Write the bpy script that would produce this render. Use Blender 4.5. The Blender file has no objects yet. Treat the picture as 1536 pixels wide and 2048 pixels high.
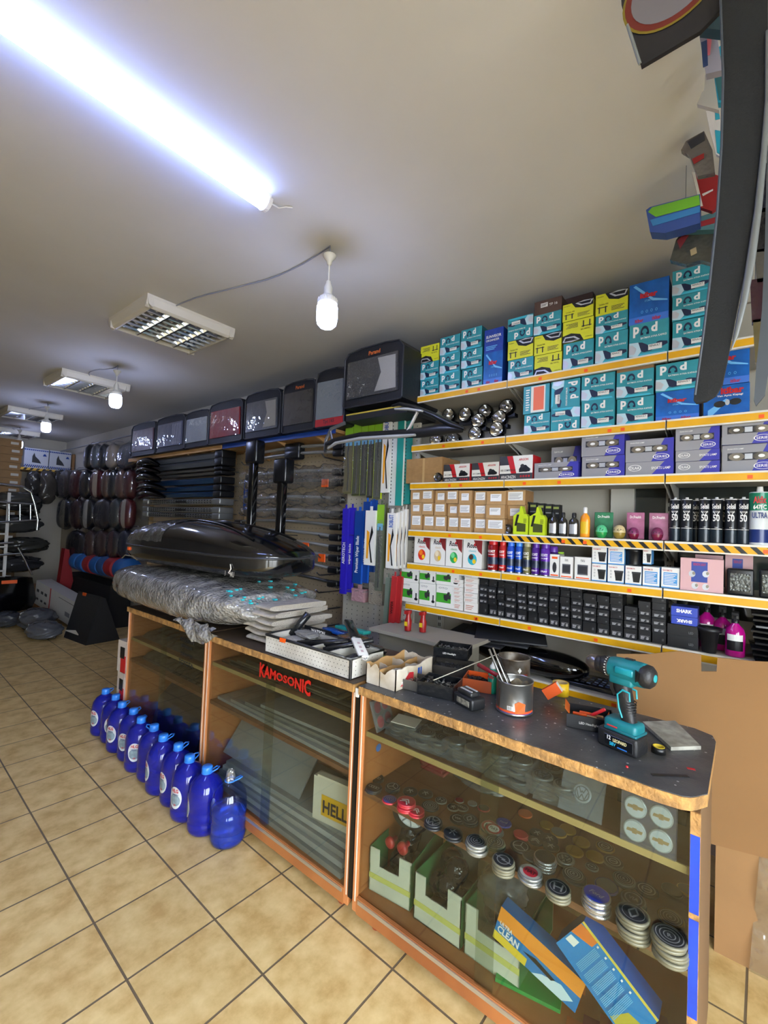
import bpy, bmesh, math, random
from mathutils import Matrix, Vector
random.seed(7)
PI = math.pi
scene = bpy.context.scene
COL = scene.collection

# ---------------------------------------------------------------- camera
CAM_H = 1.6
F_PX, YAW, PITCH, ROLL = 900.0, math.radians(50.96), math.radians(1.77), math.radians(2.29)
def _basis():
    cy, sy = math.cos(YAW), math.sin(YAW)
    f = Vector((sy, cy, 0)); r = Vector((cy, -sy, 0)); u = Vector((0, 0, 1))
    f2 = f*math.cos(PITCH) + u*math.sin(PITCH); u2 = u*math.cos(PITCH) - f*math.sin(PITCH)
    r3 = r*math.cos(ROLL) + u2*math.sin(ROLL); u3 = u2*math.cos(ROLL) - r*math.sin(ROLL)
    return r3, u3, f2
CR, CU, CF = _basis()
cam_data = bpy.data.cameras.new('camera'); cam = bpy.data.objects.new('camera', cam_data); COL.objects.link(cam)
m = Matrix((CR, CU, -CF)).transposed().to_4x4(); m.translation = Vector((0, 0, CAM_H)); cam.matrix_world = m
cam_data.sensor_fit = 'HORIZONTAL'; cam_data.sensor_width = 36.0; cam_data.lens = 36.0*F_PX/1536.0
cam_data.clip_start = 0.02; cam_data.clip_end = 60
scene.camera = cam

# ---------------------------------------------------------------- world, exposure
scene.view_settings.view_transform = 'Standard'; scene.view_settings.look = 'None'
scene.view_settings.gamma = 1.0; scene.view_settings.use_curve_mapping = False
scene.view_settings.exposure = 0.12
world = bpy.data.worlds.new('sky'); scene.world = world; world.use_nodes = True
wn = world.node_tree.nodes; bg = wn['Background']; bg.inputs[0].default_value = (0.84, 0.92, 1.0, 1); bg.inputs[1].default_value = 20
scene.cycles.max_bounces = 8; scene.cycles.transparent_max_bounces = 24; scene.cycles.diffuse_bounces = 4
scene.cycles.glossy_bounces = 4; scene.cycles.caustics_reflective = False; scene.cycles.caustics_refractive = False
scene.cycles.sample_clamp_indirect = 4.0
scene.cycles.use_denoising = True
TUBE_E, BULB_E = 46.0, 60.0
# daylight enters through the shop front behind the camera (portal only guides the sampling)
ROOM = dict(x0=-1.5, x1=2.9, y0=-1.6, y1=10.5, z=3.0)
pl = bpy.data.lights.new('window_daylight', 'AREA'); pl.shape = 'RECTANGLE'; pl.size = 2.2; pl.size_y = 2.4
pl.cycles.is_portal = True
po = bpy.data.objects.new('window_daylight', pl); COL.objects.link(po)
po.location = (-.15, ROOM['y0'] - 0.02, 1.26); po.rotation_euler = (PI/2, 0, PI)
pl2 = pl.copy(); pl2.size = .75; pl2.size_y = 2.4; po2 = bpy.data.objects.new('added_opening_daylight', pl2); COL.objects.link(po2)  # portal guiding sky light through the added side opening
po2.location = (ROOM['x0'] - 0.02, -1.02, 1.23); po2.rotation_euler = (0, -PI/2, 0); po2.rotation_euler = (PI/2, 0, PI/2)

# ---------------------------------------------------------------- pixel of the photograph -> point on a plane of the room
def ray(x, y): return CF + CR*((x-768)/F_PX) - CU*((y-1024)/F_PX)
O0 = Vector((0, 0, CAM_H))
def onX(x, y, X): d = ray(x, y); return O0 + d*(X/d.x)
def onY(x, y, Y): d = ray(x, y); return O0 + d*(Y/d.y)
def onZ(x, y, Z): d = ray(x, y); return O0 + d*((Z-CAM_H)/d.z)

# ---------------------------------------------------------------- materials
def lin(h):
    if isinstance(h, str):
        h = h.lstrip('#'); c = [int(h[i:i+2], 16)/255 for i in (0, 2, 4)]
        return tuple((x/12.92 if x <= 0.04045 else ((x+0.055)/1.055)**2.4) for x in c)
    return h
_mats = {}
def M(hexc, rough=0.5, metal=0.0, bump=0.0, bscale=60.0, var=0.0, vscale=8.0, coat=0.0, emit=0.0, kind=None, c2=None, stretch=None):
    key = (hexc, rough, metal, bump, bscale, var, vscale, coat, emit, kind, c2, stretch)
    if key in _mats: return _mats[key]
    mt = bpy.data.materials.new('mat_%s_%d' % (str(hexc).strip('#')[:6], len(_mats))); mt.use_nodes = True
    nt = mt.node_tree; b = nt.nodes['Principled BSDF']; c = lin(hexc)
    b.inputs['Base Color'].default_value = (*c, 1); b.inputs['Roughness'].default_value = rough; b.inputs['Metallic'].default_value = metal
    if coat: b.inputs['Coat Weight'].default_value = coat; b.inputs['Coat Roughness'].default_value = 0.08
    tc = None
    def coords():
        nonlocal tc
        if tc is None:
            t = nt.nodes.new('ShaderNodeTexCoord')
            if stretch:
                mp = nt.nodes.new('ShaderNodeMapping'); mp.inputs['Scale'].default_value = stretch
                nt.links.new(t.outputs['Object'], mp.inputs[0]); tc = mp.outputs[0]
            else: tc = t.outputs['Object']
        return tc
    if var or c2:
        n = nt.nodes.new('ShaderNodeTexNoise'); n.inputs['Scale'].default_value = vscale; n.inputs['Detail'].default_value = 6
        nt.links.new(coords(), n.inputs['Vector'])
        rp = nt.nodes.new('ShaderNodeValToRGB'); rp.color_ramp.elements[0].position = 0.35; rp.color_ramp.elements[1].position = 0.65
        d = lin(c2) if c2 else tuple(x*(1-var) for x in c)
        rp.color_ramp.elements[0].color = (*d, 1); rp.color_ramp.elements[1].color = (*c, 1)
        nt.links.new(n.outputs[0], rp.inputs[0]); nt.links.new(rp.outputs[0], b.inputs['Base Color'])
    if bump:
        n = nt.nodes.new('ShaderNodeTexVoronoi' if kind == 'bubble' else 'ShaderNodeTexNoise'); n.inputs['Scale'].default_value = bscale
        nt.links.new(coords(), n.inputs['Vector'])
        bp = nt.nodes.new('ShaderNodeBump'); bp.inputs['Strength'].default_value = bump; bp.inputs['Distance'].default_value = 0.01
        nt.links.new(n.outputs[0], bp.inputs['Height']); nt.links.new(bp.outputs[0], b.inputs['Normal'])
    if emit: b.inputs['Emission Color'].default_value = (*c, 1); b.inputs['Emission Strength'].default_value = emit
    _mats[key] = mt; return mt
def CLEAR(tint='ffffff', gloss=0.12, rough=0.08, bump=0.0, bscale=20, haze=0.0, hazec='d8d8d4'):
    """thin clear plastic or glass: transparent with a sharp reflection, a little haze"""
    key = ('clear', tint, gloss, rough, bump, bscale, haze, hazec)
    if key in _mats: return _mats[key]
    mt = bpy.data.materials.new('clear_%d' % len(_mats)); mt.use_nodes = True; nt = mt.node_tree; nt.nodes.clear()
    o = nt.nodes.new('ShaderNodeOutputMaterial'); tr = nt.nodes.new('ShaderNodeBsdfTransparent'); gl = nt.nodes.new('ShaderNodeBsdfGlossy')
    tr.inputs[0].default_value = (*lin(tint), 1); gl.inputs['Roughness'].default_value = rough
    lw = nt.nodes.new('ShaderNodeLayerWeight'); lw.inputs[0].default_value = 0.5
    pw = nt.nodes.new('ShaderNodeMath'); pw.operation = 'POWER'; pw.inputs[1].default_value = 4.0; nt.links.new(lw.outputs['Facing'], pw.inputs[0])
    mth = nt.nodes.new('ShaderNodeMath'); mth.operation = 'MULTIPLY_ADD'; mth.inputs[1].default_value = 0.7; mth.inputs[2].default_value = gloss; mth.use_clamp = True
    nt.links.new(pw.outputs[0], mth.inputs[0])
    mx = nt.nodes.new('ShaderNodeMixShader'); nt.links.new(mth.outputs[0], mx.inputs[0]); nt.links.new(tr.outputs[0], mx.inputs[1]); nt.links.new(gl.outputs[0], mx.inputs[2])
    last = mx
    if haze:
        df = nt.nodes.new('ShaderNodeBsdfDiffuse'); df.inputs[0].default_value = (*lin(hazec), 1)
        m2 = nt.nodes.new('ShaderNodeMixShader'); m2.inputs[0].default_value = haze
        nt.links.new(mx.outputs[0], m2.inputs[1]); nt.links.new(df.outputs[0], m2.inputs[2]); last = m2
    if bump:
        tcn = nt.nodes.new('ShaderNodeTexCoord'); n = nt.nodes.new('ShaderNodeTexNoise'); n.inputs['Scale'].default_value = bscale
        nt.links.new(tcn.outputs['Object'], n.inputs['Vector']); bp = nt.nodes.new('ShaderNodeBump'); bp.inputs['Strength'].default_value = bump; bp.inputs['Distance'].default_value = 0.02
        nt.links.new(n.outputs[0], bp.inputs['Height']); nt.links.new(bp.outputs[0], gl.inputs['Normal']); nt.links.new(bp.outputs[0], lw.inputs['Normal'])
    nt.links.new(last.outputs[0], o.inputs[0]); _mats[key] = mt; return mt

# ---------------------------------------------------------------- text outlines as flat meshes (cached)
_txt = {}
def glyphs(s, bold=0.0, shear=0.0):
    k = (s, bold, shear)
    if k in _txt: return _txt[k]
    cu = bpy.data.curves.new('lettering', 'FONT'); cu.body = s; cu.resolution_u = 2; cu.offset = bold; cu.shear = shear
    ob = bpy.data.objects.new('lettering', cu); COL.objects.link(ob)
    me = ob.evaluated_get(bpy.context.evaluated_depsgraph_get()).to_mesh()
    v = [(p.co.x, p.co.y) for p in me.vertices]; f = [tuple(q.vertices) for q in me.polygons]
    ob.to_mesh_clear() if False else None
    bpy.data.objects.remove(ob); bpy.data.curves.remove(cu)
    x0 = min(a for a, _ in v); x1 = max(a for a, _ in v); y0 = min(a for _, a in v); y1 = max(a for _, a in v)
    v = [((a-x0)/(x1-x0), (b-y0)/(y1-y0)) for a, b in v]
    _txt[k] = (v, f, (x1-x0)/(y1-y0)); return _txt[k]

# ---------------------------------------------------------------- mesh builder
class MB:
    def __init__(s): s.v = []; s.f = []; s.mi = []; s.sm = []; s.mats = []; s.T = Matrix()
    def add(s, vs, fs, mat, smooth=False):
        b = len(s.v); T = s.T; s.v += [tuple(T @ Vector(p)) for p in vs]
        if mat not in s.mats: s.mats.append(mat)
        k = s.mats.index(mat)
        for f in fs: s.f.append(tuple(i+b for i in f)); s.mi.append(k); s.sm.append(smooth)
        return s
    def box(s, x0, x1, y0, y1, z0, z1, mat):
        vs = [(x, y, z) for x in (x0, x1) for y in (y0, y1) for z in (z0, z1)]
        return s.add(vs, [(0, 1, 3, 2), (4, 6, 7, 5), (0, 4, 5, 1), (2, 3, 7, 6), (0, 2, 6, 4), (1, 5, 7, 3)], mat)
    def cbox(s, c, d, mat):
        return s.box(c[0]-d[0]/2, c[0]+d[0]/2, c[1]-d[1]/2, c[1]+d[1]/2, c[2]-d[2]/2, c[2]+d[2]/2, mat)
    def rbox(s, x0, x1, y0, y1, z0, z1, r, mat, seg=3):
        bm = bmesh.new(); bmesh.ops.create_cube(bm, size=1)
        for v in bm.verts: v.co = Vector(((x0+x1)/2+v.co.x*(x1-x0), (y0+y1)/2+v.co.y*(y1-y0), (z0+z1)/2+v.co.z*(z1-z0)))
        bmesh.ops.bevel(bm, geom=bm.edges[:], offset=r, segments=seg, profile=0.5, affect='EDGES')
        bm.verts.index_update(); vs = [tuple(v.co) for v in bm.verts]; fs = [tuple(v.index for v in f.verts) for f in bm.faces]; bm.free()
        return s.add(vs, fs, mat, seg > 1)
    def grid(s, fn, nu, nv, mat, smooth=True, wrapu=False):
        vs = [fn(i/nu, j/nv) for i in range(nu + (0 if wrapu else 1)) for j in range(nv+1)]; w = nv+1; n = nu if wrapu else nu+1
        fs = [(i*w+j, ((i+1) % n)*w+j, ((i+1) % n)*w+j+1, i*w+j+1) for i in range(nu) for j in range(nv)]
        return s.add(vs, fs, mat, smooth)
    def lathe(s, prof, mat, n=24, c=(0, 0, 0), cap=True, sx=1, sy=1):
        vs = [(c[0]+r*sx*math.cos(2*PI*i/n), c[1]+r*sy*math.sin(2*PI*i/n), c[2]+z) for r, z in prof for i in range(n)]
        fs = [(j*n+i, j*n+(i+1) % n, (j+1)*n+(i+1) % n, (j+1)*n+i) for j in range(len(prof)-1) for i in range(n)]
        s.add(vs, fs, mat, True)
        if cap:
            for j, rev in ((0, True), (len(prof)-1, False)):
                if prof[j][0] > 1e-4:
                    ring = [vs[j*n+i] for i in range(n)]; s.add(ring, [tuple(range(n))[::-1] if rev else tuple(range(n))], mat)
        return s
    def tube(s, pts, r, mat, n=8, caps=True, flat=None):
        pts = [Vector(p) for p in pts]; rs = r if isinstance(r, (list, tuple)) else [r]*len(pts); vs = []; prev = None
        for i, p in enumerate(pts):
            t = (pts[min(i+1, len(pts)-1)] - pts[max(i-1, 0)]).normalized()
            a = Vector((0, 0, 1)) if abs(t.z) < 0.95 else Vector((1, 0, 0))
            if prev is not None and (prev - t*prev.dot(t)).length > 1e-3: x = (prev - t*prev.dot(t)).normalized()
            else: x = t.cross(a).normalized()
            prev = x; y = t.cross(x)
            ky = flat if flat else 1.0
            for k in range(n):
                an = 2*PI*k/n; vs.append(tuple(p + x*rs[i]*math.cos(an) + y*rs[i]*ky*math.sin(an)))
        L = len(pts); fs = [(j*n+k, j*n+(k+1) % n, (j+1)*n+(k+1) % n, (j+1)*n+k) for j in range(L-1) for k in range(n)]
        s.add(vs, fs, mat, n > 4)
        if caps: s.add(vs[:n], [tuple(range(n))[::-1]], mat); s.add(vs[-n:], [tuple(range(n))], mat)
        return s
    def prism(s, poly, d0, d1, mat, axis='x', smooth=False):
        """poly of 2-D points extruded along axis"""
        n = len(poly)
        def P(a, b, d): return {'x': (d, a, b), 'y': (a, d, b), 'z': (a, b, d)}[axis]
        vs = [P(a, b, d0) for a, b in poly] + [P(a, b, d1) for a, b in poly]
        s.add(vs, [(i, (i+1) % n, n+(i+1) % n, n+i) for i in range(n)], mat, smooth)
        s.add(vs[:n], [tuple(range(n))], mat); return s.add(vs[n:], [tuple(range(n))], mat)
    def text(s, st, o, ux, uy, w, h, mat, bold=0.0, shear=0.0, keep=True):
        """lettering in the rectangle o + ux*w, uy*h (keep: height kept, width follows the letters but never beyond w)"""
        v, f, asp = glyphs(st, bold, shear); ux = Vector(ux); uy = Vector(uy); o = Vector(o)
        ww = min(w, h*asp) if keep else w; off = (w-ww)/2 if keep else 0
        return s.add([tuple(o + ux*(off+a*ww) + uy*(b*h)) for a, b in v], f, mat)
    def build(s, name, parent=None, loc=None, rot=None, label=None, cat=None, group=None, kind=None, mods=None):
        me = bpy.data.meshes.new(name); me.from_pydata(s.v, [], s.f)
        for mt in s.mats: me.materials.append(mt)
        me.polygons.foreach_set('material_index', s.mi); me.polygons.foreach_set('use_smooth', s.sm); me.update()
        bm = bmesh.new(); bm.from_mesh(me); bmesh.ops.recalc_face_normals(bm, faces=bm.faces[:]) if len(s.f) < 60000 else None; bm.to_mesh(me); bm.free()
        return put(name, me, parent, loc, rot, label, cat, group, kind)
def put(name, me, parent=None, loc=None, rot=None, label=None, cat=None, group=None, kind=None, scale=None):
    o = bpy.data.objects.new(name, me); COL.objects.link(o)
    if parent is not None: o.parent = parent
    if loc is not None: o.location = loc
    if rot is not None: o.rotation_euler = rot if isinstance(rot, (tuple, list)) else (0, 0, rot)
    if scale is not None: o.scale = scale
    if label: o['label'] = label
    if cat: o['category'] = cat
    if group: o['group'] = group
    if kind: o['kind'] = kind
    return o
def thing(name, label, cat, loc=(0, 0, 0), rot=0, group=None): return put(name, None, None, loc, rot, label, cat, group)
def dup(root, loc=None, rot=None, label=None, group=None):
    r = root.copy(); COL.objects.link(r)
    if loc is not None: r.location = loc
    if rot is not None: r.rotation_euler = rot if isinstance(rot, (tuple, list)) else (0, 0, rot)
    if label: r['label'] = label
    if group: r['group'] = group
    for ch in list(root.children):
        c = ch.copy(); COL.objects.link(c); c.parent = r
        for g in list(ch.children):
            d = g.copy(); COL.objects.link(d); d.parent = c
    return r
ORD = 'zero first second third fourth fifth sixth seventh eighth ninth tenth eleventh twelfth thirteenth fourteenth fifteenth sixteenth seventeenth eighteenth nineteenth twentieth'.split()
def aim(d, up=(0, 0, 1)):
    """rotation whose local z looks along d"""
    return Vector(d).to_track_quat('Z', 'Y').to_matrix().to_4x4()

WHITE = M('e8e6e0', .5); BLACK = M('0c0c0d', .45); GLOSSBLACK = M('060607', .08, coat=.6); CHROME = M('d8d8d8', .12, 1.0)
STEEL = M('9a9a9a', .3, 1.0); DKGREY = M('2a2b2d', .5); GREY = M('77787a', .5); CARD = M('987248', .8, var=.12, vscale=6)
YEL = M('dca400', .45, var=.1, vscale=14); ORANGE = M('e8590f', .5); RED = M('b3161d', .45); CREAM = M('d9d2bd', .6)
# ================================================================ room shell
X0, X1, Y0, Y1, ZC = ROOM['x0'], ROOM['x1'], ROOM['y0'], ROOM['y1'], ROOM['z']
def plaster(hexc, c2):
    return M(hexc, .85, bump=.06, bscale=9, c2=c2, vscale=.9)
def tile_material():
    mt = bpy.data.materials.new('floor_tile'); mt.use_nodes = True; nt = mt.node_tree; b = nt.nodes['Principled BSDF']
    tc = nt.nodes.new('ShaderNodeTexCoord'); mp = nt.nodes.new('ShaderNodeMapping'); mp.vector_type = 'TEXTURE'
    mp.inputs['Location'].default_value = (1.379, 1.634, 0); mp.inputs['Rotation'].default_value = (0, 0, -.022); mp.inputs['Scale'].default_value = (.326, .326, .326)
    nt.links.new(tc.outputs['Object'], mp.inputs[0])
    br = nt.nodes.new('ShaderNodeTexBrick'); br.offset = 0; br.squash = 1; br.inputs['Scale'].default_value = 1; br.inputs['Mortar Size'].default_value = .013
    br.inputs['Brick Width'].default_value = 1; br.inputs['Row Height'].default_value = 1; br.inputs['Mortar Smooth'].default_value = .3
    br.inputs['Color1'].default_value = (.93, .93, .93, 1); br.inputs['Color2'].default_value = (1, 1, 1, 1); br.inputs['Mortar'].default_value = (0, 0, 0, 1)
    nt.links.new(mp.outputs[0], br.inputs['Vector'])
    n = nt.nodes.new('ShaderNodeTexNoise'); n.inputs['Scale'].default_value = 9; n.inputs['Detail'].default_value = 9; n.inputs['Roughness'].default_value = .62
    nt.links.new(tc.outputs['Object'], n.inputs['Vector'])
    r = nt.nodes.new('ShaderNodeValToRGB'); e = r.color_ramp.elements; e[0].position = .34; e[1].position = .68
    e[0].color = (*lin('c6a264'), 1); e[1].color = (*lin('ebcf94'), 1); x = r.color_ramp.elements.new(.5); x.color = (*lin('dcbd80'), 1)
    nt.links.new(n.outputs[0], r.inputs[0])
    mul = nt.nodes.new('ShaderNodeMixRGB'); mul.blend_type = 'MULTIPLY'; mul.inputs[0].default_value = 1
    nt.links.new(r.outputs[0], mul.inputs[1]); nt.links.new(br.outputs['Color'], mul.inputs[2])
    mx = nt.nodes.new('ShaderNodeMixRGB'); mx.inputs[2].default_value = (*lin('6e5f4a'), 1)
    nt.links.new(br.outputs['Fac'], mx.inputs[0]); nt.links.new(mul.outputs[0], mx.inputs[1]); nt.links.new(mx.outputs[0], b.inputs['Base Color'])
    bp = nt.nodes.new('ShaderNodeBump'); bp.inputs['Strength'].default_value = .5; bp.inputs['Distance'].default_value = .004; bp.invert = True
    nt.links.new(br.outputs['Fac'], bp.inputs['Height']); nt.links.new(bp.outputs[0], b.inputs['Normal'])
    b.inputs['Roughness'].default_value = .42
    return mt
def struct(name, mb): return mb.build(name, kind='structure')
struct('floor', MB().box(X0-.1, X1+.1, Y0-.1, Y1+.1, -.1, 0, tile_material()))
struct('ceiling', MB().box(X0-.1, X1+.1, Y0-.1, Y1+.1, ZC, ZC+.1, plaster('cfcdc8', 'c6c3bc')))
WALLM = plaster('c4beaf', 'b7b1a2')
struct('wall_right', MB().box(X1, X1+.12, Y0-.1, Y1+.1, 0, ZC, WALLM))
struct('wall_left', MB().box(X0-.12, X0, -.65, Y1+.1, 0, ZC, WALLM).box(X0-.12, X0, Y0-.1, -1.4, 0, ZC, WALLM).box(X0-.12, X0, -1.4, -.65, 2.45, ZC, WALLM))
fd = MB(); 
for y in (-1.4, -.7): fd.box(X0-.1, X0-.02, y, y+.05, 0, 2.45, M('b9bbbd', .35, .8))
fd.box(X0-.1, X0-.02, -1.4, -.65, 2.4, 2.45, M('b9bbbd', .35, .8)); struct('added_side_opening', fd)  # unseen side opening, added to bring more daylight onto floor and cabinet fronts
struct('wall_far', MB().box(X0, X1, Y1, Y1+.12, 0, ZC, WALLM))
w = MB(); w.box(X0, X1, Y0-.12, Y0, 2.45, ZC, WALLM); w.box(X0, X0+.25, Y0-.12, Y0, 0, 2.45, WALLM); w.box(.95, X1, Y0-.12, Y0, 0, 2.45, WALLM)
w.box(X0+.25, .95, Y0-.12, Y0, 0, .06, WALLM); struct('wall_back', w)
fr = MB(); al = M('b9bbbd', .35, .8)
for x in (X0+.25, X0+1.35, .89): fr.box(x, x+.06, Y0-.08, Y0-.02, .06, 2.45, al)
fr.box(X0+.25, .95, Y0-.08, Y0-.02, .06, .12, al); fr.box(X0+.25, .95, Y0-.08, Y0-.02, 2.39, 2.45, al); fr.box(X0+.25, .95, Y0-.08, Y0-.02, 1.95, 2.0, al)
fr = struct('window_1', fr)
gp = MB().box(X0+.3, .9, Y0-.052, Y0-.048, .1, 2.4, CLEAR(gloss=.02)).build('window_pane', fr)
MB().box(-9, X0-.13, -12, 6, -.12, -.02, M('8f8b84', .9)).box(X0-.13, 8, -12, Y0-.15, -.12, -.02, M('8f8b84', .9)).build('ground_outside', kind='structure')

# ================================================================ lamps
def lamp_glow(hexc, e):
    return M(hexc, .4, emit=e)
# ceiling batten, 1.2 m, across the room
tb = thing('batten_light', 'long lit white tube batten on the ceiling across the shop front', 'ceiling light', (.53, 1.64, 3.0))
mb = MB(); mb.prism([(-.034, 0), (.034, 0), (.034, -.018), (.028, -.022), (-.028, -.022), (-.034, -.018)], -.6, .6, WHITE); mb.build('housing', tb)
mb = MB(); mb.prism([(.040*math.cos(a), -.02-.036*math.sin(a)) for a in [PI*i/10 for i in range(11)]], -.585, .585, lamp_glow('8fa9ff', TUBE_E), smooth=True); mb.build('diffuser', tb)
for s in (-1, 1):
    mb = MB(); mb.prism([(.043*math.cos(a), -.02-.039*math.sin(a)) for a in [PI*i/10 for i in range(11)]], s*.585, s*.603, WHITE); mb.build('end_cap', tb)
MB().tube([(.6, 0, -.012), (.66, -.005, -.01), (.68, -.03, -.004), (.70, -.05, -.004)], .003, WHITE, 6).build('cord', tb)
# louvred fixtures
HOUS = M('cfc8b4', .5); MIRR = M('d9dde0', .12, 1.0)
def fixture(cx, cy, label):
    t = thing('louvre_light', label, 'ceiling light', (cx, cy, 3.0), 0, 'square louvred ceiling lights')
    a = .31; b = .27; z = -.075
    mb = MB(); mb.box(-a, a, -a, a, -.02, 0, HOUS)
    for q in range(4):
        mb.T = Matrix.Rotation(q*PI/2, 4, 'Z'); mb.prism([(-a, -.02), (-a+.012, z+.012), (-a+.03, z), (-b, z), (-b, -.02)], -a if q % 2 else -a, a, HOUS, 'y')
    mb.T = Matrix(); mb.build('housing', t)
    lv = MB()
    lv.box(-b, b, -b, b, -.03, -.024, MIRR)
    for i in range(5):
        x = -b + 2*b*i/4
        if 0 < i < 4: lv.prism([(x-.028, -.03), (x+.028, -.03), (x+.012, -.052), (x+.004, z+.004), (x-.004, z+.004), (x-.012, -.052)], -b, b, MIRR, 'y')
    for j in range(1, 7):
        y = -b + 2*b*j/7
        lv.prism([(y-.014, -.032), (y+.014, -.032), (y+.003, z+.006), (y-.003, z+.006)], -b, b, MIRR, 'x')
    lv.build('louvre', t)
    for k in range(4):
        x = -b + 2*b*(k+.5)/4
        MB().tube([(x, -b+.02, -.045), (x, b-.02, -.045)], .008, M('d8d8d6', .3), 8).build('lamp_tube', t)
    return t
fixture(1.50, 3.25, 'square louvred ceiling light with unlit tubes, nearest of the row')
fixture(1.66, 5.47, 'square louvred ceiling light, second in the row beside the second bulb')
fixture(1.74, 7.95, 'square louvred ceiling light, third in the row beside a small bulb')
fixture(1.98, 10.05, 'square louvred ceiling light over the stacked cartons at the far end')
def pendant(x, y, zb, label, fx, fy, ang):
    t = thing('pendant_bulb', label, 'pendant lamp', (x, y, 3.0), 0, 'bare bulbs hanging from the ceiling')
    z = zb-3.0
    mb = MB(); mb.lathe([(.022, z+.06), (.044, z+.055), (.052, z+.04), (.052, z-.02), (.047, z-.045), (.033, z-.06), (.0, z-.064)], lamp_glow('b9c8ff', BULB_E), 24); mb.build('bulb', t)
    mb = MB(); mb.lathe([(.048, z+.056), (.05, z+.06), (.044, z+.085), (.028, z+.1), (.014, z+.105), (.014, z+.11)], WHITE, 24)
    for k in range(16):
        a = 2*PI*k/16; mb.cbox((.046*math.cos(a), .046*math.sin(a), z+.07), (.006, .006, .024), WHITE)
    mb.build('bulb_collar', t)
    MB().lathe([(.019, z+.1), (.021, z+.11), (.021, z+.14), (.012, z+.165), (.012, z+.172), (.004, z+.18)], M('d8d6cf', .4), 20).build('socket', t)
    MB().tube([(0, 0, z+.17), (.001, 0, -.1)], .004, WHITE, 6).build('cord', t)
    MB().lathe([(.005, -.105), (.012, -.1), (.014, -.085), (.032, -.062), (.034, -.055), (.03, -.052)], M('d8d6cf', .4), 20).build('ceiling_rose', t)
    pts = [(0, 0, -.056), (.004, .002, -.03), (0, 0, -.006)]
    dx, dy = fx-x, fy-y
    for k in range(1, 13):
        q = k/12; pts.append((dx*q + .05*math.sin(q*5+ang), dy*q + .012*math.sin(q*9), -.006 - .004*abs(math.sin(q*12))))
    pts[3:] = [(p[0]-.05*math.sin(ang)*(1-i/11) if True else p[0], p[1], p[2]) for i, p in enumerate(pts[3:])]
    MB().tube(pts, .0035, M('8b8d96', .5), 6).build('cable', t)
    return t
pendant(1.52, 1.65, 2.64, 'bright bare bulb hanging nearest, right of the first louvred light', 1.42, 2.94, 0)
pendant(1.63, 4.59, 2.66, 'bright bare bulb with ceiling halo beside the second louvred light', 1.6, 5.16, 1)
pendant(1.69, 6.96, 2.68, 'smaller looking bare bulb in front of the third louvred light', 1.7, 7.64, 0)
pendant(1.93, 9.4, 2.7, 'farthest bare bulb above the stacked brown cartons', 1.95, 9.74, 1)
# ================================================================ yellow shelving (three bays in view)
SX, SD = 2.45, .40           # plane of the shelf fronts, depth of the shelves
SZ = dict(A=2.474, B=2.147, C=1.893, D=1.580, E=1.361, F=1.097, G=.80)
SHN = dict(A='top', B='second', C='third', D='fourth', E='fifth', F='sixth', G='lowest')
BAYS = [(1.10, 1.77), (.305, 1.10), (-.495, .305)]
SHELFW = M('b7b3a6', .5, var=.1, vscale=5); UPR = M('b9b6ab', .5); SLOT = M('2a2a28', .7); LIP = M('dcd8cc', .45)
for bi, (ya, yb) in enumerate(BAYS):
    t = thing('shelving_bay', ['narrow bay of yellow-edged shelves beside the hanging wiper packs', 'middle bay of yellow-edged shelves behind the counter of wheel caps',
              'bay of yellow-edged shelves behind the leaning cardboard sheet'][bi], 'shelf unit', (SX, 0, 0), 0, 'yellow-edged shelving bays')
    for y in ((ya+.024, yb-.022) if bi == 0 else (ya+.024,)):
        mb = MB(); mb.box(SD+.0, SD+.03, y-.02, y+.02, 0, 2.75, UPR)
        for k in range(54): mb.box(SD-.002, SD+.001, y-.009, y-.003, .3+k*.045, .325+k*.045, SLOT); mb.box(SD-.002, SD+.001, y+.003, y+.009, .3+k*.045, .325+k*.045, SLOT)
        mb.build('upright', t)
    for n, z in SZ.items():
        if n == 'G' and bi != 1: continue
        sh = MB(); sh.box(.012, SD, ya+.004, yb-.004, z-.028, z, SHELFW)
        for y in (ya+.01, yb-.014):
            sh.prism([(.03, z-.028), (SD, z-.028), (SD, z-.11), (SD-.04, z-.11)], y, y+.004, UPR, 'y')
        s = sh.build('shelf', t)
        st = MB(); st.box(-.004, .012, ya+.003, yb-.003, z-.044, z+.002, LIP); st.box(-.0065, -.0035, ya+.004, yb-.004, z-.037, z-.007, YEL)
        if n == 'D' and bi:
            k = ya
            while k < yb-.02:
                st.add([(-.0072, min(max(q, ya+.004), yb-.004), zz) for q, zz in ((k, z-.037), (k+.022, z-.037), (k+.050, z-.007), (k+.028, z-.007))], [(0, 1, 2, 3)], BLACK); k += .055
        for q in range(2):   # little orange price tags
            y = ya+.1+random.random()*(yb-ya-.2); st.add([(-.0078, y, z-.032), (-.0078, y+.018, z-.032), (-.0078, y+.018, z-.016), (-.0078, y, z-.016)], [(0, 1, 2, 3)], ORANGE)
        st.build('price_strip', s)

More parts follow.
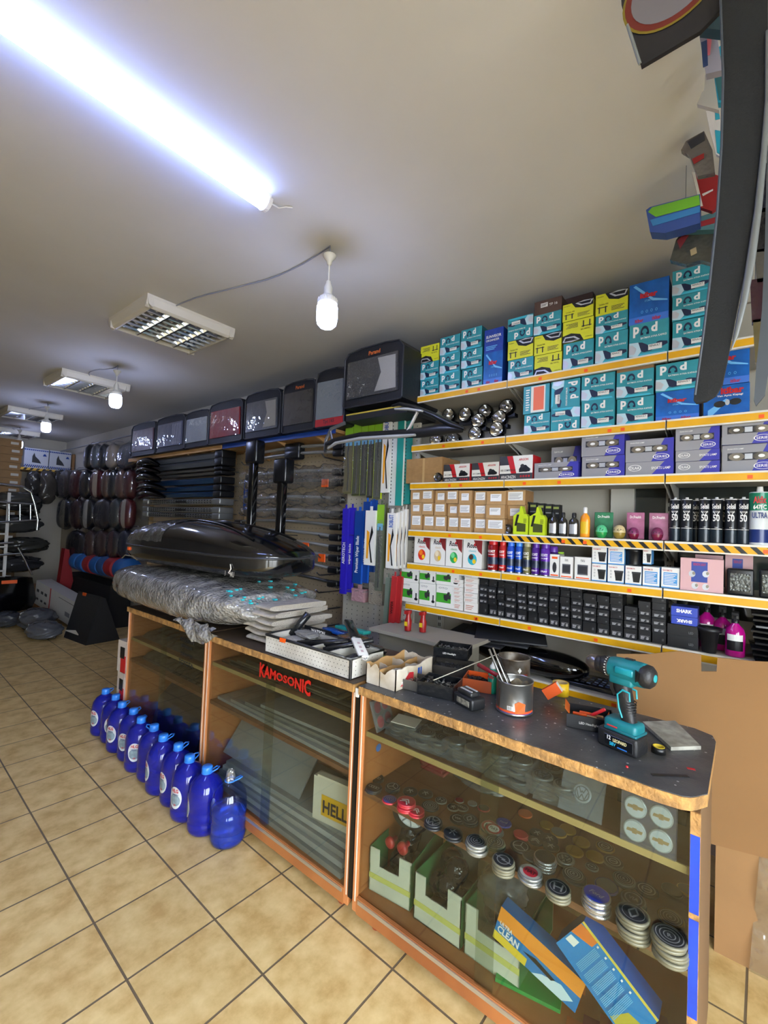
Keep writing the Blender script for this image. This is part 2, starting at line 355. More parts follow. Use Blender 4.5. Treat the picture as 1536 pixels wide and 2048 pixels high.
# ================================================================ printed cartons: unit boxes, front at local x=0
class Carton:
    def __init__(s, side, front=None, flip=0, top=None):
        s.mb = MB(); s.flip = flip
        s.mb.box(0, 1, -.5, .5, 0, 1, side)
        if front: s.rect(0, 0, 1, 1, front, 1)
        if top: s.mb.add([(0, -.5, 1.002), (1, -.5, 1.002), (1, .5, 1.002), (0, .5, 1.002)], [(0, 1, 2, 3)], top)
    def P(s, u, v, k):
        if s.flip == 1: u, v = 1-u, 1-v
        if s.flip == 2: u, v = v, 1-u
        return (-.0035*k, .5-u, v)
    def poly(s, pts, mat, k=2): s.mb.add([s.P(u, v, k) for u, v in pts], [tuple(range(len(pts)))], mat); return s
    def rect(s, u0, v0, u1, v1, mat, k=2): return s.poly([(u0, v0), (u1, v0), (u1, v1), (u0, v1)], mat, k)
    def disc(s, u, v, ru, rv, mat, k=2, n=16, a0=0, a1=2*PI): return s.poly([(u+ru*math.cos(a0+(a1-a0)*i/(n-1)), v+rv*math.sin(a0+(a1-a0)*i/(n-1))) for i in range(n)], mat, k)
    def ring(s, u, v, ru, rv, w, mat, k=2, n=20, a0=0, a1=2*PI):
        for i in range(n):
            a, b = a0+(a1-a0)*i/n, a0+(a1-a0)*(i+1)/n
            s.poly([(u+ru*math.cos(a), v+rv*math.sin(a)), (u+ru*math.cos(b), v+rv*math.sin(b)), (u+ru*(1-w)*math.cos(b), v+rv*(1-w)*math.sin(b)), (u+ru*(1-w)*math.cos(a), v+rv*(1-w)*math.sin(a))], mat, k)
        return s
    def text(s, st, u0, v0, u1, v1, mat, k=3, bold=.01, shear=0):
        v, f, a = glyphs(st, bold, shear); s.mb.add([s.P(u0+(u1-u0)*x, v0+(v1-v0)*y, k) for x, y in v], f, mat); return s
    def lines(s, u0, v0, u1, v1, n, mat, k=2):
        for i in range(n):
            y = v1-(v1-v0)*(i+.5)/n; s.rect(u0, y-(v1-v0)*.22/n, u1-(u1-u0)*.35*((i*7) % 3)/3, y+(v1-v0)*.22/n, mat, k)
        return s
    def mesh(s, name):
        o = s.mb.build(name); me = o.data; bpy.data.objects.remove(o); return me
K = {}
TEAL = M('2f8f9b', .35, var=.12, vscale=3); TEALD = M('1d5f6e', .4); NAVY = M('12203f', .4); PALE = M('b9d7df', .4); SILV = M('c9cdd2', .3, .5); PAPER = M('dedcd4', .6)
def pnd(flip):
    c = Carton(TEALD, TEAL, flip, TEALD)
    c.text('p', .10, .60, .26, .92, WHITE, 3, .04).text('d', .56, .68, .72, 1.0-.04, WHITE, 3, .04)
    c.ring(.40, .70, .11, .2, .38, NAVY, 3, 12, 0, PI); c.rect(.29, .64, .36, .71, NAVY, 3).rect(.44, .64, .51, .71, NAVY, 3)
    c.text('BATMAN AYNA KAPAGI', .30, .52, .95, .58, WHITE, 3)
    c.poly([(0, .06), (.22, .02), (.34, .2), (.26, .44), (0, .46)], PALE, 2); c.poly([(0, .12), (.14, .1), (.2, .26), (.1, .38), (0, .4)], SILV, 3)
    c.poly([(.24, .44), (.34, .42), (.46, .34), (.56, .2), (.62, .3), (.6, .14), (.4, .12), (.32, .16), (.28, .3)], NAVY, 3)
    c.poly([(.70, .36), (.78, .38), (.97, .34), (.98, .26), (.82, .2), (.72, .26)], NAVY, 3); c.poly([(.2, .02), (.96, .02), (.9, .08), (.3, .1)], M('3fb0c8', .4), 2)
    c.rect(.5, .16, .84, .32, PAPER, 4).text('RENAULT', .53, .24, .8, .3, BLACK, 5); return c.mesh('teal_carton')
K['pnd'] = pnd(0); K['pndF'] = pnd(1); K['pndV'] = pnd(2)
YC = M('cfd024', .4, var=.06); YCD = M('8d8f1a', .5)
def yel(flip):
    c = Carton(YCD, YC, flip, YC); c.poly([(.3, 1), (.42, .7), (.72, .58), (1, .66), (1, 1)], BLACK, 2); c.poly([(.42, .93), (.6, .74), (.92, .72), (1, .95), (.7, 1)], SILV, 3).poly([(.5, .93), (.64, .8), (.9, .78), (.94, .93)], BLACK, 4)
    c.text('Handybar', .04, .84, .26, .9, BLACK); c.rect(.1, .1, .14, .4, DKGREY).rect(.3, .1, .34, .4, DKGREY).rect(.06, .34, .38, .38, DKGREY).lines(.5, .12, .9, .35, 4, DKGREY)
    c.text('TAVAN TIPI', .1, .46, .4, .53, BLACK); return c.mesh('yellow_carton')
K['yel'] = yel(0); K['yelF'] = yel(1)
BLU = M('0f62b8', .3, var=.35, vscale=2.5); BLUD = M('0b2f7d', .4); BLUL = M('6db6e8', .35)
def itibar(word):
    c = Carton(BLUD, BLU, 0, BLUD); c.poly([(.1, .93), (.16, .96), (.62, .56), (.97, .46), (.97, .43), (.6, .5)], BLUL, 2)
    c.text('itibar', .28, .60, .72, .74, RED, 4, .05); c.rect(0, 0, 1, .17, M('3a6fc9', .4), 2)
    c.text('itibar', .16, .03, .38, .12, RED, 4, .02).text('itibar', .6, .03, .82, .12, RED, 4, .02)
    for q in range(4): c.ring(.34+q*.12, .27, .03, .035, .3, BLUL, 3, 8)
    c.text('OTOMOTIV', .4, .5, .62, .55, BLUL, 4); return c.mesh('blue_carton')
K['iti'] = itibar(1)
c = Carton(BLUD, BLU, 0, BLUD); c.text('itibar', .38, .70, .88, .93, RED, 4, .05).text('Yan Ayna Kapagi', .3, .6, .86, .68, WHITE, 4, .02)
c.poly([(.1, .2), (.5, .55), (.56, .5), (.2, .02), (.1, .02)], BLUL, 2); c.disc(.36, .38, .13, .11, BLACK, 3).disc(.7, .42, .13, .11, BLACK, 3).disc(.53, .42, .05, .1, SILV, 4); K['iti2'] = c.mesh('blue_carton')
c = Carton(BLUD, M('1d3fa0', .4, var=.3, vscale=3)); c.text('SUNVISOR', .1, .62, .9, .74, WHITE, 3, .02).text('ORGANIZER', .1, .48, .8, .57, WHITE).lines(.1, .1, .7, .3, 3, BLUL); K['navy'] = c.mesh('navy_carton')
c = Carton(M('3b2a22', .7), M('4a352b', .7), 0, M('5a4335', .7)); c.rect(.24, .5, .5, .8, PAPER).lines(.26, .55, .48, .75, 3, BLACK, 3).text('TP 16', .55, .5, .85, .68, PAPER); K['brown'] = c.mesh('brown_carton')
c = Carton(CARD, M('8b6a47', .8)); c.rect(0, .7, .3, 1, M('c69a6a', .8)).rect(.68, .72, 1, 1, M('c69a6a', .8)); K['open'] = c.mesh('brown_carton')
c = Carton(TEALD, TEAL, 0, PAPER); c.rect(.3, .03, .85, .97, PAPER).rect(.4, .1, .8, .93, M('d9683a', .4), 3).lines(.1, .1, .25, .9, 9, WHITE, 3); K['orangewhite'] = c.mesh('orange_white_carton')
# white and red compressor cartons
c = Carton(RED, PAPER, 0, PAPER); c.rect(0, 0, 1, .26, M('33353a', .5)).poly([(0, 1), (.22, 1), (.34, .62), (.0, .62)], M('33353a', .5)).poly([(.22, 1), (.40, 1), (.52, .26), (.36, .26)], RED)
c.text('ARGON', .58, .78, .88, .88, RED, 3, .03, .3).text('AIR COMPRESSOR', .03, .36, .5, .44, BLACK); c.poly([(.6, .3), (.92, .32), (.9, .46), (.8, .6), (.66, .56), (.6, .44)], BLACK, 3).disc(.7, .56, .06, .08, DKGREY, 4).ring(.8, .4, .14, .1, .2, BLACK, 4)
c.text('ARACINIZIN', .05, .05, .5, .18, PAPER); 
for q in range(4): c.disc(.66+q*.08, .13, .03, .045, RED, 4, 10)
K['comp'] = c.mesh('compressor_carton')
# grey and violet fog lamp cartons
PUR = M('37379c', .35); LG = M('8d8c90', .4)
def fog(v):
    c = Carton(PUR, LG, 0, LG if v == 0 else M('6a6a78', .4)); c.poly([(.55, 0), (1, 0), (1, 1), (.82, 1)], PUR)
    if v == 0:
        c.rect(.10, .42, .88, .70, M('2b2b30', .3), 3); c.disc(.27, .56, .15, .15, CHROME, 4).disc(.72, .56, .15, .15, CHROME, 4).disc(.27, .56, .06, .06, WHITE, 5).disc(.72, .56, .06, .06, WHITE, 5).rect(.42, .46, .56, .66, SILV, 4)
        c.ring(.75, .2, .17, .13, .12, WHITE, 4).text('SERIES', .63, .15, .87, .25, WHITE, 4).text('DLAA FOG LAMP', .1, .83, .4, .88, WHITE)
    else:
        c.ring(.2, .55, .14, .25, .12, WHITE, 4).text('DLAA', .1, .45, .3, .65, WHITE, 4).text('SPORTS LAMP', .55, .4, .94, .6, WHITE, 4)
    return c.mesh('lamp_carton')
K['fog'] = fog(0); K['fogside'] = fog(1)
c = Carton(CARD, M('b08c5e', .8, var=.1), 0, M('a37f52', .8)); c.rect(.12, .32, .88, .9, M('e6e6e4', .6)); c.lines(.18, .38, .8, .8, 5, M('9a9a9c', .6), 3); K['lab'] = c.mesh('labelled_carton')
c = Carton(CARD, M('b08c5e', .8, var=.1), 0, M('a37f52', .8)); c.rect(.2, .25, .78, .78, M('e6e6e4', .6)); c.lines(.26, .5, .7, .72, 3, M('9a9a9c', .6), 3); K['lab2'] = c.mesh('labelled_carton')
c = Carton(CARD, M('a07c50', .8, var=.15), 0, M('a37f52', .8)); c.rect(.47, 0, .53, 1, M('b89868', .3)); K['plaincard'] = c.mesh('plain_carton')
# air freshener cartons
def rosti(col, c2):
    c = Carton(M('cfcac0', .5), PAPER, 0, PAPER); c.poly([(.55, 1), (1, 1), (1, .5), (.8, .62)], M('7a1f20', .5)); c.text('Rost', .2, .72, .72, .9, BLACK, 3, .03, .2).disc(.62, .84, .05, .05, RED, 4)
    c.disc(.5, .32, .24, .2, M(col, .4), 3).disc(.44, .4, .12, .1, M(c2, .4), 4).disc(.6, .25, .09, .08, M('e8c020', .4), 4).text('classic', .3, .58, .7, .66, M(col, .4), 3); return c.mesh('freshener_carton')
K['ro1'] = rosti('d03020', 'e87820'); K['ro2'] = rosti('c9b08a', 'e2d3b0'); K['ro3'] = rosti('2c9c50', '6fd08a'); K['ro4'] = rosti('2aa8b8', '4a3020')
c = Carton(M('cfcac0', .5), PAPER, 0, PAPER); c.disc(.5, .42, .22, .24, DKGREY, 3).rect(.2, .8, .8, .9, ORANGE, 3).rect(.1, .04, .9, .1, ORANGE, 3); K['wh1'] = c.mesh('white_carton')
c = Carton(M('cfcac0', .5), PAPER, 0, PAPER); c.rect(.18, .2, .82, .66, M('55575c', .4), 3).rect(.22, .26, .78, .6, M('2c2e33', .3), 4).rect(.1, .04, .9, .09, ORANGE, 3).text('FAN', .38, .78, .62, .9, BLACK, 3); K['wh2'] = c.mesh('white_carton')
BL2 = M('4a90c8', .4)
c = Carton(BL2, PAPER, 0, PAPER); c.rect(0, 0, 1, .06, BL2).poly([(.42, .62), (.95, .62), (.88, .14), (.5, .14)], BLACK, 3).rect(.4, .6, .97, .7, DKGREY, 4).text('TEKNOMOTIV', .05, .82, .6, .9, RED, 3)
for q in range(3): c.ring(.2, .65-q*.17, .05, .05, .3, DKGREY, 3, 8)
K['cup'] = c.mesh('cup_carton')
c = Carton(BL2, PAPER, 0, PAPER); c.rect(0, 0, 1, .06, BL2).rect(.12, .16, .88, .76, BL2, 3).lines(.16, .18, .84, .72, 7, PAPER, 4).text('TEKNOMOTIV', .05, .82, .6, .9, RED, 3); K['cups'] = c.mesh('cup_carton')
PINK = M('caa0a0', .5)
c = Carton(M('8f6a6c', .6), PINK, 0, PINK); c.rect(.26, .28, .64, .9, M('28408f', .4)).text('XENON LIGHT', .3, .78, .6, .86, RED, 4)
for u, v in ((.28, .52), (.6, .54), (.35, .16), (.6, .15)): c.disc(u, v, .08, .1, SILV, 3).disc(u+.04, v+.02, .035, .05, CHROME, 4)
K['pink'] = c.mesh('bulb_kit_carton')
GRN = M('3f9a2c', .4)
c = Carton(M('d2d2cc', .5), PAPER, 0, M('cfd0c8', .5)); c.rect(.0, .22, .66, .64, GRN).poly([(.35, .35), (.5, .3), (.62, .7), (.52, .72)], DKGREY, 3).rect(.34, .4, .66, .58, DKGREY, 4).disc(.88, .2, .1, .07, BLACK, 3).rect(.84, .2, .92, .5, DKGREY, 3).text('OTO', .1, .82, .5, .9, GREY, 3); K['grn'] = c.mesh('holder_carton')
c = Carton(M('cbc6bc', .5), M('ddd9d0', .5), 0, PAPER); c.lines(.1, .2, .7, .75, 3, M('b9785f', .5)); K['sw'] = c.mesh('small_white_carton')
BC = M('17181a', .42)
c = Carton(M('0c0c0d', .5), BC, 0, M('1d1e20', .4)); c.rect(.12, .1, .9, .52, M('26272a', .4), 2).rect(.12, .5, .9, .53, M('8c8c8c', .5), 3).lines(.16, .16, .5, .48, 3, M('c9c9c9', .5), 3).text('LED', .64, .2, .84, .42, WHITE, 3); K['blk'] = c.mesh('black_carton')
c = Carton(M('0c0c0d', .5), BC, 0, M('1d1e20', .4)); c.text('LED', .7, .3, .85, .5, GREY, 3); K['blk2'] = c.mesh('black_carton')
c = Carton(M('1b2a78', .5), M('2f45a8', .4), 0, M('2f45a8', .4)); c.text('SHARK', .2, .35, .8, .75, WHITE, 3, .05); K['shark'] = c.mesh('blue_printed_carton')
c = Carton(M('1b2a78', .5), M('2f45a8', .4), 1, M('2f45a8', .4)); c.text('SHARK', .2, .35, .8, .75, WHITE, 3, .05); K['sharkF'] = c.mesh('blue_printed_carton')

def scrop(ox, oy, s): return lambda x, y: (ox+x*s, oy+y*s)
C1 = scrop(800, 500, .47917); C2 = scrop(800, 960, .47917)
def stack(crop, shelf, x0, x1, tops, name, desc, cat, group, where, depth=.2, y0=None, dx=.015, gap=.0015, z0=None, jit=.012, labels=None):
    """a pile on a shelf: x0..x1 its sides and `tops` the top edges, bottom one first, as they show in the crop; each carton is a thing"""
    X = SX+dx; cx = (x0+x1)/2; ym = 300
    z = SZ[shelf]+.0025 if z0 is None else z0; out = []
    for i, (yt, kind) in enumerate(tops):
        pt = onX(*crop(cx, yt), X); zt = pt.z
        ya = onX(*crop(x0, yt+20), X).y; yb = onX(*crop(x1, yt+20), X).y
        w = abs(ya-yb)-gap*2; h = max(zt-z, .02)
        lab = labels[i] if labels else ('%s, %s' % (desc, where if isinstance(where, str) else where(i)))
        o = put(name, K[kind], None, (X+random.uniform(0, jit), (ya+yb)/2, z), random.uniform(-.02, .02), lab, cat, group, None, (depth, w, h-.001)); out.append(o); z = zt+.0005
    return out
UP = ['bottom carton', 'second carton up', 'third carton up', 'fourth carton up', 'fifth carton up', 'sixth carton up', 'seventh carton up', 'eighth carton up', 'ninth carton up', 'tenth carton up']
def wh(n, shelf): return lambda i: '%s of stack %s on the %s yellow shelf' % (UP[i].replace(' carton', ''), (ORD[n]), SHN[shelf])
# ---- top shelf
G1 = 'teal, yellow and blue cartons on the top yellow shelf'
NM = dict(pnd='teal_carton', pndF='teal_carton', pndV='teal_carton', yel='yellow_carton', yelF='yellow_carton', iti='blue_carton', iti2='blue_carton', navy='navy_carton', brown='brown_carton', open='brown_carton', orangewhite='orange_white_carton')
DS = dict(pnd='teal mirror-cover carton', pndF='upside-down teal mirror-cover carton', pndV='teal mirror-cover carton on its end', yel='yellow roof-bar carton', yelF='upside-down yellow roof-bar carton', iti='bright blue carton with red lettering', iti2='blue carton with two black ovals',
          navy='dark blue carton', brown='dark brown carton with white label', open='open brown carton flaps', orangewhite='orange and white carton')
def pile(crop, shelf, x0, x1, tops, num, depth=.2, group=None, z0=None, dx=.015):
    X = SX+dx
    labs = ['%s, %s in stack %s on the %s yellow shelf' % (DS[k], ['bottom', 'second up', 'third up', 'fourth up', 'fifth up'][i], ORD[num], SHN[shelf]) for i, (y, k) in enumerate(tops)]
    names = [NM[k] for y, k in tops]
    os_ = stack(crop, shelf, x0, x1, tops, 'carton', '', 'box', group or 'printed cartons on the %s yellow shelf' % SHN[shelf], '', depth, labels=labs, z0=z0, dx=dx)
    for o, n in zip(os_, names): o.name = n
    return os_
A = 'A'
pile(C1, A, 84, 161, [(538, 'pnd'), (466, 'pnd'), (394, 'yelF')], 1)
pile(C1, A, 165, 250, [(512, 'pnd'), (433, 'pnd'), (356, 'pnd')], 2)
pile(C1, A, 255, 342, [(490, 'pnd'), (412, 'pnd'), (325, 'pnd')], 3)
pile(C1, A, 350, 430, [(424, 'iti'), (325, 'navy')], 4, .25)
pile(C1, A, 448, 555, [(450, 'pnd'), (370, 'yel'), (275, 'pndF')], 5)
pile(C1, A, 559, 674, [(430, 'yelF'), (348, 'yel'), (262, 'pnd'), (202, 'brown')], 6)
pile(C1, A, 679, 808, [(378, 'pnd'), (288, 'yelF'), (215, 'yel')], 7)
pile(C1, A, 680, 805, [(190, 'brown')], 8, .14, z0=2.66, dx=.22)
pile(C1, A, 816, 952, [(342, 'pnd'), (262, 'pnd'), (172, 'yel')], 9)
pile(C1, A, 957, 1124, [(298, 'pnd'), (125, 'iti')], 10, .24)
pile(C1, A, 1136, 1300, [(282, 'pnd'), (178, 'pnd'), (68, 'pnd')], 11)
B = 'B'
pile(C1, B, 515, 625, [(680, 'pnd'), (563, 'orangewhite')], 1)
pile(C1, B, 629, 752, [(655, 'pndF'), (540, 'pndV')], 2)
pile(C1, B, 757, 898, [(625, 'pnd'), (516, 'pnd')], 3)
pile(C1, B, 903, 1060, [(612, 'pnd'), (500, 'pnd'), (452, 'open')], 4)
pile(C1, B, 1066, 1250, [(582, 'iti'), (464, 'pnd')], 5)
pile(C1, B, 1266, 1462, [(562, 'iti2'), (395, 'iti')], 6)
# round driving lamps
def lamp_thing(x, y, z, r, label):
    t = thing('driving_lamp', label, 'lamp', (x, y, z), 0, 'round driving lamps on the second yellow shelf')
    prof = [(.0, .10), (r*.5, .095), (r*.92, .05), (r, .02), (r, 0), (r*.9, -.004)]
    mb = MB(); mb.T = Matrix.Rotation(PI/2, 4, 'Y'); mb.lathe(prof, GLOSSBLACK, 24, cap=False); mb.build('housing', t)
    mb = MB(); mb.T = Matrix.Rotation(PI/2, 4, 'Y'); mb.lathe([(r*.88, 0), (r*.6, .03), (r*.2, .045), (0, .047)], CHROME, 24, cap=False); mb.build('reflector', t)
    mb = MB(); mb.T = Matrix.Rotation(PI/2, 4, 'Y'); mb.lathe([(r*.9, -.002), (r*.6, -.01), (0, -.014)], CLEAR(gloss=.1, rough=.05), 24, cap=False); mb.build('lens', t)
    MB().box(.02, .07, -r, r, -r-.012, -r+.01, BLACK).build('bracket', t)
    return t
k = 0
for cx, cy, dxx, lb in ((148, 790, .05, 'front row, leftmost'), (220, 790, .06, 'front row, second'), (312, 766, .05, 'front row, third'), (402, 748, .05, 'front row, rightmost'),
                  (325, 712, .16, 'middle row, left'), (413, 700, .16, 'middle row, right'), (200, 690, .25, 'back row, leftmost'), (270, 686, .25, 'back row, second'), (353, 674, .25, 'back row, third'), (443, 654, .25, 'back row, rightmost')):
    p = onX(*C1(cx, cy), SX+dxx); lamp_thing(p.x, p.y, p.z, .046 + dxx*.02, 'round black lamp with chrome reflector, %s on the second yellow shelf' % lb)
# a stepped stand that carries the lamps behind
# ---- third shelf: carton, compressors, fog lamps
C = 'C'
stack(C1, C, 26, 178, [(868, 'plaincard')], 'cardboard_box', '', 'box', None, '', .22, labels=['plain brown cardboard box at the left end of the third yellow shelf'])
for n, (a, b, y) in enumerate([(181, 292, 893), (298, 414, 886), (416, 556, 858)]):
    stack(C1, C, a, b, [(y, 'comp')], 'compressor_carton', '', 'box', 'white and red air compressor cartons', '', .12, labels=['white, red and black compressor carton, %s of three on the third yellow shelf' % ['left', 'middle', 'largest right'][n]])
for n, (a, b, tops, dxx) in enumerate([(560, 745, [(885, 'fog')], .015), (632, 755, [(820, 'fog')], .14), (757, 938, [(858, 'fog'), (765, 'fog')], .015), (940, 1143, [(882, 'fogside'), (786, 'fog')], .015), (1149, 1336, [(880, 'fogside'), (833, 'fogside'), (738, 'fog')], .015), (1343, 1580, [(808, 'fog'), (700, 'fog')], .015)]):
    labs = ['grey and violet lamp carton, %s of pile %s from the compressors, third yellow shelf' % (['bottom', 'second up', 'top'][i if len(tops) != 2 or i == 0 else 2], ORD[n+1]) for i in range(len(tops))]
    if len(tops) == 1: labs = ['grey and violet lamp carton %s the third yellow shelf' % ('lying beside the compressors on' if n == 0 else 'propped behind the first lamp carton on')]
    stack(C1, C, a, b, tops, 'lamp_carton', '', 'box', 'grey and violet lamp cartons', '', .13, labels=labs, dx=dxx, z0=(SZ['C']+.003 if n != 1 else SZ['C']+.003))
# ---- fourth shelf: labelled cartons
xs = [38, 88, 138, 190, 242, 299, 355, 438]
for i in range(7):
    t = (xs[i]+xs[i+1])/2
    y3 = [40+ (t-38)*.012, 92+(t-38)*.03, 141+(t-38)*.055]
    stack(C2, 'D', xs[i]+1, xs[i+1]-1, [(y3[2], 'lab'), (y3[1], 'lab' if i % 3 else 'lab2'), (y3[0], 'lab' if i % 2 else 'lab2')], 'labelled_carton', '', 'box', 'small brown cartons with white labels', '', .13, jit=.03,
          labels=['small brown carton with white label, %s of column %s on the fourth yellow shelf' % (['bottom', 'middle', 'top'][q], ORD[i+1]) for q in range(3)])
stack(C2, 'D', 441, 524, [(165, 'plaincard'), (105, 'lab2'), (42, 'lab')], 'labelled_carton', '', 'box', 'small brown cartons with white labels', '', .13, dx=.06,
      labels=['small brown carton with white label, %s of the last set-back column, fourth yellow shelf' % q for q in ('bottom', 'middle', 'top')])
# ---- fifth shelf
for n, (a, b, y, k) in enumerate([(57, 122, 234, 'ro1'), (125, 189, 236, 'ro2'), (192, 260, 243, 'ro3'), (263, 343, 250, 'ro4')]):
    stack(C2, 'E', a, b, [(y, k)], 'freshener_carton', '', 'box', 'white air freshener cartons', '', .07, labels=['white air freshener carton with %s picture on the fifth yellow shelf' % ['red and orange', 'beige', 'green', 'turquoise'][n]])
for n, (a, b, y, k) in enumerate([(622, 664, 310, 'wh1'), (666, 722, 320, 'wh2'), (726, 797, 322, 'wh2')]):
    stack(C2, 'E', a, b, [(y, k)], 'white_carton', '', 'box', 'white gadget cartons', '', .08, labels=['white carton with %s on the fifth yellow shelf' % ['round black picture beside the spray cans', 'grey window picture, middle of three', 'grey window picture, next to the cup cartons'][n]])
for n, (a, b, tops) in enumerate([(799, 862, [(350, 'cup'), (279, 'cup')]), (866, 936, [(354, 'cup'), (282, 'cups')]), (939, 1009, [(359, 'cup')]), (1012, 1085, [(362, 'cups')]), (1088, 1168, [(366, 'cups')])]):
    stack(C2, 'E', a, b, tops, 'cup_carton', '', 'box', 'white and blue cup cartons', '', .1, labels=['white and blue cup carton, %s stack %s from the left, fifth yellow shelf' % (['bottom of', 'top of'][i] if len(tops) > 1 else 'single in', ORD[n+1]) for i in range(len(tops))])
stack(C2, 'E', 1012, 1050, [(287, 'cup')], 'cup_carton', '', 'box', 'white and blue cup cartons', '', .08, z0=onX(*C2(1030, 352), SX+.03).z, labels=['narrow white and blue cup carton beside the black bin, fifth yellow shelf'])
stack(C2, 'E', 1169, 1353, [(328, 'pink')], 'bulb_kit_carton', '', 'box', 'pink bulb kit cartons', '', .05, labels=['large pink carton with blue panel and bulbs on the fifth yellow shelf'])
stack(C2, 'E', 1230, 1350, [(313, 'pink')], 'bulb_kit_carton', '', 'box', 'pink bulb kit cartons', '', .05, dx=.12, labels=['pink carton mostly hidden behind the large pink carton'])
stack(C2, 'E', 1356, 1476, [(313, 'pink')], 'bulb_kit_carton', '', 'box', 'pink bulb kit cartons', '', .05, dx=.12, labels=['pink carton with blue panel behind the square work lamp'])
# ---- sixth shelf
for n, (a, b, t1, t0) in enumerate([(5, 77, 426, 362), (81, 148, 432, 368), (150, 244, 440, 375)]):
    stack(C2, 'F', a, b, [(t1, 'grn'), (t0, 'grn')], 'holder_carton', '', 'box', 'white and green cartons', '', .13, labels=['white and green holder carton, %s row, %s of three, sixth yellow shelf' % (q, ['left', 'middle', 'right'][n]) for q in ('bottom', 'top')])
for n, (a, b, tb, lo, hi) in enumerate([(220, 262, 527, 415, 9), (265, 323, 533, 390, 9)]):
    N = 7; tops = [(tb-(tb-lo)*(i+1)/N, 'sw') for i in range(N)]
    stack(C2, 'F', a, b, tops, 'small_white_carton', '', 'box', 'small white cartons', '', .09, labels=['small flat white carton, %s in the %s pile, sixth yellow shelf' % (['bottom', 'second up', 'third up', 'fourth up', 'fifth up', 'sixth up', 'top'][i], ['left', 'right'][n]) for i in range(N)])
cols = [(325, 364, 6), (366, 401, 6), (403, 433, 6), (435, 484, 6), (487, 528, 6), (530, 571, 6), (573, 617, 6), (620, 662, 6), (665, 707, 7), (710, 760, 6), (762, 819, 5), (821, 873, 5), (876, 930, 6), (933, 990, 4), (993, 1046, 5), (1049, 1110, 6)]
for n, (a, b, N) in enumerate(cols):
    cx = (a+b)/2; yb = 540+(cx-345)*.181; hgt = 25+ (cx-345)*.009
    tops = [(yb-hgt*(i+1), 'blk' if (i < 4 and (n*7+i*3) % 5) else 'blk2') for i in range(N)]
    stack(C2, 'F', a, b, tops, 'black_carton', '', 'box', 'small black cartons on the sixth shelf', '', .1, jit=.02, labels=['small black carton with grey print, %s in column %s, sixth yellow shelf' % (['bottom', 'second up', 'third up', 'fourth up', 'fifth up', 'sixth up', 'seventh up'][i], ORD[n+1]) for i in range(N)])
stack(C2, 'F', 1114, 1246, [(654, 'blk2'), (606, 'blk2')], 'black_carton', '', 'box', 'wide black cartons', '', .12, labels=['wide black carton %s the blue cartons, sixth yellow shelf' % q for q in ('two below', 'directly below')])
z0 = onX(*C2(1185, 606), SX+.015).z+.001
stack(C2, 'F', 1130, 1244, [(570, 'sharkF'), (530, 'shark')], 'blue_printed_carton', '', 'box', 'blue printed cartons', '', .1, z0=z0, labels=['blue carton with %s white lettering on the black cartons' % q for q in ('upside-down', 'upright')])
# ================================================================ bottles, cans and single goods on the yellow shelves
def shelfpt(crop, shelf, cx, cyb, dx): p = onX(*crop(cx, cyb-30), SX+dx); return Vector((SX+dx, p.y, SZ[shelf]+.0025))
def hw(crop, x0, x1, yt, yb, dx):
    a = onX(*crop((x0+x1)/2, yt), SX+dx); l = onX(*crop(x0, (yt+yb)/2), SX+dx); r = onX(*crop(x1, (yt+yb)/2), SX+dx)
    return a.z, abs(l.y-r.y)
# silicone cartridges
SIL = M('17191d', .3); NAVY2 = M('141b26', .3)
def cartridge(r, h):
    t = thing('sealant_cartridge', 'x', 'cartridge', group='black sealant cartridges')
    mb = MB(); mb.lathe([(r*.96, 0), (r, .006), (r, h*.93), (r*.93, h*.94)], SIL, 24); 
    def wrap(u, v, z0, z1, a0, a1, rr): a = PI + a0+(a1-a0)*u; return (rr*math.cos(a), rr*math.sin(a)*1, z0+(z1-z0)*v)
    mb.grid(lambda u, v: wrap(u, v, h*.30, h*.31, -1.2, 1.2, r*1.01), 10, 1, WHITE); mb.grid(lambda u, v: wrap(u, v, h*.02, h*.28, -1.2, 1.2, r*1.008), 10, 1, M('23303a', .3, var=.5, vscale=30))
    for st, z, hh, w in (('Selsil', h*.74, h*.11, r*1.5), ('50', h*.47, h*.15, r*1.1), ('SILICONE', h*.66, h*.03, r*1.2), ('2 50', h*.33, h*.02, r)):
        v, f, a = glyphs(st, .02); vs = []
        ww = min(w, hh*a)
        for x, y in v:
            an = PI + (x-.5)*ww/r; vs.append((r*1.015*math.cos(an), r*1.015*math.sin(an), z+y*hh))
        mb.add(vs, f, WHITE)
    # chevron mark
    mb.add([(-r*1.02, q, z) for q, z in ((r*.5, h*.70), (0, h*.60), (-r*.5, h*.70), (-r*.5, h*.68), (0, h*.58), (r*.5, h*.68))], [(0, 1, 4, 5), (1, 2, 3, 4)], WHITE)
    mb.build('tube_body', t); MB().lathe([(r*.93, h*.94), (r*.9, h*.955), (r*.3, h*.96), (r*.26, h), (r*.2, h)], WHITE, 20).build('nozzle_cap', t); return t
first = None
def many(proto_fn, spots, names=None):
    """spots: (point, label); the first one is the builder's own, the rest are copies"""
    t = proto_fn(); out = []
    for i, (p, lab) in enumerate(spots):
        o = t if i == 0 else dup(t); o.location = p; o['label'] = lab; out.append(o)
    return out
zt, wd = hw(C2, 1172, 1223, 75, 250, .05)
sp = []
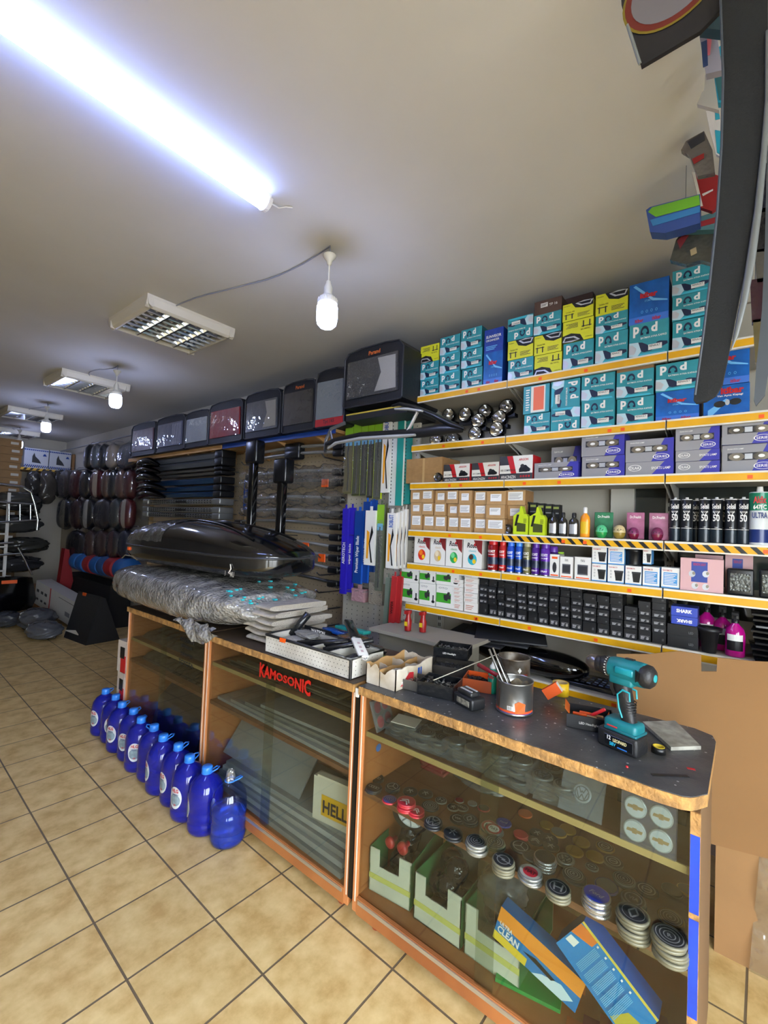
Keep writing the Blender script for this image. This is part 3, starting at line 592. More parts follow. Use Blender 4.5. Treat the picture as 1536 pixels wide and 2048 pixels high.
for i, (cx, dx, l) in enumerate([(1147, .06, 'leftmost in the front row'), (1196, .05, 'second in the front row'), (1271, .05, 'third in the front row'), (1320, .05, 'fourth in the front row'), (1381, .05, 'fifth in the front row'), (1433, .05, 'last in the front row'),
                             (1237, .12, 'behind between the second and third'), (1345, .12, 'behind between the fourth and fifth'), (1405, .14, 'behind the fifth and last')]):
    sp.append((shelfpt(C2, 'D', cx, 250, dx), 'black sealant cartridge, %s, on the fourth yellow shelf' % l))
many(lambda: cartridge(wd/2*.96, zt-SZ['D']), sp)
# large tin of sealant at the frame's edge
t = thing('sealant_can', 'tall green and white adhesive cartridge beside the black cartridges', 'cartridge', shelfpt(C2, 'D', 1500, 255, .05))
mb = MB(); r = .036; h = .235; mb.lathe([(r, 0), (r, h*.95), (r*.9, h*.96)], M('d4d8d6', .3), 24); mb.lathe([(r*1.01, h*.62), (r*1.01, h*.94)], M('157a5a', .3), 24, cap=False); mb.lathe([(r*1.01, .01), (r*1.01, h*.28)], M('1b2f6a', .3), 24, cap=False)
mb.text('Akfix', (-r*1.04, r*.6, h*.75), (0, -1, 0), (0, 0, 1), r*1.2, .03, RED, .03); mb.text('647FC', (-r*1.04, r*.6, h*.64), (0, -1, 0), (0, 0, 1), r*1.2, .02, WHITE, .03); mb.text('ULTRA', (-r*1.04, r*.7, h*.48), (0, -1, 0), (0, 0, 1), r*1.4, .025, M('1b2f6a', .3), .03); mb.build('tube_body', t)
MB().lathe([(.012, h*.96), (.01, h*1.06), (.006, h*1.06)], WHITE, 16).build('nozzle_cap', t)
# spray cans
def spray(col, capc, r=.028, h=.17):
    t = thing('spray_can', 'x', 'spray can', group='spray cans on the fifth yellow shelf'); cm = M(col, .25, .3)
    mb = MB(); mb.lathe([(r*.95, 0), (r, .004), (r, h*.76), (r*.8, h*.80)], cm, 24); mb.lathe([(r*1.01, h*.2), (r*1.01, h*.42)], M('2a3550', .3, var=.6, vscale=40), 24, cap=False)
    for st, z, hh in (('ROXY', h*.56, h*.08), ('COCKPIT', h*.48, h*.04), ('SPRAY', h*.1, h*.05)):
        v, f, a = glyphs(st, .02); ww = min(r*1.5, hh*a); mb.add([(-r*1.02*math.cos((x-.5)*ww/r), -r*1.02*math.sin((x-.5)*ww/r), z+y*hh) for x, y in v], f, WHITE)
    mb.lathe([(r*1.03, .0), (r*1.03, .005)], STEEL, 24, cap=False); mb.build('can_body', t)
    MB().lathe([(r*.86, h*.80), (r*.86, h*.97), (r*.75, h)], M(capc, .35), 20).build('can_cap', t); return t
z1, w1 = hw(C2, 446, 479, 250, 370, .03)
for i, (a, b, yt, col, cc, lab) in enumerate([(366, 410, 245, '8e1316', 'b81a1c', 'red spray can beside the white freshener cartons'), (413, 444, 247, 'b52220', 'c92a22', 'bright red spray can, second of the spray cans'),
        (446, 479, 250, '1846b0', '2f6fd8', 'blue spray can, third of the spray cans'), (481, 512, 251, '1a4fb8', '3a86e0', 'light blue spray can, fourth of the spray cans'), (513, 547, 252, '6d6a45', 'a9a27a', 'olive and beige spray can between blue and purple ones'),
        (549, 584, 256, '4a2080', '5a2a98', 'purple spray can beside the olive one'), (586, 628, 258, '5a2a98', '5a2a98', 'wider purple spray can in front, last of the row')]):
    p = shelfpt(C2, 'E', (a+b)/2, 370, .035); z, wdt = hw(C2, a, b, yt, 370, .035); o = spray(col, cc, wdt/2*.95, z-SZ['E']); o.location = p; o['label'] = lab
for cx, lab in ((640, 'purple spray can half hidden behind the white carton'),):
    o = spray('452078', '6a3aa8', .027, .16); o.location = shelfpt(C2, 'E', cx, 370, .12); o['label'] = lab
o = spray('7fb52a', 'a8d840', .024, .13); o.location = shelfpt(C2, 'E', 668, 370, .16); o['label'] = 'lime green can behind the white cartons'
# green blister bottles (fuel additive) and their black packs
LIME = M('b9cf22', .35)
for i, (a, b, yt) in enumerate([(476, 541, 112), (543, 612, 116)]):
    p = shelfpt(C2, 'D', (a+b)/2, 218, .03); z, wd = hw(C2, a, b, yt, 218, .03); h = z-SZ['D']
    t = thing('additive_bottle', 'lime green additive bottle pack, %s one, beside the labelled cartons' % ['left', 'right'][i], 'bottle', p, 0, 'lime green additive packs')
    mb = MB(); q = wd/2*.94; mb.prism([(q, 0), (-q, 0), (-q, h*.62), (-q*.75, h*.72), (-q*.45, h*.72), (-q*.1, h), (q*.1, h), (q*.2, h*.8), (q, h*.66)], -.02, .02, LIME); mb.build('bottle_body', t)
    mb = MB(); mb.prism([(q*.5, h*.1), (-q*.7, h*.1), (-q*.7, h*.38), (q*.5, h*.42)], -.0225, -.0202, M('3c4418', .4)); mb.prism([(q*.8, h*.3), (q*.55, h*.3), (q*.2, h*.7), (q*.5, h*.7)], -.0225, -.0202, BLACK)
    for k in range(4): mb.prism([(-q*.4, h*(.42+.04*k)), (-q*.8, h*(.42+.04*k)), (-q*.8, h*(.435+.04*k)), (-q*.4, h*(.435+.04*k))], -.0225, -.0202, BLACK)
    mb.build('label', t)
for i in range(6):
    cx = 492+i*32; p = shelfpt(C2, 'D', cx, 130, .10); z, wd = hw(C2, cx-14, cx+14, 90+i*3, 218, .10)
    mb = MB(); mb.box(0, .05, -wd/2, wd/2, 0, z-SZ['D'], M('191a1a', .4)); mb.box(-.001, 0, -wd/2*.8, wd/2*.8, (z-SZ['D'])*.86, (z-SZ['D'])*.93, M('8f9a4a', .4)); mb.box(-.001, 0, -wd/2*.8, wd/2*.8, (z-SZ['D'])*.7, (z-SZ['D'])*.74, GREY)
    mb.build('black_pack', None, p, 0, 'tall black pack with green print, %s of six behind the lime bottles' % ORD[i+1], 'box', 'black packs behind the lime bottles')
# oil-like bottles with chrome caps
def flask(lab, p, r, h, body, cap, liq=None):
    t = thing('flask', lab, 'bottle', p, 0, 'small bottles on the fourth yellow shelf')
    mb = MB(); mb.lathe([(r*.9, 0), (r, .004), (r, h*.55), (r*.9, h*.68), (r*.4, h*.78), (r*.36, h*.82)], body, 20, sx=.7); mb.build('bottle_body', t)
    MB().lathe([(r*.42, h*.80), (r*.42, h*.97), (r*.3, h)], cap, 16).build('bottle_cap', t)
    mb = MB(); mb.grid(lambda u, v: (-r*.72*math.cos((u-.5)*1.6), -r*1.02*math.sin((u-.5)*1.6), h*(.12+.4*v)), 8, 1, SILV if liq is None else liq); mb.build('label', t); return t
for i, (a, b, yt) in enumerate([(619, 659, 136), (661, 700, 137), (703, 748, 139)]):
    p = shelfpt(C2, 'D', (a+b)/2, 225, .03); z, wd = hw(C2, a, b, yt, 225, .03)
    flask('dark bottle with silver label, %s of three beside the lime packs' % ['left', 'middle', 'right'][i], p, wd/2*.95, z-SZ['D'], M('2a2824', .15, coat=.5), [BLACK, BLACK, BLACK][i])
p = shelfpt(C2, 'D', 772, 230, .03); z, wd = hw(C2, 750, 796, 116, 230, .03)
flask('orange-yellow bottle with white nozzle beside the dark bottles', p, wd/2*.9, z-SZ['D'], M('e8921a', .3), M('e0ded8', .4), M('d8b020', .4))
# hanging fresheners: egg shapes on cards
def egg(lab, a, b, yt, yb, card, shell, liquid, dx=.03):
    p = shelfpt(C2, 'D', (a+b)/2, yb, dx); z, wd = hw(C2, a, b, yt, yb, dx); h = z-SZ['D']; t = thing('air_freshener', lab, 'air freshener', p, 0, 'egg-shaped air fresheners')
    R = wd*.30
    if card: mb = MB(); mb.rbox(.04, .046, -wd/2*.96, wd/2*.96, .002, h, .002, M(card, .45, var=.3, vscale=30), 1); mb.text('Dr.Freshh', (.0392, wd*.3, h*.78), (0, -1, 0), (0, 0, 1), wd*.6, h*.1, WHITE, .02); mb.build('backing_card', t)
    else: R = wd*.48
    c = (0, 0, R*1.25)
    mb = MB(); mb.lathe([(R*.5, 0), (R*.7, R*.1), (R*.95, R*.7), (R, R*1.1)], M(liquid, .12, coat=.5), 20); mb.build('liquid_cup', t)
    mb = MB(); mb.lathe([(R*1.01, R*1.1), (R*.97, R*1.5), (R*.8, R*2.0), (R*.45, R*2.35), (0, R*2.45)], M(shell, .4), 20)
    for k in range(14): a2 = PI+(random.random()-.5)*2.2; v = random.random(); rr = R*(.96-.3*v); mb.cbox((rr*math.cos(a2), rr*math.sin(a2), R*(1.4+.6*v)), (.006, .003, .004), BLACK)
    mb.build('shell', t)
egg('green air freshener on a green card', 800, 882, 135, 236, '2f7d55', '58c088', '1f8a45'); egg('cream speckled egg air freshener without card', 888, 943, 168, 238, None, 'cdbb8a', '8a7430')
egg('pink and purple air freshener, left of two pink ones', 936, 1014, 136, 242, 'b0688a', '7a2a58', '6a1030'); egg('pink and purple air freshener, right of two pink ones', 1030, 1117, 138, 245, 'b0708c', '74284f', '701838')
# chrome ball lamp near the labelled cartons
def bulblamp(lab, crop, shelf, cx, cy, dx, r):
    p = onX(*crop(cx, cy), SX+dx); t = thing('round_lamp', lab, 'lamp', p, 0)
    t.location.z = SZ[shelf]+.003+r
    mb = MB(); mb.T = Matrix.Rotation(PI/2, 4, 'Y'); mb.lathe([(r, 0), (r*.95, r*.6), (r*.5, r), (0, r*1.05)], GLOSSBLACK, 20, cap=False); mb.build('housing', t)
    mb = MB(); mb.T = Matrix.Rotation(PI/2, 4, 'Y'); mb.lathe([(r*1.0, 0), (r*.85, r*.1), (r*.4, r*.3), (r*.1, -r*.05), (0, -r*.05)], M('808080', .15, 1.0), 20, cap=False); mb.build('reflector', t)
bulblamp('small round black lamp beside the labelled brown cartons', C2, 'D', 450, 190, .03, .028)
bulblamp('round chrome lamp between the cardboard box and first compressor carton', C1, 'C', 158, 945, .0, .03)
# black bin among the cup cartons
z0 = onX(*C2(975, 356), SX+.03).z; z1, wd = hw(C2, 942, 1014, 290, 356, .03); p = onX(*C2(977, 350), SX+.06); p.z = z0+.004
t = thing('cup_bin', 'black round plastic car bin standing on the cup cartons', 'bin', p); h = z1-z0
MB().lathe([(wd*.40, 0), (wd*.46, h*.78), (wd*.49, h*.8), (wd*.49, h*.86)], M('141416', .35), 28).build('bin_body', t); MB().lathe([(wd*.47, h*.86), (wd*.45, h*.97), (wd*.3, h)], M('1d1d20', .3), 28).build('lid', t)
# square work lamps
for i, (a, b, yt, yb) in enumerate([(1360, 1480, 374, 468), (1496, 1600, 378, 472)]):
    p = shelfpt(C2, 'E', (a+b)/2, yb, .02); z, wd = hw(C2, a, b, yt, yb, .02); h = z-SZ['E']; t = thing('work_lamp', 'square black work lamp with clear lens %s' % ['in front of the pink cartons', 'at the far end of the fifth shelf'][i], 'lamp', p, 0, 'square work lamps')
    MB().rbox(0, .05, -wd/2*.95, wd/2*.95, .0, h, .008, M('111113', .4)).build('housing', t)
    mb = MB(); mb.rbox(-.003, .001, -wd*.36, wd*.36, h*.16, h*.82, .001, M('5c5f5c', .35, .9, bump=.6, bscale=90), 1); mb.build('reflector', t)
    mb = MB(); mb.box(-.006, -.004, -wd*.37, wd*.37, h*.14, h*.84, CLEAR(gloss=.03)); mb.build('lens', t)
# magenta spray bottles
MAG = M('b0107a', .12, coat=.6)
def wash(lab, cx, dx, r, h, hidden=False):
    t = thing('spray_bottle', lab, 'bottle', shelfpt(C2, 'F', cx, 725, dx), 0, 'magenta spray bottles')
    mb = MB(); mb.lathe([(r*.92, 0), (r, .005), (r, h*.5), (r*.85, h*.62), (r*.35, h*.72), (r*.33, h*.76)], MAG, 24); mb.build('bottle_body', t)
    mb = MB(); mb.grid(lambda u, v: (-r*1.02*math.cos((u-.5)*1.7), -r*1.02*math.sin((u-.5)*1.7), h*(.14+.36*v)), 10, 1, M('1b1b1d', .3)); mb.grid(lambda u, v: (-r*1.03*math.cos((u-.5)*1.6), -r*1.03*math.sin((u-.5)*1.6), h*(.36+.14*v)), 10, 1, PAPER)
    mb.build('label', t)
    mb = MB(); mb.lathe([(r*.38, h*.74), (r*.38, h*.82), (r*.25, h*.84)], BLACK, 16); mb.prism([(-.012, h*.84), (.035, h*.86), (.035, h*.93), (.01, h), (-.05, h), (-.055, h*.94), (-.012, h*.92)], -.012, .012, BLACK, 'y'); mb.prism([(-.03, h*.92), (-.022, h*.92), (-.034, h*.8), (-.042, h*.8)], -.004, .004, BLACK, 'y'); mb.build('trigger_head', t)
wash('magenta spray bottle in front with white and black label', 1398, .05, .036, .19); wash('magenta spray bottle behind to the left', 1345, .14, .034, .2); wash('magenta spray bottle beside the blue cartons', 1278, .16, .036, .215)
for i, (cx, dx, h) in enumerate([(1290, .03, .11)]):
    t = thing('cup_holder', 'black conical plastic holder in front of the magenta bottles', 'cup holder', shelfpt(C2, 'F', cx, 705, dx))
    MB().lathe([(.026, 0), (.036, h*.8), (.046, h*.84), (.048, h), (.04, h), (.036, h*.86)], M('0e0e10', .5), 24, cap=False).build('cup', t); MB().box(-.02, .02, .04, .07, h*.75, h*.95, M('0e0e10', .5)).build('clip', t)
# pile of wrapped black packets at the frame's edge
for i in range(9):
    mb = MB(); h = .022; z = SZ['F']+.003+i*.0235
    mb.grid(lambda u, v: (-.02+.2*u, -.13+.26*v, h*(.35+.65*math.sin(PI*min(max(u, .03), .97))*math.sin(PI*min(max(v, .03), .97))**.5)), 8, 8, M('1a1b1d', .12, bump=.5, bscale=40)); mb.box(-.018, .178, -.128, .128, 0, h*.35, M('1a1b1d', .15))
    mb.build('wrapped_packet', None, (SX+.02, -.155+.006*(i % 3), z), random.uniform(-.1, .1), 'black packet in clear wrap, %s from the bottom beside the magenta bottles' % ORD[i+1], 'packet', 'black wrapped packets on the sixth shelf')
# under the shelves: glossy mud flaps and mats on the lowest boards
def blob(name, lab, cat, c, d, mat, n=2.6, rot=0, nu=28, nv=14, group=None):
    crumple = .16 if name in ('plastic_bag', 'wrapped_bundle', 'hanging_bag', 'parts_packet', 'clear_bag', 'wrapped_part') else 0; ph = len(lab)*1.3
    if crumple: nu, nv = 64, 28
    def fn(u, v):
        a = 2*PI*u; b = PI*(v-.5); ca, sa, cb, sb = math.cos(a), math.sin(a), math.cos(b), math.sin(b); pw = lambda q: math.copysign(abs(q)**(2/n), q)
        k = 1 if not crumple else 1+crumple*(.5*math.sin(5*a+3*math.sin(4*b+ph))+.35*abs(math.sin(9*a*1.0+7*b+ph))*cb+.3*math.sin(11*b+2*math.cos(3*a)))*cb
        return (d[0]/2*pw(cb)*pw(ca)*k, d[1]/2*pw(cb)*pw(sa)*k, d[2]/2*pw(sb)*(k if sb > 0 else 1))
    mb = MB(); mb.grid(fn, nu, nv, mat, wrapu=True); return mb.build(name, None, c, rot, lab, cat, group)
# wall window behind the shelves with a white post
W = MB(); W.box(X1-.02, X1-.005, -1.0, .50, 1.2, 1.9, M('2d3330', .06, bump=.05, bscale=3)); struct('window_2', W)
W = MB(); W.box(X1-.06, X1-.02, .50, .62, .3, 1.95, M('c8c4b8', .5)); struct('trim_1', W)
# ================================================================ wiper packs hanging between the yellow shelves and the rack
C5 = scrop(480, 640, .3028)
pegw = thing('pegboard', 'perforated white metal panel carrying the hanging wiper packs', 'panel', (SX+.12, 2.1, 0))
mb = MB(); mb.box(0, .02, -.31, .36, .1, 2.45, M('bdb8aa', .5)); 
for i in range(12):
    for k in range(60): mb.box(-.001, .0, -.29+i*.055, -.285+i*.055, .4+k*.034, .408+k*.034, SLOT)
mb.build('panel', pegw)
for z in (2.40, 1.52, 1.12):
    mb = MB(); mb.box(-.02, -.0015, -.30, .34, z-.012, z+.012, STEEL); 
    for i in range(9): mb.tube([(-.02, -.28+i*.075, z), (-.16, -.28+i*.075, z+.004)], .0025, STEEL, 6)
    mb.build('hook_rail', pegw)
def pack(x0, x1, yt, yb, X, lab, front, side=None, win=None, txt=None, th=.018, name='wiper_pack', lean=0, hang=True, cat='wiper blade pack'):
    a = onX(*C5((x0+x1)/2, yt), X); b = onX(*C5((x0+x1)/2, yb), X); l = onX(*C5(x0, (yt+yb)/2), X); r = onX(*C5(x1, (yt+yb)/2), X)
    w = abs(l.y-r.y); h = a.z-b.z; mb = MB(); side = side or front
    mb.box(0, th, -w/2, w/2, 0, h, side); mb.add([(-.0008, -w/2, 0), (-.0008, w/2, 0), (-.0008, w/2, h), (-.0008, -w/2, h)], [(0, 1, 2, 3)], front)
    mb.box(th*.3, th*.6, -w*.12, w*.12, h, h+.03, side)
    t = put(name, None, None, (X, (l.y+r.y)/2, b.z), (lean, 0, 0), lab, cat, 'hanging wiper blade packs'); mb.build('sleeve', t)
    if win == 'blade':
        mb = MB(); mb.prism([(w*.28, h*.12), (w*.1, h*.12), (w*.02, h*.6), (w*.3, h*.64)], -.0022, -.001, M('e8a020', .4)); mb.prism([(-w*.35, h*.05), (-w*.2, h*.05), (w*.05, h*.4), (-w*.2, h*.72), (-w*.35, h*.6), (-w*.05, h*.4)], -.0035, -.0022, BLACK); mb.build('blade_picture', t)
    if win == 'slot':
        mb = MB(); mb.tube([(-.004, 0, h*.04), (-.008, -w*.1, h*.3), (-.008, w*.05, h*.6), (-.004, 0, h*.74)], .006, M('0d0e0d', .35), 6); mb.build('blade', t)
        mb = MB(); mb.grid(lambda u, v: (-.012-.004*math.sin(PI*u), -w/2+w*u, h*.02+h*.8*v), 6, 1, CLEAR(gloss=.16, rough=.1, bump=.3, bscale=30, haze=.05)); mb.build('clear_cover', t)
        mb = MB(); mb.box(-.005, -.001, -w/2, w/2, h*.76, h, M('7fae2c', .4)); mb.box(-.0055, -.005, -w*.4, w*.4, h*.70, h*.78, M('6cc0e6', .4)); mb.build('header', t)
    if win == 'dots':
        mb = MB()
        for k in range(26): mb.box(-.0015, -.001, w*.15, w*.28, h*(.03+k*.037), h*(.045+k*.037), SLOT)
        mb.build('perforation', t)
    if txt:
        st, col, z0, z1 = txt; mb = MB(); mb.text(st, (-.0042, w*.26, h*z0), (0, 0, 1), (0, 1, 0) if False else (0, 1, 0), h*(z1-z0), w*.5, col, .02) if False else mb.text(st, (-.0042, w*.26, h*z1), (0, 0, -1), (0, -1, 0), h*(z1-z0), w*.55, col, .02) if False else mb.text(st, (-.0042, -w*.25, h*z0), (0, 0, 1), (0, 1, 0), h*(z1-z0), w*.5, col, .02); mb.build('lettering', t)
    return t
OLIVE = M('5d5c38', .35); PURP = M('2b22a8', .35); BLUE = M('1b56b4', .35); BLUE2 = M('123c88', .35); TEALP = M('1f8c84', .4); WBL = M('1f4fb0', .4)
rows = [(692, 745, 700, 1146, 'olive wiper pack, leftmost of the upper row', M('6b6540', .35), 'slot'), (748, 797, 690, 1160, 'dark green wiper pack, second of the upper row', M('3f4524', .35), 'slot'), (800, 842, 680, 1160, 'dark grey wiper pack, third of the upper row', M('33372c', .35), 'slot'),
        (846, 884, 670, 1176, 'black wiper pack with lime edge, fourth of the upper row', M('26281e', .35), 'slot'), (888, 936, 650, 1182, 'grey-green wiper pack, fifth of the upper row', M('4c5040', .35), 'slot')]
for a, b, t0, b0, lab, mt, wn_ in rows: pack(a, b, t0, b0, SX+.02, lab, mt, LIME, wn_)
pack(938, 990, 632, 1140, SX+.0, 'white wiper pack with blue lettering and orange picture, upper row', PAPER, PAPER, 'blade', ('ROBUST', WBL, .74, .98))
pack(994, 1033, 610, 1226, SX+.02, 'white perforated strip beside the upper white wiper pack', M('c9cfca', .4), None, 'dots', name='perforated_strip', cat='metal strip')
pack(1036, 1078, 605, 1226, SX+.02, 'teal wiper pack, left of two in the upper row', TEALP, PAPER); pack(1082, 1126, 600, 1216, SX+.04, 'teal wiper pack, right of two in the upper row', M('1a7a74', .4), TEALP, 'dots')
pack(668, 705, 1245, 1810, SX-.03, 'purple wiper pack, leftmost in the lower row', PURP, None, None, ('AEROTECH', WHITE, .35, .6)); pack(708, 748, 1240, 1800, SX-.0, 'purple wiper pack beside the first blue one', PURP, None, None, ('wiper blade', WHITE, .3, .6))
pack(752, 806, 1260, 1742, SX-.02, 'blue wiper pack, left of two in the lower row', BLUE2, BLUE, None, ('Premium Wiper Blade', WHITE, .15, .65)); pack(806, 850, 1200, 1738, SX-.0, 'blue wiper pack, right of two in the lower row', BLUE2, BLUE, None, ('Wiper Blade', WHITE, .2, .6))
pack(852, 892, 1190, 1665, SX+.02, 'dark blue wiper pack behind the white one, lower row', BLUE2, BLUE)
pack(824, 890, 1258, 1620, SX-.05, 'white wiper pack with orange band in front of the blue ones', PAPER, PAPER, 'blade')
pack(900, 945, 1220, 1790, SX-.03, 'clear grey-green wiper pack in the middle of the lower row', M('5c6350', .35), None, 'slot'); pack(948, 968, 1240, 1640, SX-.0, 'narrow olive pack beside the clear one', OLIVE)
pack(968, 1024, 1275, 1640, SX-.06, 'white wiper pack with blue lettering, front of the lower row', PAPER, PAPER, 'blade', ('ROBUST', WBL, .74, .97))
for i in range(3): pack(1028+i*24, 1050+i*24, 1270-i*10, 1645-i*5, SX-.04+i*.02, 'white wiper pack seen edge-on, %s behind the front white one' % ORD[i+1], PAPER, M('c9c4ba', .5), 'blade')
pack(985, 1018, 1690, 2010, SX-.12, 'red wiper pack with yellow tag, left of two at counter height', M('a82a2c', .35), None, None, ('WIPER', M('30100f', .4), .1, .6), lean=.05); pack(1020, 1054, 1690, 2000, SX-.11, 'red wiper pack with yellow tag, right of two at counter height', M('a02426', .35), lean=.05)
pack(950, 978, 1700, 2010, SX-.08, 'grey-green wiper pack beside the red ones', M('6f7a6c', .35), None, None, lean=.03)
pack(735, 820, 1775, 1860, SX-.0, 'pinkish bubble wrapped packet under the blue wiper packs', M('b58c90', .2, bump=1, bscale=60), name='bubble_packet', cat='packet', th=.05)
pack(850, 940, 1740, 1880, SX-.02, 'clear mesh-patterned packet under the wiper packs', M('8e8574', .2, bump=1, bscale=120), name='mesh_packet', cat='packet', th=.03)
# ================================================================ wooden-topped rack with car mats, rails and steps
RY0, RY1, RY2 = 2.47, 4.05, 6.25; RX = 2.42
PEG = M('b8a686', .7); WOOD = M('c09a68', .6, c2='a97f4c', vscale=5, stretch=(1, 1, 8))
for i, (ya, yb) in enumerate([(RY0, RY1-.01), (RY1+.01, RY2)]):
    t = thing('storage_rack', ['tall rack with pegboard back holding wrapped roof rails', 'tall rack holding running boards and glossy black trim'][i], 'rack', (RX, 0, 0), 0, 'storage racks along the wall')
    mb = MB(); mb.box(.33, .35, ya, yb, .15, 2.33, PEG)
    n = int((yb-ya)/.05)
    for a in range(n):
        for k in range(40): mb.box(.3285, .33, ya+.03+a*.05, ya+.036+a*.05, .35+k*.05, .356+k*.05, SLOT)
    mb.build('back_panel', t)
    for y in (ya, yb-.04):
        mb = MB(); mb.box(.28, .33, y, y+.04, 0, 2.33, M('b09a74', .6)); mb.build('upright', t)
    sh = MB(); sh.box(.0, .35, ya, yb, 2.305, 2.33, WOOD)
    s = sh.build('shelf', t); MB().box(-.008, 0, ya, yb, 2.295, 2.335, M('1f3f8f', .35) if i == 0 else WOOD).build('shelf_edge', s)
    k = ya+.25
    while k < yb-.1:
        mb = MB(); mb.prism([(.02, 2.305), (.33, 2.305), (.33, 2.2), (.29, 2.21)], k, k+.02, WOOD, 'y'); mb.build('bracket', t); k += .5
    for zz in ([2.15, 1.98, 1.82, 1.66, 1.5, 1.34, 1.2, 1.06, .92, .78, .64, .5] if i == 0 else [2.13, 1.98, 1.83, 1.68, 1.56, 1.46, 1.3]):
        for y in (ya+.2, (ya+yb)/2, yb-.25): MB().tube([(.33, y, zz-.02), (.08, y, zz-.015), (.05, y, zz+.01)], .006, STEEL, 6).build('rack_arm', t)
# wrapped roof rails in the first rack
PLW = CLEAR(gloss=.20, rough=.12, bump=.9, bscale=16, haze=.10, hazec='b8b4aa')
SILR = M('b4b6b2', .3, .6); BLKR = M('151617', .3)
rails = [(862, SILR, 0), (905, SILR, 0), (1022, SILR, 1), (1085, M('7d7b74', .3, .5), 1), (1192, SILR, 1), (1280, SILR, 1), (1358, M('a3a7a2', .3, .8), 0), (1425, SILR, 0), (1490, SILR, 0), (1552, SILR, 0), (1625, SILR, 0), (1712, M('6f7274', .25, .8), 0)]
for i, (yy, mt, wrap) in enumerate(rails):
    z = onX(*C5(400, yy), RX+.12).z
    t = thing('roof_rail', 'x', 'roof rail', (RX+.13, 0, z), 0, 'roof rails on the pegboard rack')
    ya, yb = RY0+.02, RY1-.25 if i < 6 else RY1-.1
    t['label'] = '%s roof rail, %s from the top on the pegboard rack' % ('plastic-wrapped' if wrap else 'bare silver', ORD[i+1])
    d = (0, .012, .0)[i % 3]
    pts = [(0, ya + (yb-ya)*k/12, .035*math.sin(PI*k/12)**.6) for k in range(13)]
    MB().tube(pts, .02, mt, 10, flat=.7).build('bar', t)
    for y, s in ((ya+.06, 1), (yb-.06, -1)):
        mb = MB(); mb.rbox(-.03, .03, y-.06, y+.06, -.025, .03, .015, BLKR); mb.build('end_foot', t)
    if i in (0, 1): MB().rbox(-.045, .035, 3.0, 3.2, -.02, .07, .02, BLKR).build('clamp', t)
    if i in (3, 8, 9): mb = MB(); mb.rbox(-.045, -.035, 2.62+.1*(i % 3), 2.70+.1*(i % 3), -.035, .03, .003, ORANGE, 1); mb.build('price_tag', t)
    if wrap:
        def sleeve(u, v, sd=i): a = 2*PI*u; y = ya-.03+(yb-ya+.06)*v; w = 1+.22*math.sin(v*37+sd)+.16*math.sin(v*71+a*3+sd); return (.055*math.cos(a)*w, y, .02+.05*math.sin(a)*w)
        MB().grid(sleeve, 14, 60, PLW, wrapu=True).build('plastic_sleeve', t)
# running boards in the second rack
CB = scrop(240, 850, .1823)
BST = M('1c3d5e', .3, .4); DBAR = M('55595a', .35, .4)
items = [(355, 'grey', DBAR, .035), (430, 'grey', DBAR, .035), (500, 'thin silver', M('8a8c8a', .3, .8), .014), (545, 'thin silver', M('8a8c8a', .3, .8), .014), (620, 'blue', BST, .03), (700, 'blue', BST, .026), (765, 'blue', BST, .026), (845, 'perforated silver', M('8d8f8c', .35, .6), .028), (935, 'perforated silver', M('8d8f8c', .35, .6), .028), (1000, 'perforated silver', M('7c7e7c', .35, .6), .028)]
for i, (yy, nm, mt, hh) in enumerate(items):
    z = onX(*CB(950, yy), RX+.1).z; ya, yb = 4.15, 5.75
    t = thing('running_board', '%s running board, %s from the top on the far rack' % (nm, ORD[i+1]), 'running board', (RX+.1, 0, z), 0, 'running boards on the far rack')
    mb = MB(); mb.prism([(-.06, -hh), (.06, -hh*.8), (.07, hh*.8), (-.05, hh), (-.07, hh*.3)], ya, yb, mt, 'y')
    if 'perf' in nm:
        for k in range(26):
            for q in (-.4, .4): mb.box(-.0735+.0, -.055, ya+.12+k*.055, ya+.135+k*.055, hh*(q-.2), hh*(q+.2), SLOT)
        mb.prism([(q[0], q[1]) for q in ((ya+.62, -hh*.5), (ya+.85, -hh*.5), (ya+.85, hh*.4), (ya+.78, hh*.2), (ya+.735, hh*.5), (ya+.69, hh*.2), (ya+.62, hh*.4))], -.076, -.0715, BLACK)
    mb.build('tread', t)
    for y in (ya, yb):
        mb = MB(); mb.rbox(-.085, .08, y-.07, y+.07, -hh*1.15, hh*1.15, .012, BLKR if 'perf' not in nm else M('8f918f', .3, .6)); mb.build('end_cap', t)
# glossy black trim pieces at the far end of the second rack
for i, (cx, cy, L, hh) in enumerate([(330, 460, .55, .06), (330, 540, .6, .04), (330, 620, .62, .07), (360, 720, .75, .04), (360, 800, .7, .05), (330, 890, .7, .05)][:5]):
    p = onX(*CB(cx, cy), RX-.02)
    def fn(u, v, L=L, hh=hh): y = (u-.5)*L; w = math.sin(PI*min(max(u, .02), .98))**.5; a = -1.2+2.4*v; return (-.12*math.cos(a)*w, y, hh*math.sin(a)*w + .05*math.sin(PI*u))
    mb = MB(); mb.grid(fn, 24, 8, GLOSSBLACK); mb.grid(lambda u, v: (fn(u, v)[0]+.012, fn(u, v)[1], fn(u, v)[2]), 24, 8, GLOSSBLACK)
    mb.build('spoiler', None, p, 0, 'curved glossy black spoiler, %s from the top at the far rack end' % ORD[i+1], 'spoiler', 'glossy black spoilers on the far rack')
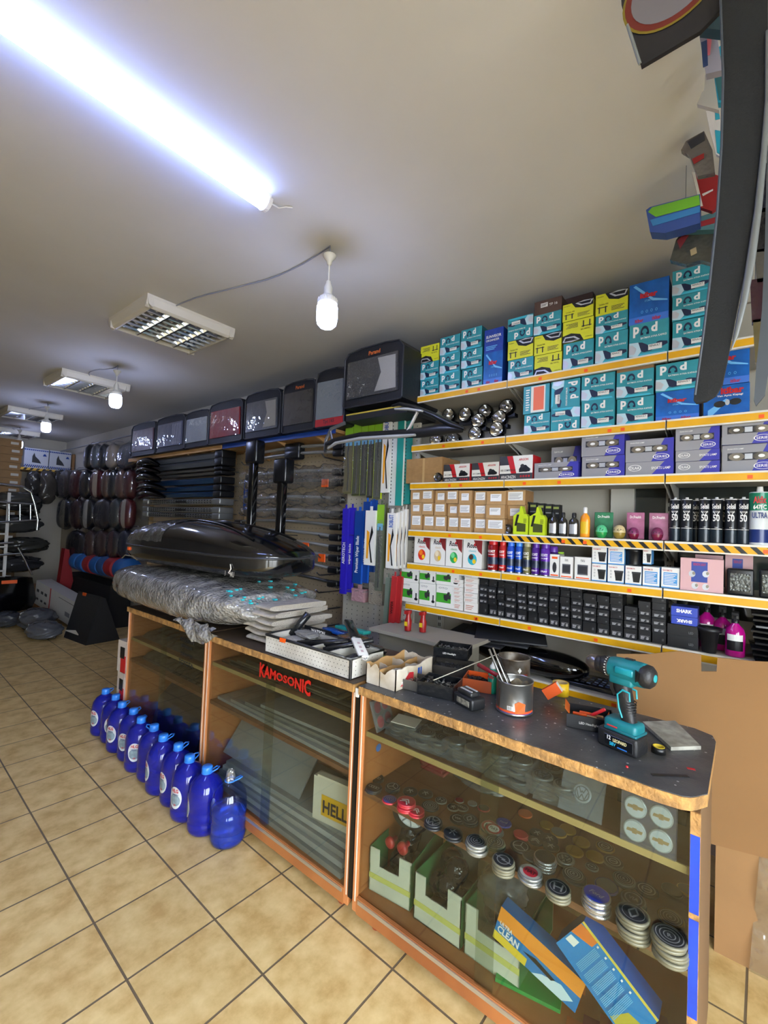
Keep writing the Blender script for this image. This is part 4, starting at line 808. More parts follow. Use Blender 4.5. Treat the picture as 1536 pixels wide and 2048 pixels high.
# car mat and seat cover bags on the wooden top
BAG = M('101218', .55, bump=.15, bscale=80); VINYL = CLEAR(gloss=.12, rough=.06, bump=.9, bscale=9, haze=.02)
def bag(lab, yl, yr, zt, zb, Xf, insert, strip=None, logo=None, pattern=None, depth=.30, lean=0):
    """a fabric zip bag with a clear window; yl/yr the world y of its left and right end"""
    w = abs(yl-yr); h = zt-zb; t = thing('zip_bag', lab, 'bag', (Xf, (yl+yr)/2, zb), 0, 'zip bags along the top of the racks')
    t.rotation_euler = (0, lean, 0)
    def prof(k=.0): return [(-w/2+k, .01+k), (-w/2+k, h*.86), (-w/2+w*.08, h*.97-k), (-w*.2, h-k), (w*.2, h-k), (w/2-w*.08, h*.97-k), (w/2-k, h*.86), (w/2-k, .01+k), (w/2-.02-k, k), (-w/2+.02+k, k)]
    mb = MB(); mb.prism(prof(), .0, depth, BAG); mb.build('bag_body', t)
    mb = MB(); mb.prism([(-w*.44, h*.15), (-w*.42, h*.78), (w*.42, h*.80), (w*.44, h*.15)], -.010, -.001, insert)
    if pattern == 'mesh':
        for a in range(20): mb.box(-.0115, -.0095, -w*.38+w*.76*a/20, -w*.38+w*.76*a/20+.003, h*.18, h*.74, SILV) if a % 20 < 8 else None
    if pattern == 'patch': mb.prism([(-w*.40, h*.20), (-w*.38, h*.74), (-w*.10, h*.75), (-w*.16, h*.5), (-w*.06, h*.2)], -.012, -.0095, M('a09e98', .6, bump=.4, bscale=200))
    mb.build('contents', t)
    mb = MB(); mb.grid(lambda u, v: (-.016-.012*math.sin(PI*u)*math.sin(PI*v), w*(.42-.84*u), h*(.14+.64*v)), 16, 12, VINYL); mb.build('clear_window', t)
    if strip: mb = MB(); mb.prism([(-w*.46, .01), (-w*.46, h*.16), (w*.46, h*.2), (w*.46, .01)], -.006, -.001, strip); mb.text('Tpc 165', (-.0075, w*.3, h*.05), (0, -1, 0), (0, 0, 1), w*.6, h*.08, M('20242c', .5), .02); mb.build('strip', t)
    if logo: mb = MB(); mb.text(logo, (-.004, w*.2, h*.84), (0, -1, 0), (0, 0, 1), w*.45, h*.07, M('c8642a', .5), .03); mb.build('logo', t)
    mb = MB(); pr = prof(.004); mb.tube([(-.003, a, b) for a, b in pr+[pr[0]]], .006, M('26282e', .4), 6); mb.build('piping', t)
def bagpx(lab, x0, x1, yt, Xf=RX-.06, zb=2.335, **k):
    a = onX(x0, yt+60, Xf); b = onX(x1, yt+60, Xf); z = onX((x0+x1)/2, yt, Xf).z; bag(lab, a.y+.004, b.y-.004, min(z, 2.97), zb, Xf, **k)
bagpx('large black zip bag with grey mesh contents at the yellow shelves', 690, 806, 690, Xf=RX-.14, zb=2.42, insert=M('26282b', .5, bump=.8, bscale=120), logo='Parand', pattern='patch', depth=.42)
bagpx('zip bag with grey contents and red strip with handwriting', 632, 690, 738, insert=M('7b8388', .3), strip=M('a3262c', .6))
bagpx('dark zip bag with brownish contents beside the red-strip bag', 566, 630, 762, insert=M('35322f', .4), logo='Parand')
bagpx('dark zip bag with pale strip of fabric at its left', 490, 560, 782, insert=M('3c4145', .4), pattern='patch')
bagpx('zip bag with red contents in its window', 418, 484, 802, insert=M('8a1f1f', .5))
bagpx('zip bag with light grey contents in its window', 370, 416, 822, insert=M('8f9496', .5))
bagpx('zip bag with white mesh pattern and violet sheen', 312, 368, 832, insert=M('4c4f62', .4), pattern='mesh')
bagpx('zip bag with dark red and grey contents at the far rack end', 262, 309, 846, insert=M('5c4248', .4))
mb = MB(); mb.box(0, .34, -.27, .27, 0, .05, M('141518', .6)); mb.box(-.002, 0, -.27, .27, .04, .05, M('b09a3a', .5)); mb.build('flat_black_case', None, (RX-.13, 1.97, 2.332), 0, 'flat black case with yellow edge under the largest zip bag', 'case')
# black uprights of roof bars standing against the rack
for i, (x, yt, yb, lab) in enumerate([(510, 882, 1042, 'glossy black roof bar standing upright, left one'), (567, 918, 1056, 'glossy black roof bar standing upright, right one')]):
    X = RX-.12; a = onX(x, yt, X); 
    t = thing('roof_bar', lab, 'roof bar', (X, a.y, 0), 0, 'upright black roof bars')
    MB().rbox(-.03, .03, -.035, .035, 0.02, a.z-.05, .012, GLOSSBLACK).build('bar', t); MB().rbox(-.05, .05, -.09, .07, a.z-.20, a.z, .02, M('101113', .25)).build('foot', t); MB().rbox(-.05, .05, -.06, .06, 0, .1, .02, M('101113', .25)).build('foot', t)
p = onX(*CB(1380, 760), RX+.26); a = onX(*CB(1385, 600), RX+.26); b = onX(*CB(1375, 930), RX+.26)
mb = MB(); mb.box(0, .02, -.04, .04, 0, a.z-b.z, M('1d55c0', .35)); mb.text('ROOF BARS', (-.001, -.015, .1), (0, 0, 1), (0, 1, 0), .3, .03, WHITE, .02); mb.build('blue_pack', None, (RX+.26, p.y, b.z), 0, 'narrow blue pack hanging beside the upright roof bar', 'pack')
# rear silver and black spoiler/roof-rail pair lying over the wiper packs
def px3(pts, X): return [onX(*C5(x, y), X if not isinstance(X, (list, tuple)) else X[i]) for i, (x, y) in enumerate(pts)]
t = thing('roof_rail_set', 'pair of silver and black roof rails jutting out over the wiper packs', 'roof rail', (0, 0, 0))
XS = 2.16
def ribbon(pts, w0, mat, name, th=.022, X=XS):
    q = [onX(x, y, X) for x, y in pts]; mb = MB(); mb.tube(q, [w for w in w0], mat, 10, flat=.6); return mb.build(name, t)
ribbon([(650, 905), (652, 888), (668, 882), (720, 872), (790, 868), (835, 866), (880, 860), (925, 858)], [.012, .018, .022, .025, .026, .03, .034, .02], M('141517', .35), 'lower_rail')
ribbon([(656, 897), (672, 886), (722, 877), (790, 873), (830, 870)], [.010, .016, .02, .02, .012], M('c4c6c8', .3, .4), 'lower_rail_trim', X=XS-.05)
ribbon([(785, 812), (800, 808), (830, 815), (870, 832), (905, 850), (930, 858)], [.012, .02, .026, .03, .03, .014], M('141517', .35), 'upper_rail')
ribbon([(790, 818), (815, 818), (845, 822)], [.010, .014, .010], M('c4c6c8', .3, .4), 'upper_rail_trim', X=XS-.05)
ribbon([(812, 868), (822, 850), (835, 824)], [.013, .013, .013], M('c4c6c8', .3, .4), 'strut'); ribbon([(650, 900), (652, 880), (662, 858), (690, 846)], [.012, .014, .014, .014], M('7b7d7f', .3, .7), 'end_loop'); ribbon([(664, 880), (660, 858)], [.01, .01], M('7b7d7f', .3, .7), 'strut')
# ================================================================ far end: hanging seat covers, cartons, chrome bars
def cover(x0, x1, yt, yb, col, lab, X=2.45, d=.16, shiny=.5, patch=None):
    a = onX((x0+x1)/2, yt, X); b = onX((x0+x1)/2, yb, X); l = onX(x0, (yt+yb)/2, X); r = onX(x1, (yt+yb)/2, X); w = abs(l.y-r.y)*.97; h = a.z-b.z
    pw = lambda q, n: math.copysign(abs(q)**(2/n), q)
    t = put('seat_cover', None, None, (X+.02, (l.y+r.y)/2, b.z), 0, lab, 'seat cover', 'wrapped seat covers hanging on the right wall')
    def fn(u, v, e=0): an = 2*PI*u; bb = PI*(v-.5); return (d/2+(d/2+e)*-pw(math.cos(bb), 3)*pw(math.cos(an), 2.6), (w/2+e)*pw(math.cos(bb), 3)*pw(math.sin(an), 2.6)*(1-.12*v), h/2+(h/2+e)*pw(math.sin(bb), 3)+.012*math.sin(9*u+v*5))
    MB().grid(lambda u, v: fn(u, v), 20, 14, M(col, .6, bump=.3, bscale=40), wrapu=True).build('fabric', t)
    if patch: mb = MB(); mb.grid(lambda u, v: (lambda q: (q[0]-.006, q[1], q[2]))(fn(.72+.12*u if False else (-.10+.10*u) % 1, .12+.72*v)), 6, 10, M(patch, .6)); mb.build('side_panel', t)
    MB().grid(lambda u, v: fn(u, v, .008), 20, 14, CLEAR(gloss=.10, rough=.12, bump=.9, bscale=9), wrapu=True).build('clear_wrap', t)
    MB().tube([(d/2, 0, h-.01), (d/2, 0, h+.03), (d/2+.02, 0, h+.05), (d/2+.12, 0, h+.05)], .004, STEEL, 6).build('hook', t)
rowsC = [
 (885, 936, [(222, 262, '3b4048', None), (203, 221, '8a7f70', None), (188, 202, '1c2228', None), (174, 187, '5a6268', None), (160, 173, '14181c', None)], 'top'),
 (938, 996, [(238, 254, '4a1a1c', None), (222, 237, '5a4038', None), (208, 221, '15171a', None), (196, 207, '50382e', None), (170, 195, '4a1014', 'a89c8a'), (150, 169, '1a1d22', None), (130, 149, '46141a', None), (108, 129, '38302c', None)], 'second'),
 (996, 1058, [(228, 250, '501418', 'a39c90'), (210, 227, '2f3436', None), (176, 209, '26242c', None), (152, 175, '14161a', 'a8a6a0'), (132, 151, '301418', None), (104, 131, '1b1d20', '84806c')], 'third'),
 (1060, 1118, [(226, 246, '1c2438', None), (202, 225, '26222a', '401a1e'), (178, 201, '2e1618', None), (160, 177, '3a2220', None), (122, 158, '141418', None)], 'bottom')]
for yt, yb, its, nm in rowsC:
    for i, (a, b, col, pt) in enumerate(its):
        nmcol = {'3b': 'slate grey', '8a': 'beige', '1c': 'dark navy', '5a': 'grey-brown', '14': 'black', '4a': 'dark red', '15': 'black', '50': 'maroon', '1a': 'near-black', '46': 'wine red', '38': 'brown-grey', '2f': 'grey', '26': 'charcoal', '30': 'dark maroon', '1b': 'black', '2e': 'deep brown', '3a': 'brown'}[col[:2]]
        cover(a, b, yt + (240-(a+b)/2)*.045*(1 if nm == 'top' else .3), yb + (240-(a+b)/2)*.02*(1 if nm == 'top' else 0), col, '%s wrapped seat cover%s, %s from the rack, %s hanging row' % (nmcol, ' with pale side' if pt else '', ORD[i+1], nm), patch=pt)
for i, z in enumerate((2.72, 2.33, 1.90, 1.46)):
    mb = MB(); mb.tube([(2.6, 6.3, z), (2.6, 9.7, z)], .012, STEEL, 8)
    mb.build('hanging_rail', None, (0, 0, 0), 0, 'steel rail carrying the %s row of seat covers' % ['top', 'second', 'third', 'bottom'][i], 'rail', 'steel rails behind the seat covers')
# rolled mats
RB = M('1c5ea8', .6); RR = M('a02028', .6)
for i, (x, yy, r, c_) in enumerate([(226, 1138, .15, RB), (206, 1134, .14, RR), (192, 1132, .14, M('1a4c88', .6)), (178, 1130, .14, RB), (164, 1128, .14, RR), (150, 1126, .14, RB), (138, 1122, .14, M('2268b0', .6))]):
    p = onX(x, yy, 2.42); mb = MB(); mb.T = Matrix.Rotation(PI/2, 4, 'X')
    mb.lathe([(0, -.0), (r*.97, 0), (r, .01), (r, .23), (r*.97, .24), (0, .24)], c_, 24)
    mb.build('rolled_mat', None, (2.55, p.y, p.z), 0, '%s rolled mat, %s in the row under the seat covers' % ('red' if c_ is RR else 'blue', ORD[i+1]), 'rolled mat', 'rolled mats under the seat covers')
sb = MB(); sb.box(.12, .4, 6.95, 9.0, .0, .60, M('1c1a18', .8)); sb.build('low_bench', None, (2.42, 0, 0), 0, 'dark low bench under the rolled mats', 'bench')
# items on the floor there
def fl(x, y): return onZ(x, y, 0)
t = thing('white_carton', 'long white printed carton tilted on the floor before the rolled mats', 'box', (2.14, 7.85, .10), 0)
t.rotation_euler = (math.radians(7), 0, math.radians(5))
mb = MB(); mb.box(0, .2, -.75, .75, .0, .36, M('c9c7c2', .6)); mb.box(-.002, 0, .18, .21, .0, .36, RED); mb.box(-.002, 0, -.1, -.7, .3, .305, BLACK); 
for y in (.66, .5, .36): mb.box(-.002, 0, y-.05, y+.03, .2, .24, BLACK); mb.box(-.002, 0, y-.05, y+.02, .08, .11, BLACK)
mb.box(-.002, 0, -.5, -.35, .1, .16, GREY); mb.build('carton_body', t)
mb = MB(); mb.prism([(0, 0), (.40, .0), (.20, .55), (.14, .58)], -.30, .30, M('17181a', .6, bump=.2, bscale=60), 'y'); mb.build('folded_case', None, (2.02, 6.55, 0), (0, 0, .1), 'black folded fabric case standing on the floor near the first cabinet', 'case')
mb = MB(); mb.rbox(-.012, .0, -.03, .06, 0, .04, .002, ORANGE, 1); mb.build('price_tag', bpy.data.objects['folded_case'], (.14, .1, .54))
mb = MB(); mb.prism([(-.20, 0), (.18, 0), (.16, .05), (-.12, .09), (-.2, .05)], -.001, .001, PAPER); mb.build('white_corner', bpy.data.objects['folded_case'], (.02, .15, .04))
blobs = [(1.86, 7.5, .16, .40, .5, .30, 'crumpled grey plastic bag beside the white carton', '4a4c50'), (1.80, 6.95, .12, .36, .5, .22, 'larger crumpled grey bag in front of the black case', '55575c'), (1.62, 7.95, .14, .30, .36, .22, 'small grey bag behind the white carton', '3c3e42')]
for x, y, z, a, b, c_, lab, col in blobs:
    o = blob('plastic_bag', lab, 'plastic bag', (x, y, c_/2-.005), (a, b, c_), M(col, .25, bump=1, bscale=14), 2.2, group='grey bags on the floor')
p = fl(90, 1165); stackb = MB(); stackb.box(-.15, .15, -.2, .2, 0, .42, M('8a6036', .8)); stackb.box(-.152, -.15, -.03, .03, .1, .15, PAPER); stackb.build('cardboard_box', None, (2.30, 8.95, 0), 0, 'brown cardboard box on the floor beside the chrome bars', 'box')
mb = MB(); mb.prism([(0, 0), (.1, 0), (.2, .5), (.12, 1.0), (.06, 1.02), (.02, .5)], -.08, .08, M('8c1218', .5), 'y'); mb.build('red_strip', None, (2.33, 8.5, 0.02), 0, 'tall red folded cover standing beside the rolled mats', 'cover')
# cartons stacked to the ceiling and the wrapped bars in front of them
for i in range(22):
    z = .02+i*.125; mb = MB(); mb.box(-.24, .24, -.2, .2, 0, .121, M('a8845a', .8, var=.15) if i > 13 else M('6e5638', .8, var=.15))
    mb.box(.1, .2, -.2015, -.2, .04, .08, PAPER); 
    if i % 2: mb.box(-.12, -.04, -.2015, -.2, .03, .07, PAPER)
    mb.build('flat_carton', None, (1.68+.01*(i % 3), 9.35, z-.02+i*.0), random.uniform(-.03, .03), 'flat brown carton, %s from the top of the tall stack by the chrome bars' % (ORD[22-i] if 22-i <= 20 else ['twenty-first', 'twenty-second'][22-i-21]), 'box', 'flat brown cartons stacked to the ceiling')
t = thing('chrome_rack', 'chrome tubular roof rack frames standing upright at the far left', 'roof rack', (0, 8.75, 0))
CH = M('cfd2d4', .18, 1.0)
def cy(x, y, Y=8.75): q = onY(x, y, Y); return (q.x, q.y-8.75, q.z)
MB().tube([cy(-80, 985), cy(-40, 966), cy(0, 968), cy(45, 974), cy(62, 984), cy(70, 1010), cy(76, 1040), cy(74, 1060)], .022, CH, 8).build('outer_tube', t)
MB().tube([cy(-80, 1005), cy(0, 1004), cy(70, 1009)], .016, CH, 8).build('cross_tube', t); MB().tube([cy(-80, 1045), cy(0, 1044), cy(74, 1040)], .016, CH, 8).build('cross_tube', t)
for x in (18, 40, 61): MB().tube([cy(x, 1008), cy(x, 1042)], .012, CH, 8).build('short_tube', t)
MB().tube([cy(-60, 1092), cy(0, 1087), cy(27, 1085)], .02, CH, 8).build('cross_tube', t); MB().tube([cy(-60, 1118), cy(0, 1110), cy(42, 1107)], .018, CH, 8).build('cross_tube', t); MB().tube([cy(36, 1095), cy(50, 1120), cy(64, 1150)], .016, CH, 8).build('brace_tube', t)
mb = MB(); a = cy(20, 985); b = cy(19, 1165); mb.box(a[0]-.02, a[0]+.02, .03, .05, b[2], a[2], PAPER); 
mb.build('white_post', t)
for y in (1045, 1068, 1094, 1142): q = cy(10, y); MB().tube([(q[0]-.15, .03, q[2]), (a[0], .03, q[2])], .014, PAPER, 8).build('white_rung', t)
# bundled glossy items behind and beneath the bars
pl_ = M('2c2c2c', .15, bump=1, bscale=8)
for i, (x, y, sx, sz) in enumerate([(40, 1003, .60, .30), (40, 1048, .62, .28), (56, 1090, .60, .26), (40, 1128, .62, .26)]):
    q = onY(x, y, 9.02); blob('wrapped_bundle', 'dark part in crumpled clear plastic, %s from the top behind the chrome frames' % ORD[i+1], 'wrapped part', (q.x-.05, 9.0, q.z), (sx, .34, sz), M(['454440', '3c3c3a', '35352f', '2e2e2e', '4a4844'][i], .16, bump=1, bscale=12), 2.4, group='wrapped parts behind the chrome frames')
t = thing('front_guard', 'glossy black bumper guard with chrome lower edge on the floor, far left', 'bumper guard', (0, 8.35, 0))
a = onY(-60, 1165, 8.35).x; b = onY(72, 1165, 8.35).x
MB().prism([(a, .05), (b-.05, .16), (b, .3), (b-.06, .62), (a, .68)], -.06, .06, GLOSSBLACK, 'y').build('shield', t); MB().tube([(a, -.02, .02), (b-.25, -.02, .06), (b-.05, -.02, .14)], .022, CH, 8).build('chrome_edge', t); MB().rbox(b-.42, b-.24, -.075, -.06, .55, .6, .004, ORANGE, 1).build('price_tag', t)
# hanging wrapped things beside the far shelf
for i, (x, y, w_, h_, col) in enumerate([(64, 968, .2, .45, '3a3834'), (92, 975, .27, .6, '45403a'), (122, 968, .25, .5, '2e2c2a'), (58, 1010, .3, .4, '26282a')]):
    q = onY(x, y, 9.75); blob('hanging_bag', 'dark wrapped bag hanging under the hazard-striped shelf, %s from the left' % ORD[[2, 3, 4, 1][i]], 'bag', (q.x, 9.7, q.z), (w_, .18, h_), M(col, .2, bump=1, bscale=14), 2.6, group='bags hanging below the far shelf')
# far shelf with printed boxes
q0 = onY(46, 945, 9.85); q1 = onY(150, 945, 9.85)
t = thing('far_shelf', 'high shelf with hazard-striped edge on the far wall', 'shelf', (0, 9.85, q1.z)); 
MB().box(q0.x-.1, 2.9, 0, .64, -.03, 0, WOOD).build('board', t)
mb = MB(); mb.box(q0.x-.1, 2.9, -.012, 0, -.04, .005, M('d8a832', .5)); k = q0.x-.1
while k < 2.85: mb.add([(k, -.013, -.038), (k+.04, -.013, -.038), (k+.07, -.013, .003), (k+.03, -.013, .003)], [(0, 1, 2, 3)], BLACK); k += .09
mb.build('hazard_strip', t)
for i, (a, b) in enumerate([(48, 97), (99, 142)]):
    l = onY(a, 920, 9.9).x; r = onY(b, 920, 9.9).x; zt_ = onY((a+b)/2, [897, 903][i], 9.9).z; h = zt_-q1.z; mb = MB(); w_ = r-l
    mb.box(0, w_, 0, .4, 0, h, M('b9bcc0', .6)); 
    for u in range(12): mb.box(w_*(u/12), w_*(u/12+.05), -.003, 0, h*.06, h*.12, NAVY2 if u % 2 else BLUE2); mb.box(w_*(u/12), w_*(u/12+.06), -.003, 0, h*.88, h*.94, BLUE2); mb.box(w_*(u/12+.04), w_*(u/12+.09), -.003, 0, h*.12, h*.18, BLUE2)
    mb.prism([(w_*.32, h*.3), (w_*.7, h*.28), (w_*.6, h*.45), (w_*.45, h*.6), (w_*.4, h*.78), (w_*.33, h*.6)], -.003, 0, DKGREY, 'y'); mb.prism([(w_*.75, h*.65), (w_*.92, h*.65), (w_*.86, h*.76), (w_*.8, h*.76)], -.003, 0, BLUE2, 'y')
    mb.build('printed_carton', None, (l, 9.9, q1.z+.001), 0, 'white and blue printed carton, %s of two on the far hazard-striped shelf' % ['left', 'right'][i], 'box', 'printed cartons on the far shelf')
l = r+.02; mb = MB(); mb.box(0, min(.26, 2.88-l), 0, .3, 0, .34, CARD); mb.build('cardboard_box', None, (l, 9.9, q1.z+.001), 0, 'plain brown cardboard box at the right end of the far shelf', 'box')
# ================================================================ glazed counters
CX, CB_, TOP = 1.40, 1.90, .95
OAK = M('a86a3a', .45, c2='8c522b', vscale=4, stretch=(1, 1, .25)); OAKE = M('c07c4a', .45); CHIP = M('b5884c', .85, c2='86643a', vscale=30, bump=.6, bscale=80)
TOPB = M('3a3b3d', .38, c2='4b4c4c', vscale=9, bump=.15, bscale=50)
def speckled(mt):
    nt = mt.node_tree; b = nt.nodes['Principled BSDF']; src = b.inputs['Base Color'].links[0].from_socket
    t = nt.nodes.new('ShaderNodeTexCoord'); v = nt.nodes.new('ShaderNodeTexVoronoi'); v.inputs['Scale'].default_value = 38; nt.links.new(t.outputs['Object'], v.inputs['Vector'])
    n = nt.nodes.new('ShaderNodeTexNoise'); n.inputs['Scale'].default_value = 7; nt.links.new(t.outputs['Object'], n.inputs['Vector'])
    m1 = nt.nodes.new('ShaderNodeMath'); m1.operation = 'MULTIPLY'; m1.inputs[1].default_value = .22; nt.links.new(n.outputs[0], m1.inputs[0])
    m2 = nt.nodes.new('ShaderNodeMath'); m2.operation = 'LESS_THAN'; nt.links.new(v.outputs['Distance'], m2.inputs[0]); nt.links.new(m1.outputs[0], m2.inputs[1])
    mx = nt.nodes.new('ShaderNodeMixRGB'); mx.inputs[2].default_value = (.42, .43, .42, 1); nt.links.new(m2.outputs[0], mx.inputs[0]); nt.links.new(src, mx.inputs[1]); nt.links.new(mx.outputs[0], b.inputs['Base Color'])
speckled(TOPB)
TOPW = M('4a3a2c', .6, var=.4, vscale=12)
GLASS = CLEAR(tint='eef2ee', gloss=.05, rough=.02)
def cabinet(name, lab, ya, yb, shelves, top, right_col=None, back=True, bottom=.12):
    t = thing(name, lab, 'display cabinet', (0, 0, 0), 0, 'glass-fronted counters')
    for i, (y, s) in enumerate(((ya, 0), (yb-.018, 1))):
        p = MB().box(CX+.004, CB_, y, y+.018, .06, TOP-.035, OAK if not (right_col and i == 0) else M('6a5034', .7)).build('side_panel', t)
        mb = MB(); mb.box(CX-.002, CX+.004, y-.002, y+.020, .06, TOP-.035, OAKE if not (right_col and i == 0) else CHIP); mb.box(CX-.0035, CX-.002, y+.004, y+.009, .1, TOP-.04, M('e8d8c4', .4)) if not (right_col and i == 0) else None
        if right_col and i == 0:
            for z0, z1 in ((.42, .655), (.67, .86), (.10, .40)): mb.box(CX-.003, CX-.0015, y-.001, y+.019, z0, z1, right_col)
        mb.build('edge_band', p)
    mb = MB(); mb.box(CX, CB_, ya+.018, yb-.018, bottom-.03, bottom, OAK); mb.build('floor_board', t)
    mb = MB(); mb.box(CX-.004, CX+.012, ya+.02, yb-.02, .055, bottom-.001, OAK); mb.box(CX-.008, CX-.002, ya+.03, yb-.03, bottom-.02, bottom-.006, M('c9c6bd', .3, .8)); mb.build('bottom_rail', t)
    if back: MB().box(CB_-.006, CB_, ya+.018, yb-.018, .06, TOP-.04, M('6b4528', .7)).build('back_panel', t)
    for z in shelves:
        s = MB().box(CX+.02, CB_-.02, ya+.019, yb-.019, z-.018, z, M('6b452c', .6) if top is TOPB else M('8a5a34', .5)).build('shelf', t)
        mb = MB(); mb.box(CX+.016, CX+.02, ya+.02, yb-.02, z-.019, z+.001, M('a88f5c', .6) if z > .7 else M('7a4f33', .6)); mb.build('shelf_edge', s)
    # two sliding panes in a channel
    ym = (ya+yb)/2
    MB().box(CX+.004, CX+.008, ya+.02, ym+.03, bottom, TOP-.045, GLASS).build('glass_pane', t); MB().box(CX+.010, CX+.014, ym-.03, yb-.02, bottom, TOP-.045, GLASS).build('glass_pane', t)
    # feet
    for y in (ya+.08, yb-.08):
        for x in (CX+.06, CB_-.06): MB().lathe([(.02, 0), (.022, .01), (.014, .03), (.014, .06)], M('8c3a22', .5), 14, c=(x, y, 0)).build('foot', t)
    # chipped worktop
    rnd = random.Random(int(ya*100)); pts = []
    n = 60; 
    for i in range(n+1):
        y = yb - (yb-ya)*i/n; e = CX-.018 + rnd.uniform(-.0018, .0018)
        if right_col and i > n-4: e += (.002, .006, .014, .03)[i-n+3]
        pts.append((e, y if not (right_col and i == n) else y+.008))
    tail = [(CB_+.01, ya+.03), (CB_-.005, ya-.0)] if False else []
    if right_col: pts += [(CX+.05, ya-.012), (CB_-.07, ya-.012), (CB_-.02, ya+.0), (CB_+.005, ya+.05)]
    else: pts += [(CB_, ya)]
    pts += [(CB_, yb)]
    mb = MB(); mb.prism(pts, TOP-.034, TOP-.002, CHIP, 'z')
    inner = [(x+(.003 if i <= n else -.002), y) for i, (x, y) in enumerate(pts)]
    mb.prism(inner, TOP-.003, TOP, top, 'z')
    w_ = mb.build('worktop', t)
    return t
cab1 = cabinet('display_cabinet', 'tall glass-fronted wooden cabinet under the wrapped roof box, farthest of three', 2.40, 3.46, [.73, .58], TOPW)
cab2 = cabinet('display_cabinet', 'middle glass-fronted wooden cabinet with red lettering on its glass', 1.245, 2.385, [.79, .575], TOPW)
cab3 = cabinet('display_cabinet', 'nearest glass-fronted cabinet with wheel caps and chipped black worktop', .085, 1.215, [.765, .53], TOPB, M('1540b8', .4, var=.35, vscale=9), back=False)
# black channel between the second and third cabinet
mb = MB(); mb.box(CX-.006, CX+.02, 1.22, 1.24, .1, .93, M('0b0b0c', .3)); mb.build('black_channel', cab2)
mb = MB(); mb.box(CX-.012, CX-.006, 1.222, 1.238, .90, .935, PAPER); mb.build('white_clip', cab2)
mb = MB(); 
for y, z, r in ((1.17, .68, .014), (1.0, .0, 0)): pass
for x in (1.5, 1.62): mb.lathe([(.014, 0), (.014, .001)], M('3d6db0', .5), 16, c=(0, 0, 0)) if False else None
for i, x in enumerate((1.50, 1.62)):
    mb = MB(); mb.T = Matrix.Translation((x, 1.1955, .67)) @ Matrix.Rotation(PI/2, 4, 'X') ; mb.lathe([(.016, 0), (.016, .001)], M('3d6db0', .5), 18); mb.build('blue_sticker', cab3)
# lettering on the glass
mb = MB(); v, f, a = glyphs('KAMOSONIC', .035); yl, yr = 1.90, 1.52; zc = .855
mb.add([(CX+.0015, yl+(yr-yl)*x, zc+(y-.5)*(.036+.10*abs(x-.5)**1.3)) for x, y in v], f, M('c01a12', .4)); mb.build('red_lettering', cab2)
DT = M('1b1c1e', .5)
for st, z, h in (('MITSUBISHI', .845, .026), ('SEYDISEHIR', .81, .02), ('DAIHATSU', .76, .022), ('TOYOTA', .705, .032)):
    mb = MB(); mb.text(st, (CX+.002, 2.76, z), (0, -1, 0), (0, 0, 1), .26, h, DT, .03); mb.build('dark_lettering', cab1)
# ---- contents of cabinets 1 and 2
def slab(name, lab, cat, group, x0, x1, y0, y1, z0, z1, mt, rot=(0, 0, 0)):
    mb = MB(); mb.box((x0-x1)/2, (x1-x0)/2, (y0-y1)/2, (y1-y0)/2, 0, z1-z0, mt); return mb.build(name, None, ((x0+x1)/2, (y0+y1)/2, z0), rot, lab, cat, group)
for i in range(5):
    slab('trim_strip', 'thin dark trim strip, %s from the bottom on the upper shelf of the middle cabinet' % ORD[i+1], 'trim strip', 'trim strips in the middle cabinet', 1.45+.02*(i % 3), 1.80-.02*i, 1.30+.03*i, 2.32-.05*i, .792+i*.011, .801+i*.011, M(['39342c', '4a453b', '2c2a27', '55503f', '35322c'][i], .2, coat=.4))
for i in range(4):
    slab('grey_strip', 'long light grey wrapped strip, %s from the bottom on the middle cabinet shelf' % ORD[i+1], 'trim strip', 'light grey strips in the middle cabinet', 1.44+.015*i, 1.82, 1.28+.02*i, 2.34-.12*i, .577+i*.017, .592+i*.017, M(['9a9a94', '86867f', '75756c', '8f8f88'][i], .22, bump=.3, bscale=12, coat=.5), (0, 0, .02*(i-1)))
mb = MB(); mb.box(0, .008, -.32, .34, 0, .27, M('8b8d8c', .35, bump=.1, bscale=5)); mb.build('grey_sheet', None, (1.50, 2.0, .262), (0, math.radians(38), 0), 'grey sheet leaning on the bottom of the middle cabinet', 'sheet', 'grey sheets in the middle cabinet')
for i in range(5): slab('grey_sheet', 'long flat grey sheet, %s from the bottom of the pile on the middle cabinet floor' % ORD[i+1], 'sheet', 'grey sheets in the middle cabinet', 1.425+.012*i, 1.80, 1.30+.01*i, 2.33-.02*i, .122+i*.028, .146+i*.028, M(['7f8180', '9b9d9b', '8a8c8b', 'a2a4a2', '90928f'][i], .3, bump=.1, bscale=5), (0, 0, .01*(i-2)))
t = thing('lamp_box', 'white and yellow lettered carton at the bottom right of the middle cabinet', 'box', (1.47, 1.41, .262), .12)
mb = MB(); mb.box(0, .05, -.12, .12, 0, .19, M('cfc9b8', .6)); mb.box(-.002, 0, -.12, .07, .03, .12, M('d8a818', .5)); mb.text('HELLA', (-.004, .06, .045), (0, -1, 0), (0, 0, 1), .18, .055, M('1a1a30', .5), .03); mb.box(0, .03, -.12, .1, .19, .20, CREAM); mb.build('carton_body', t)
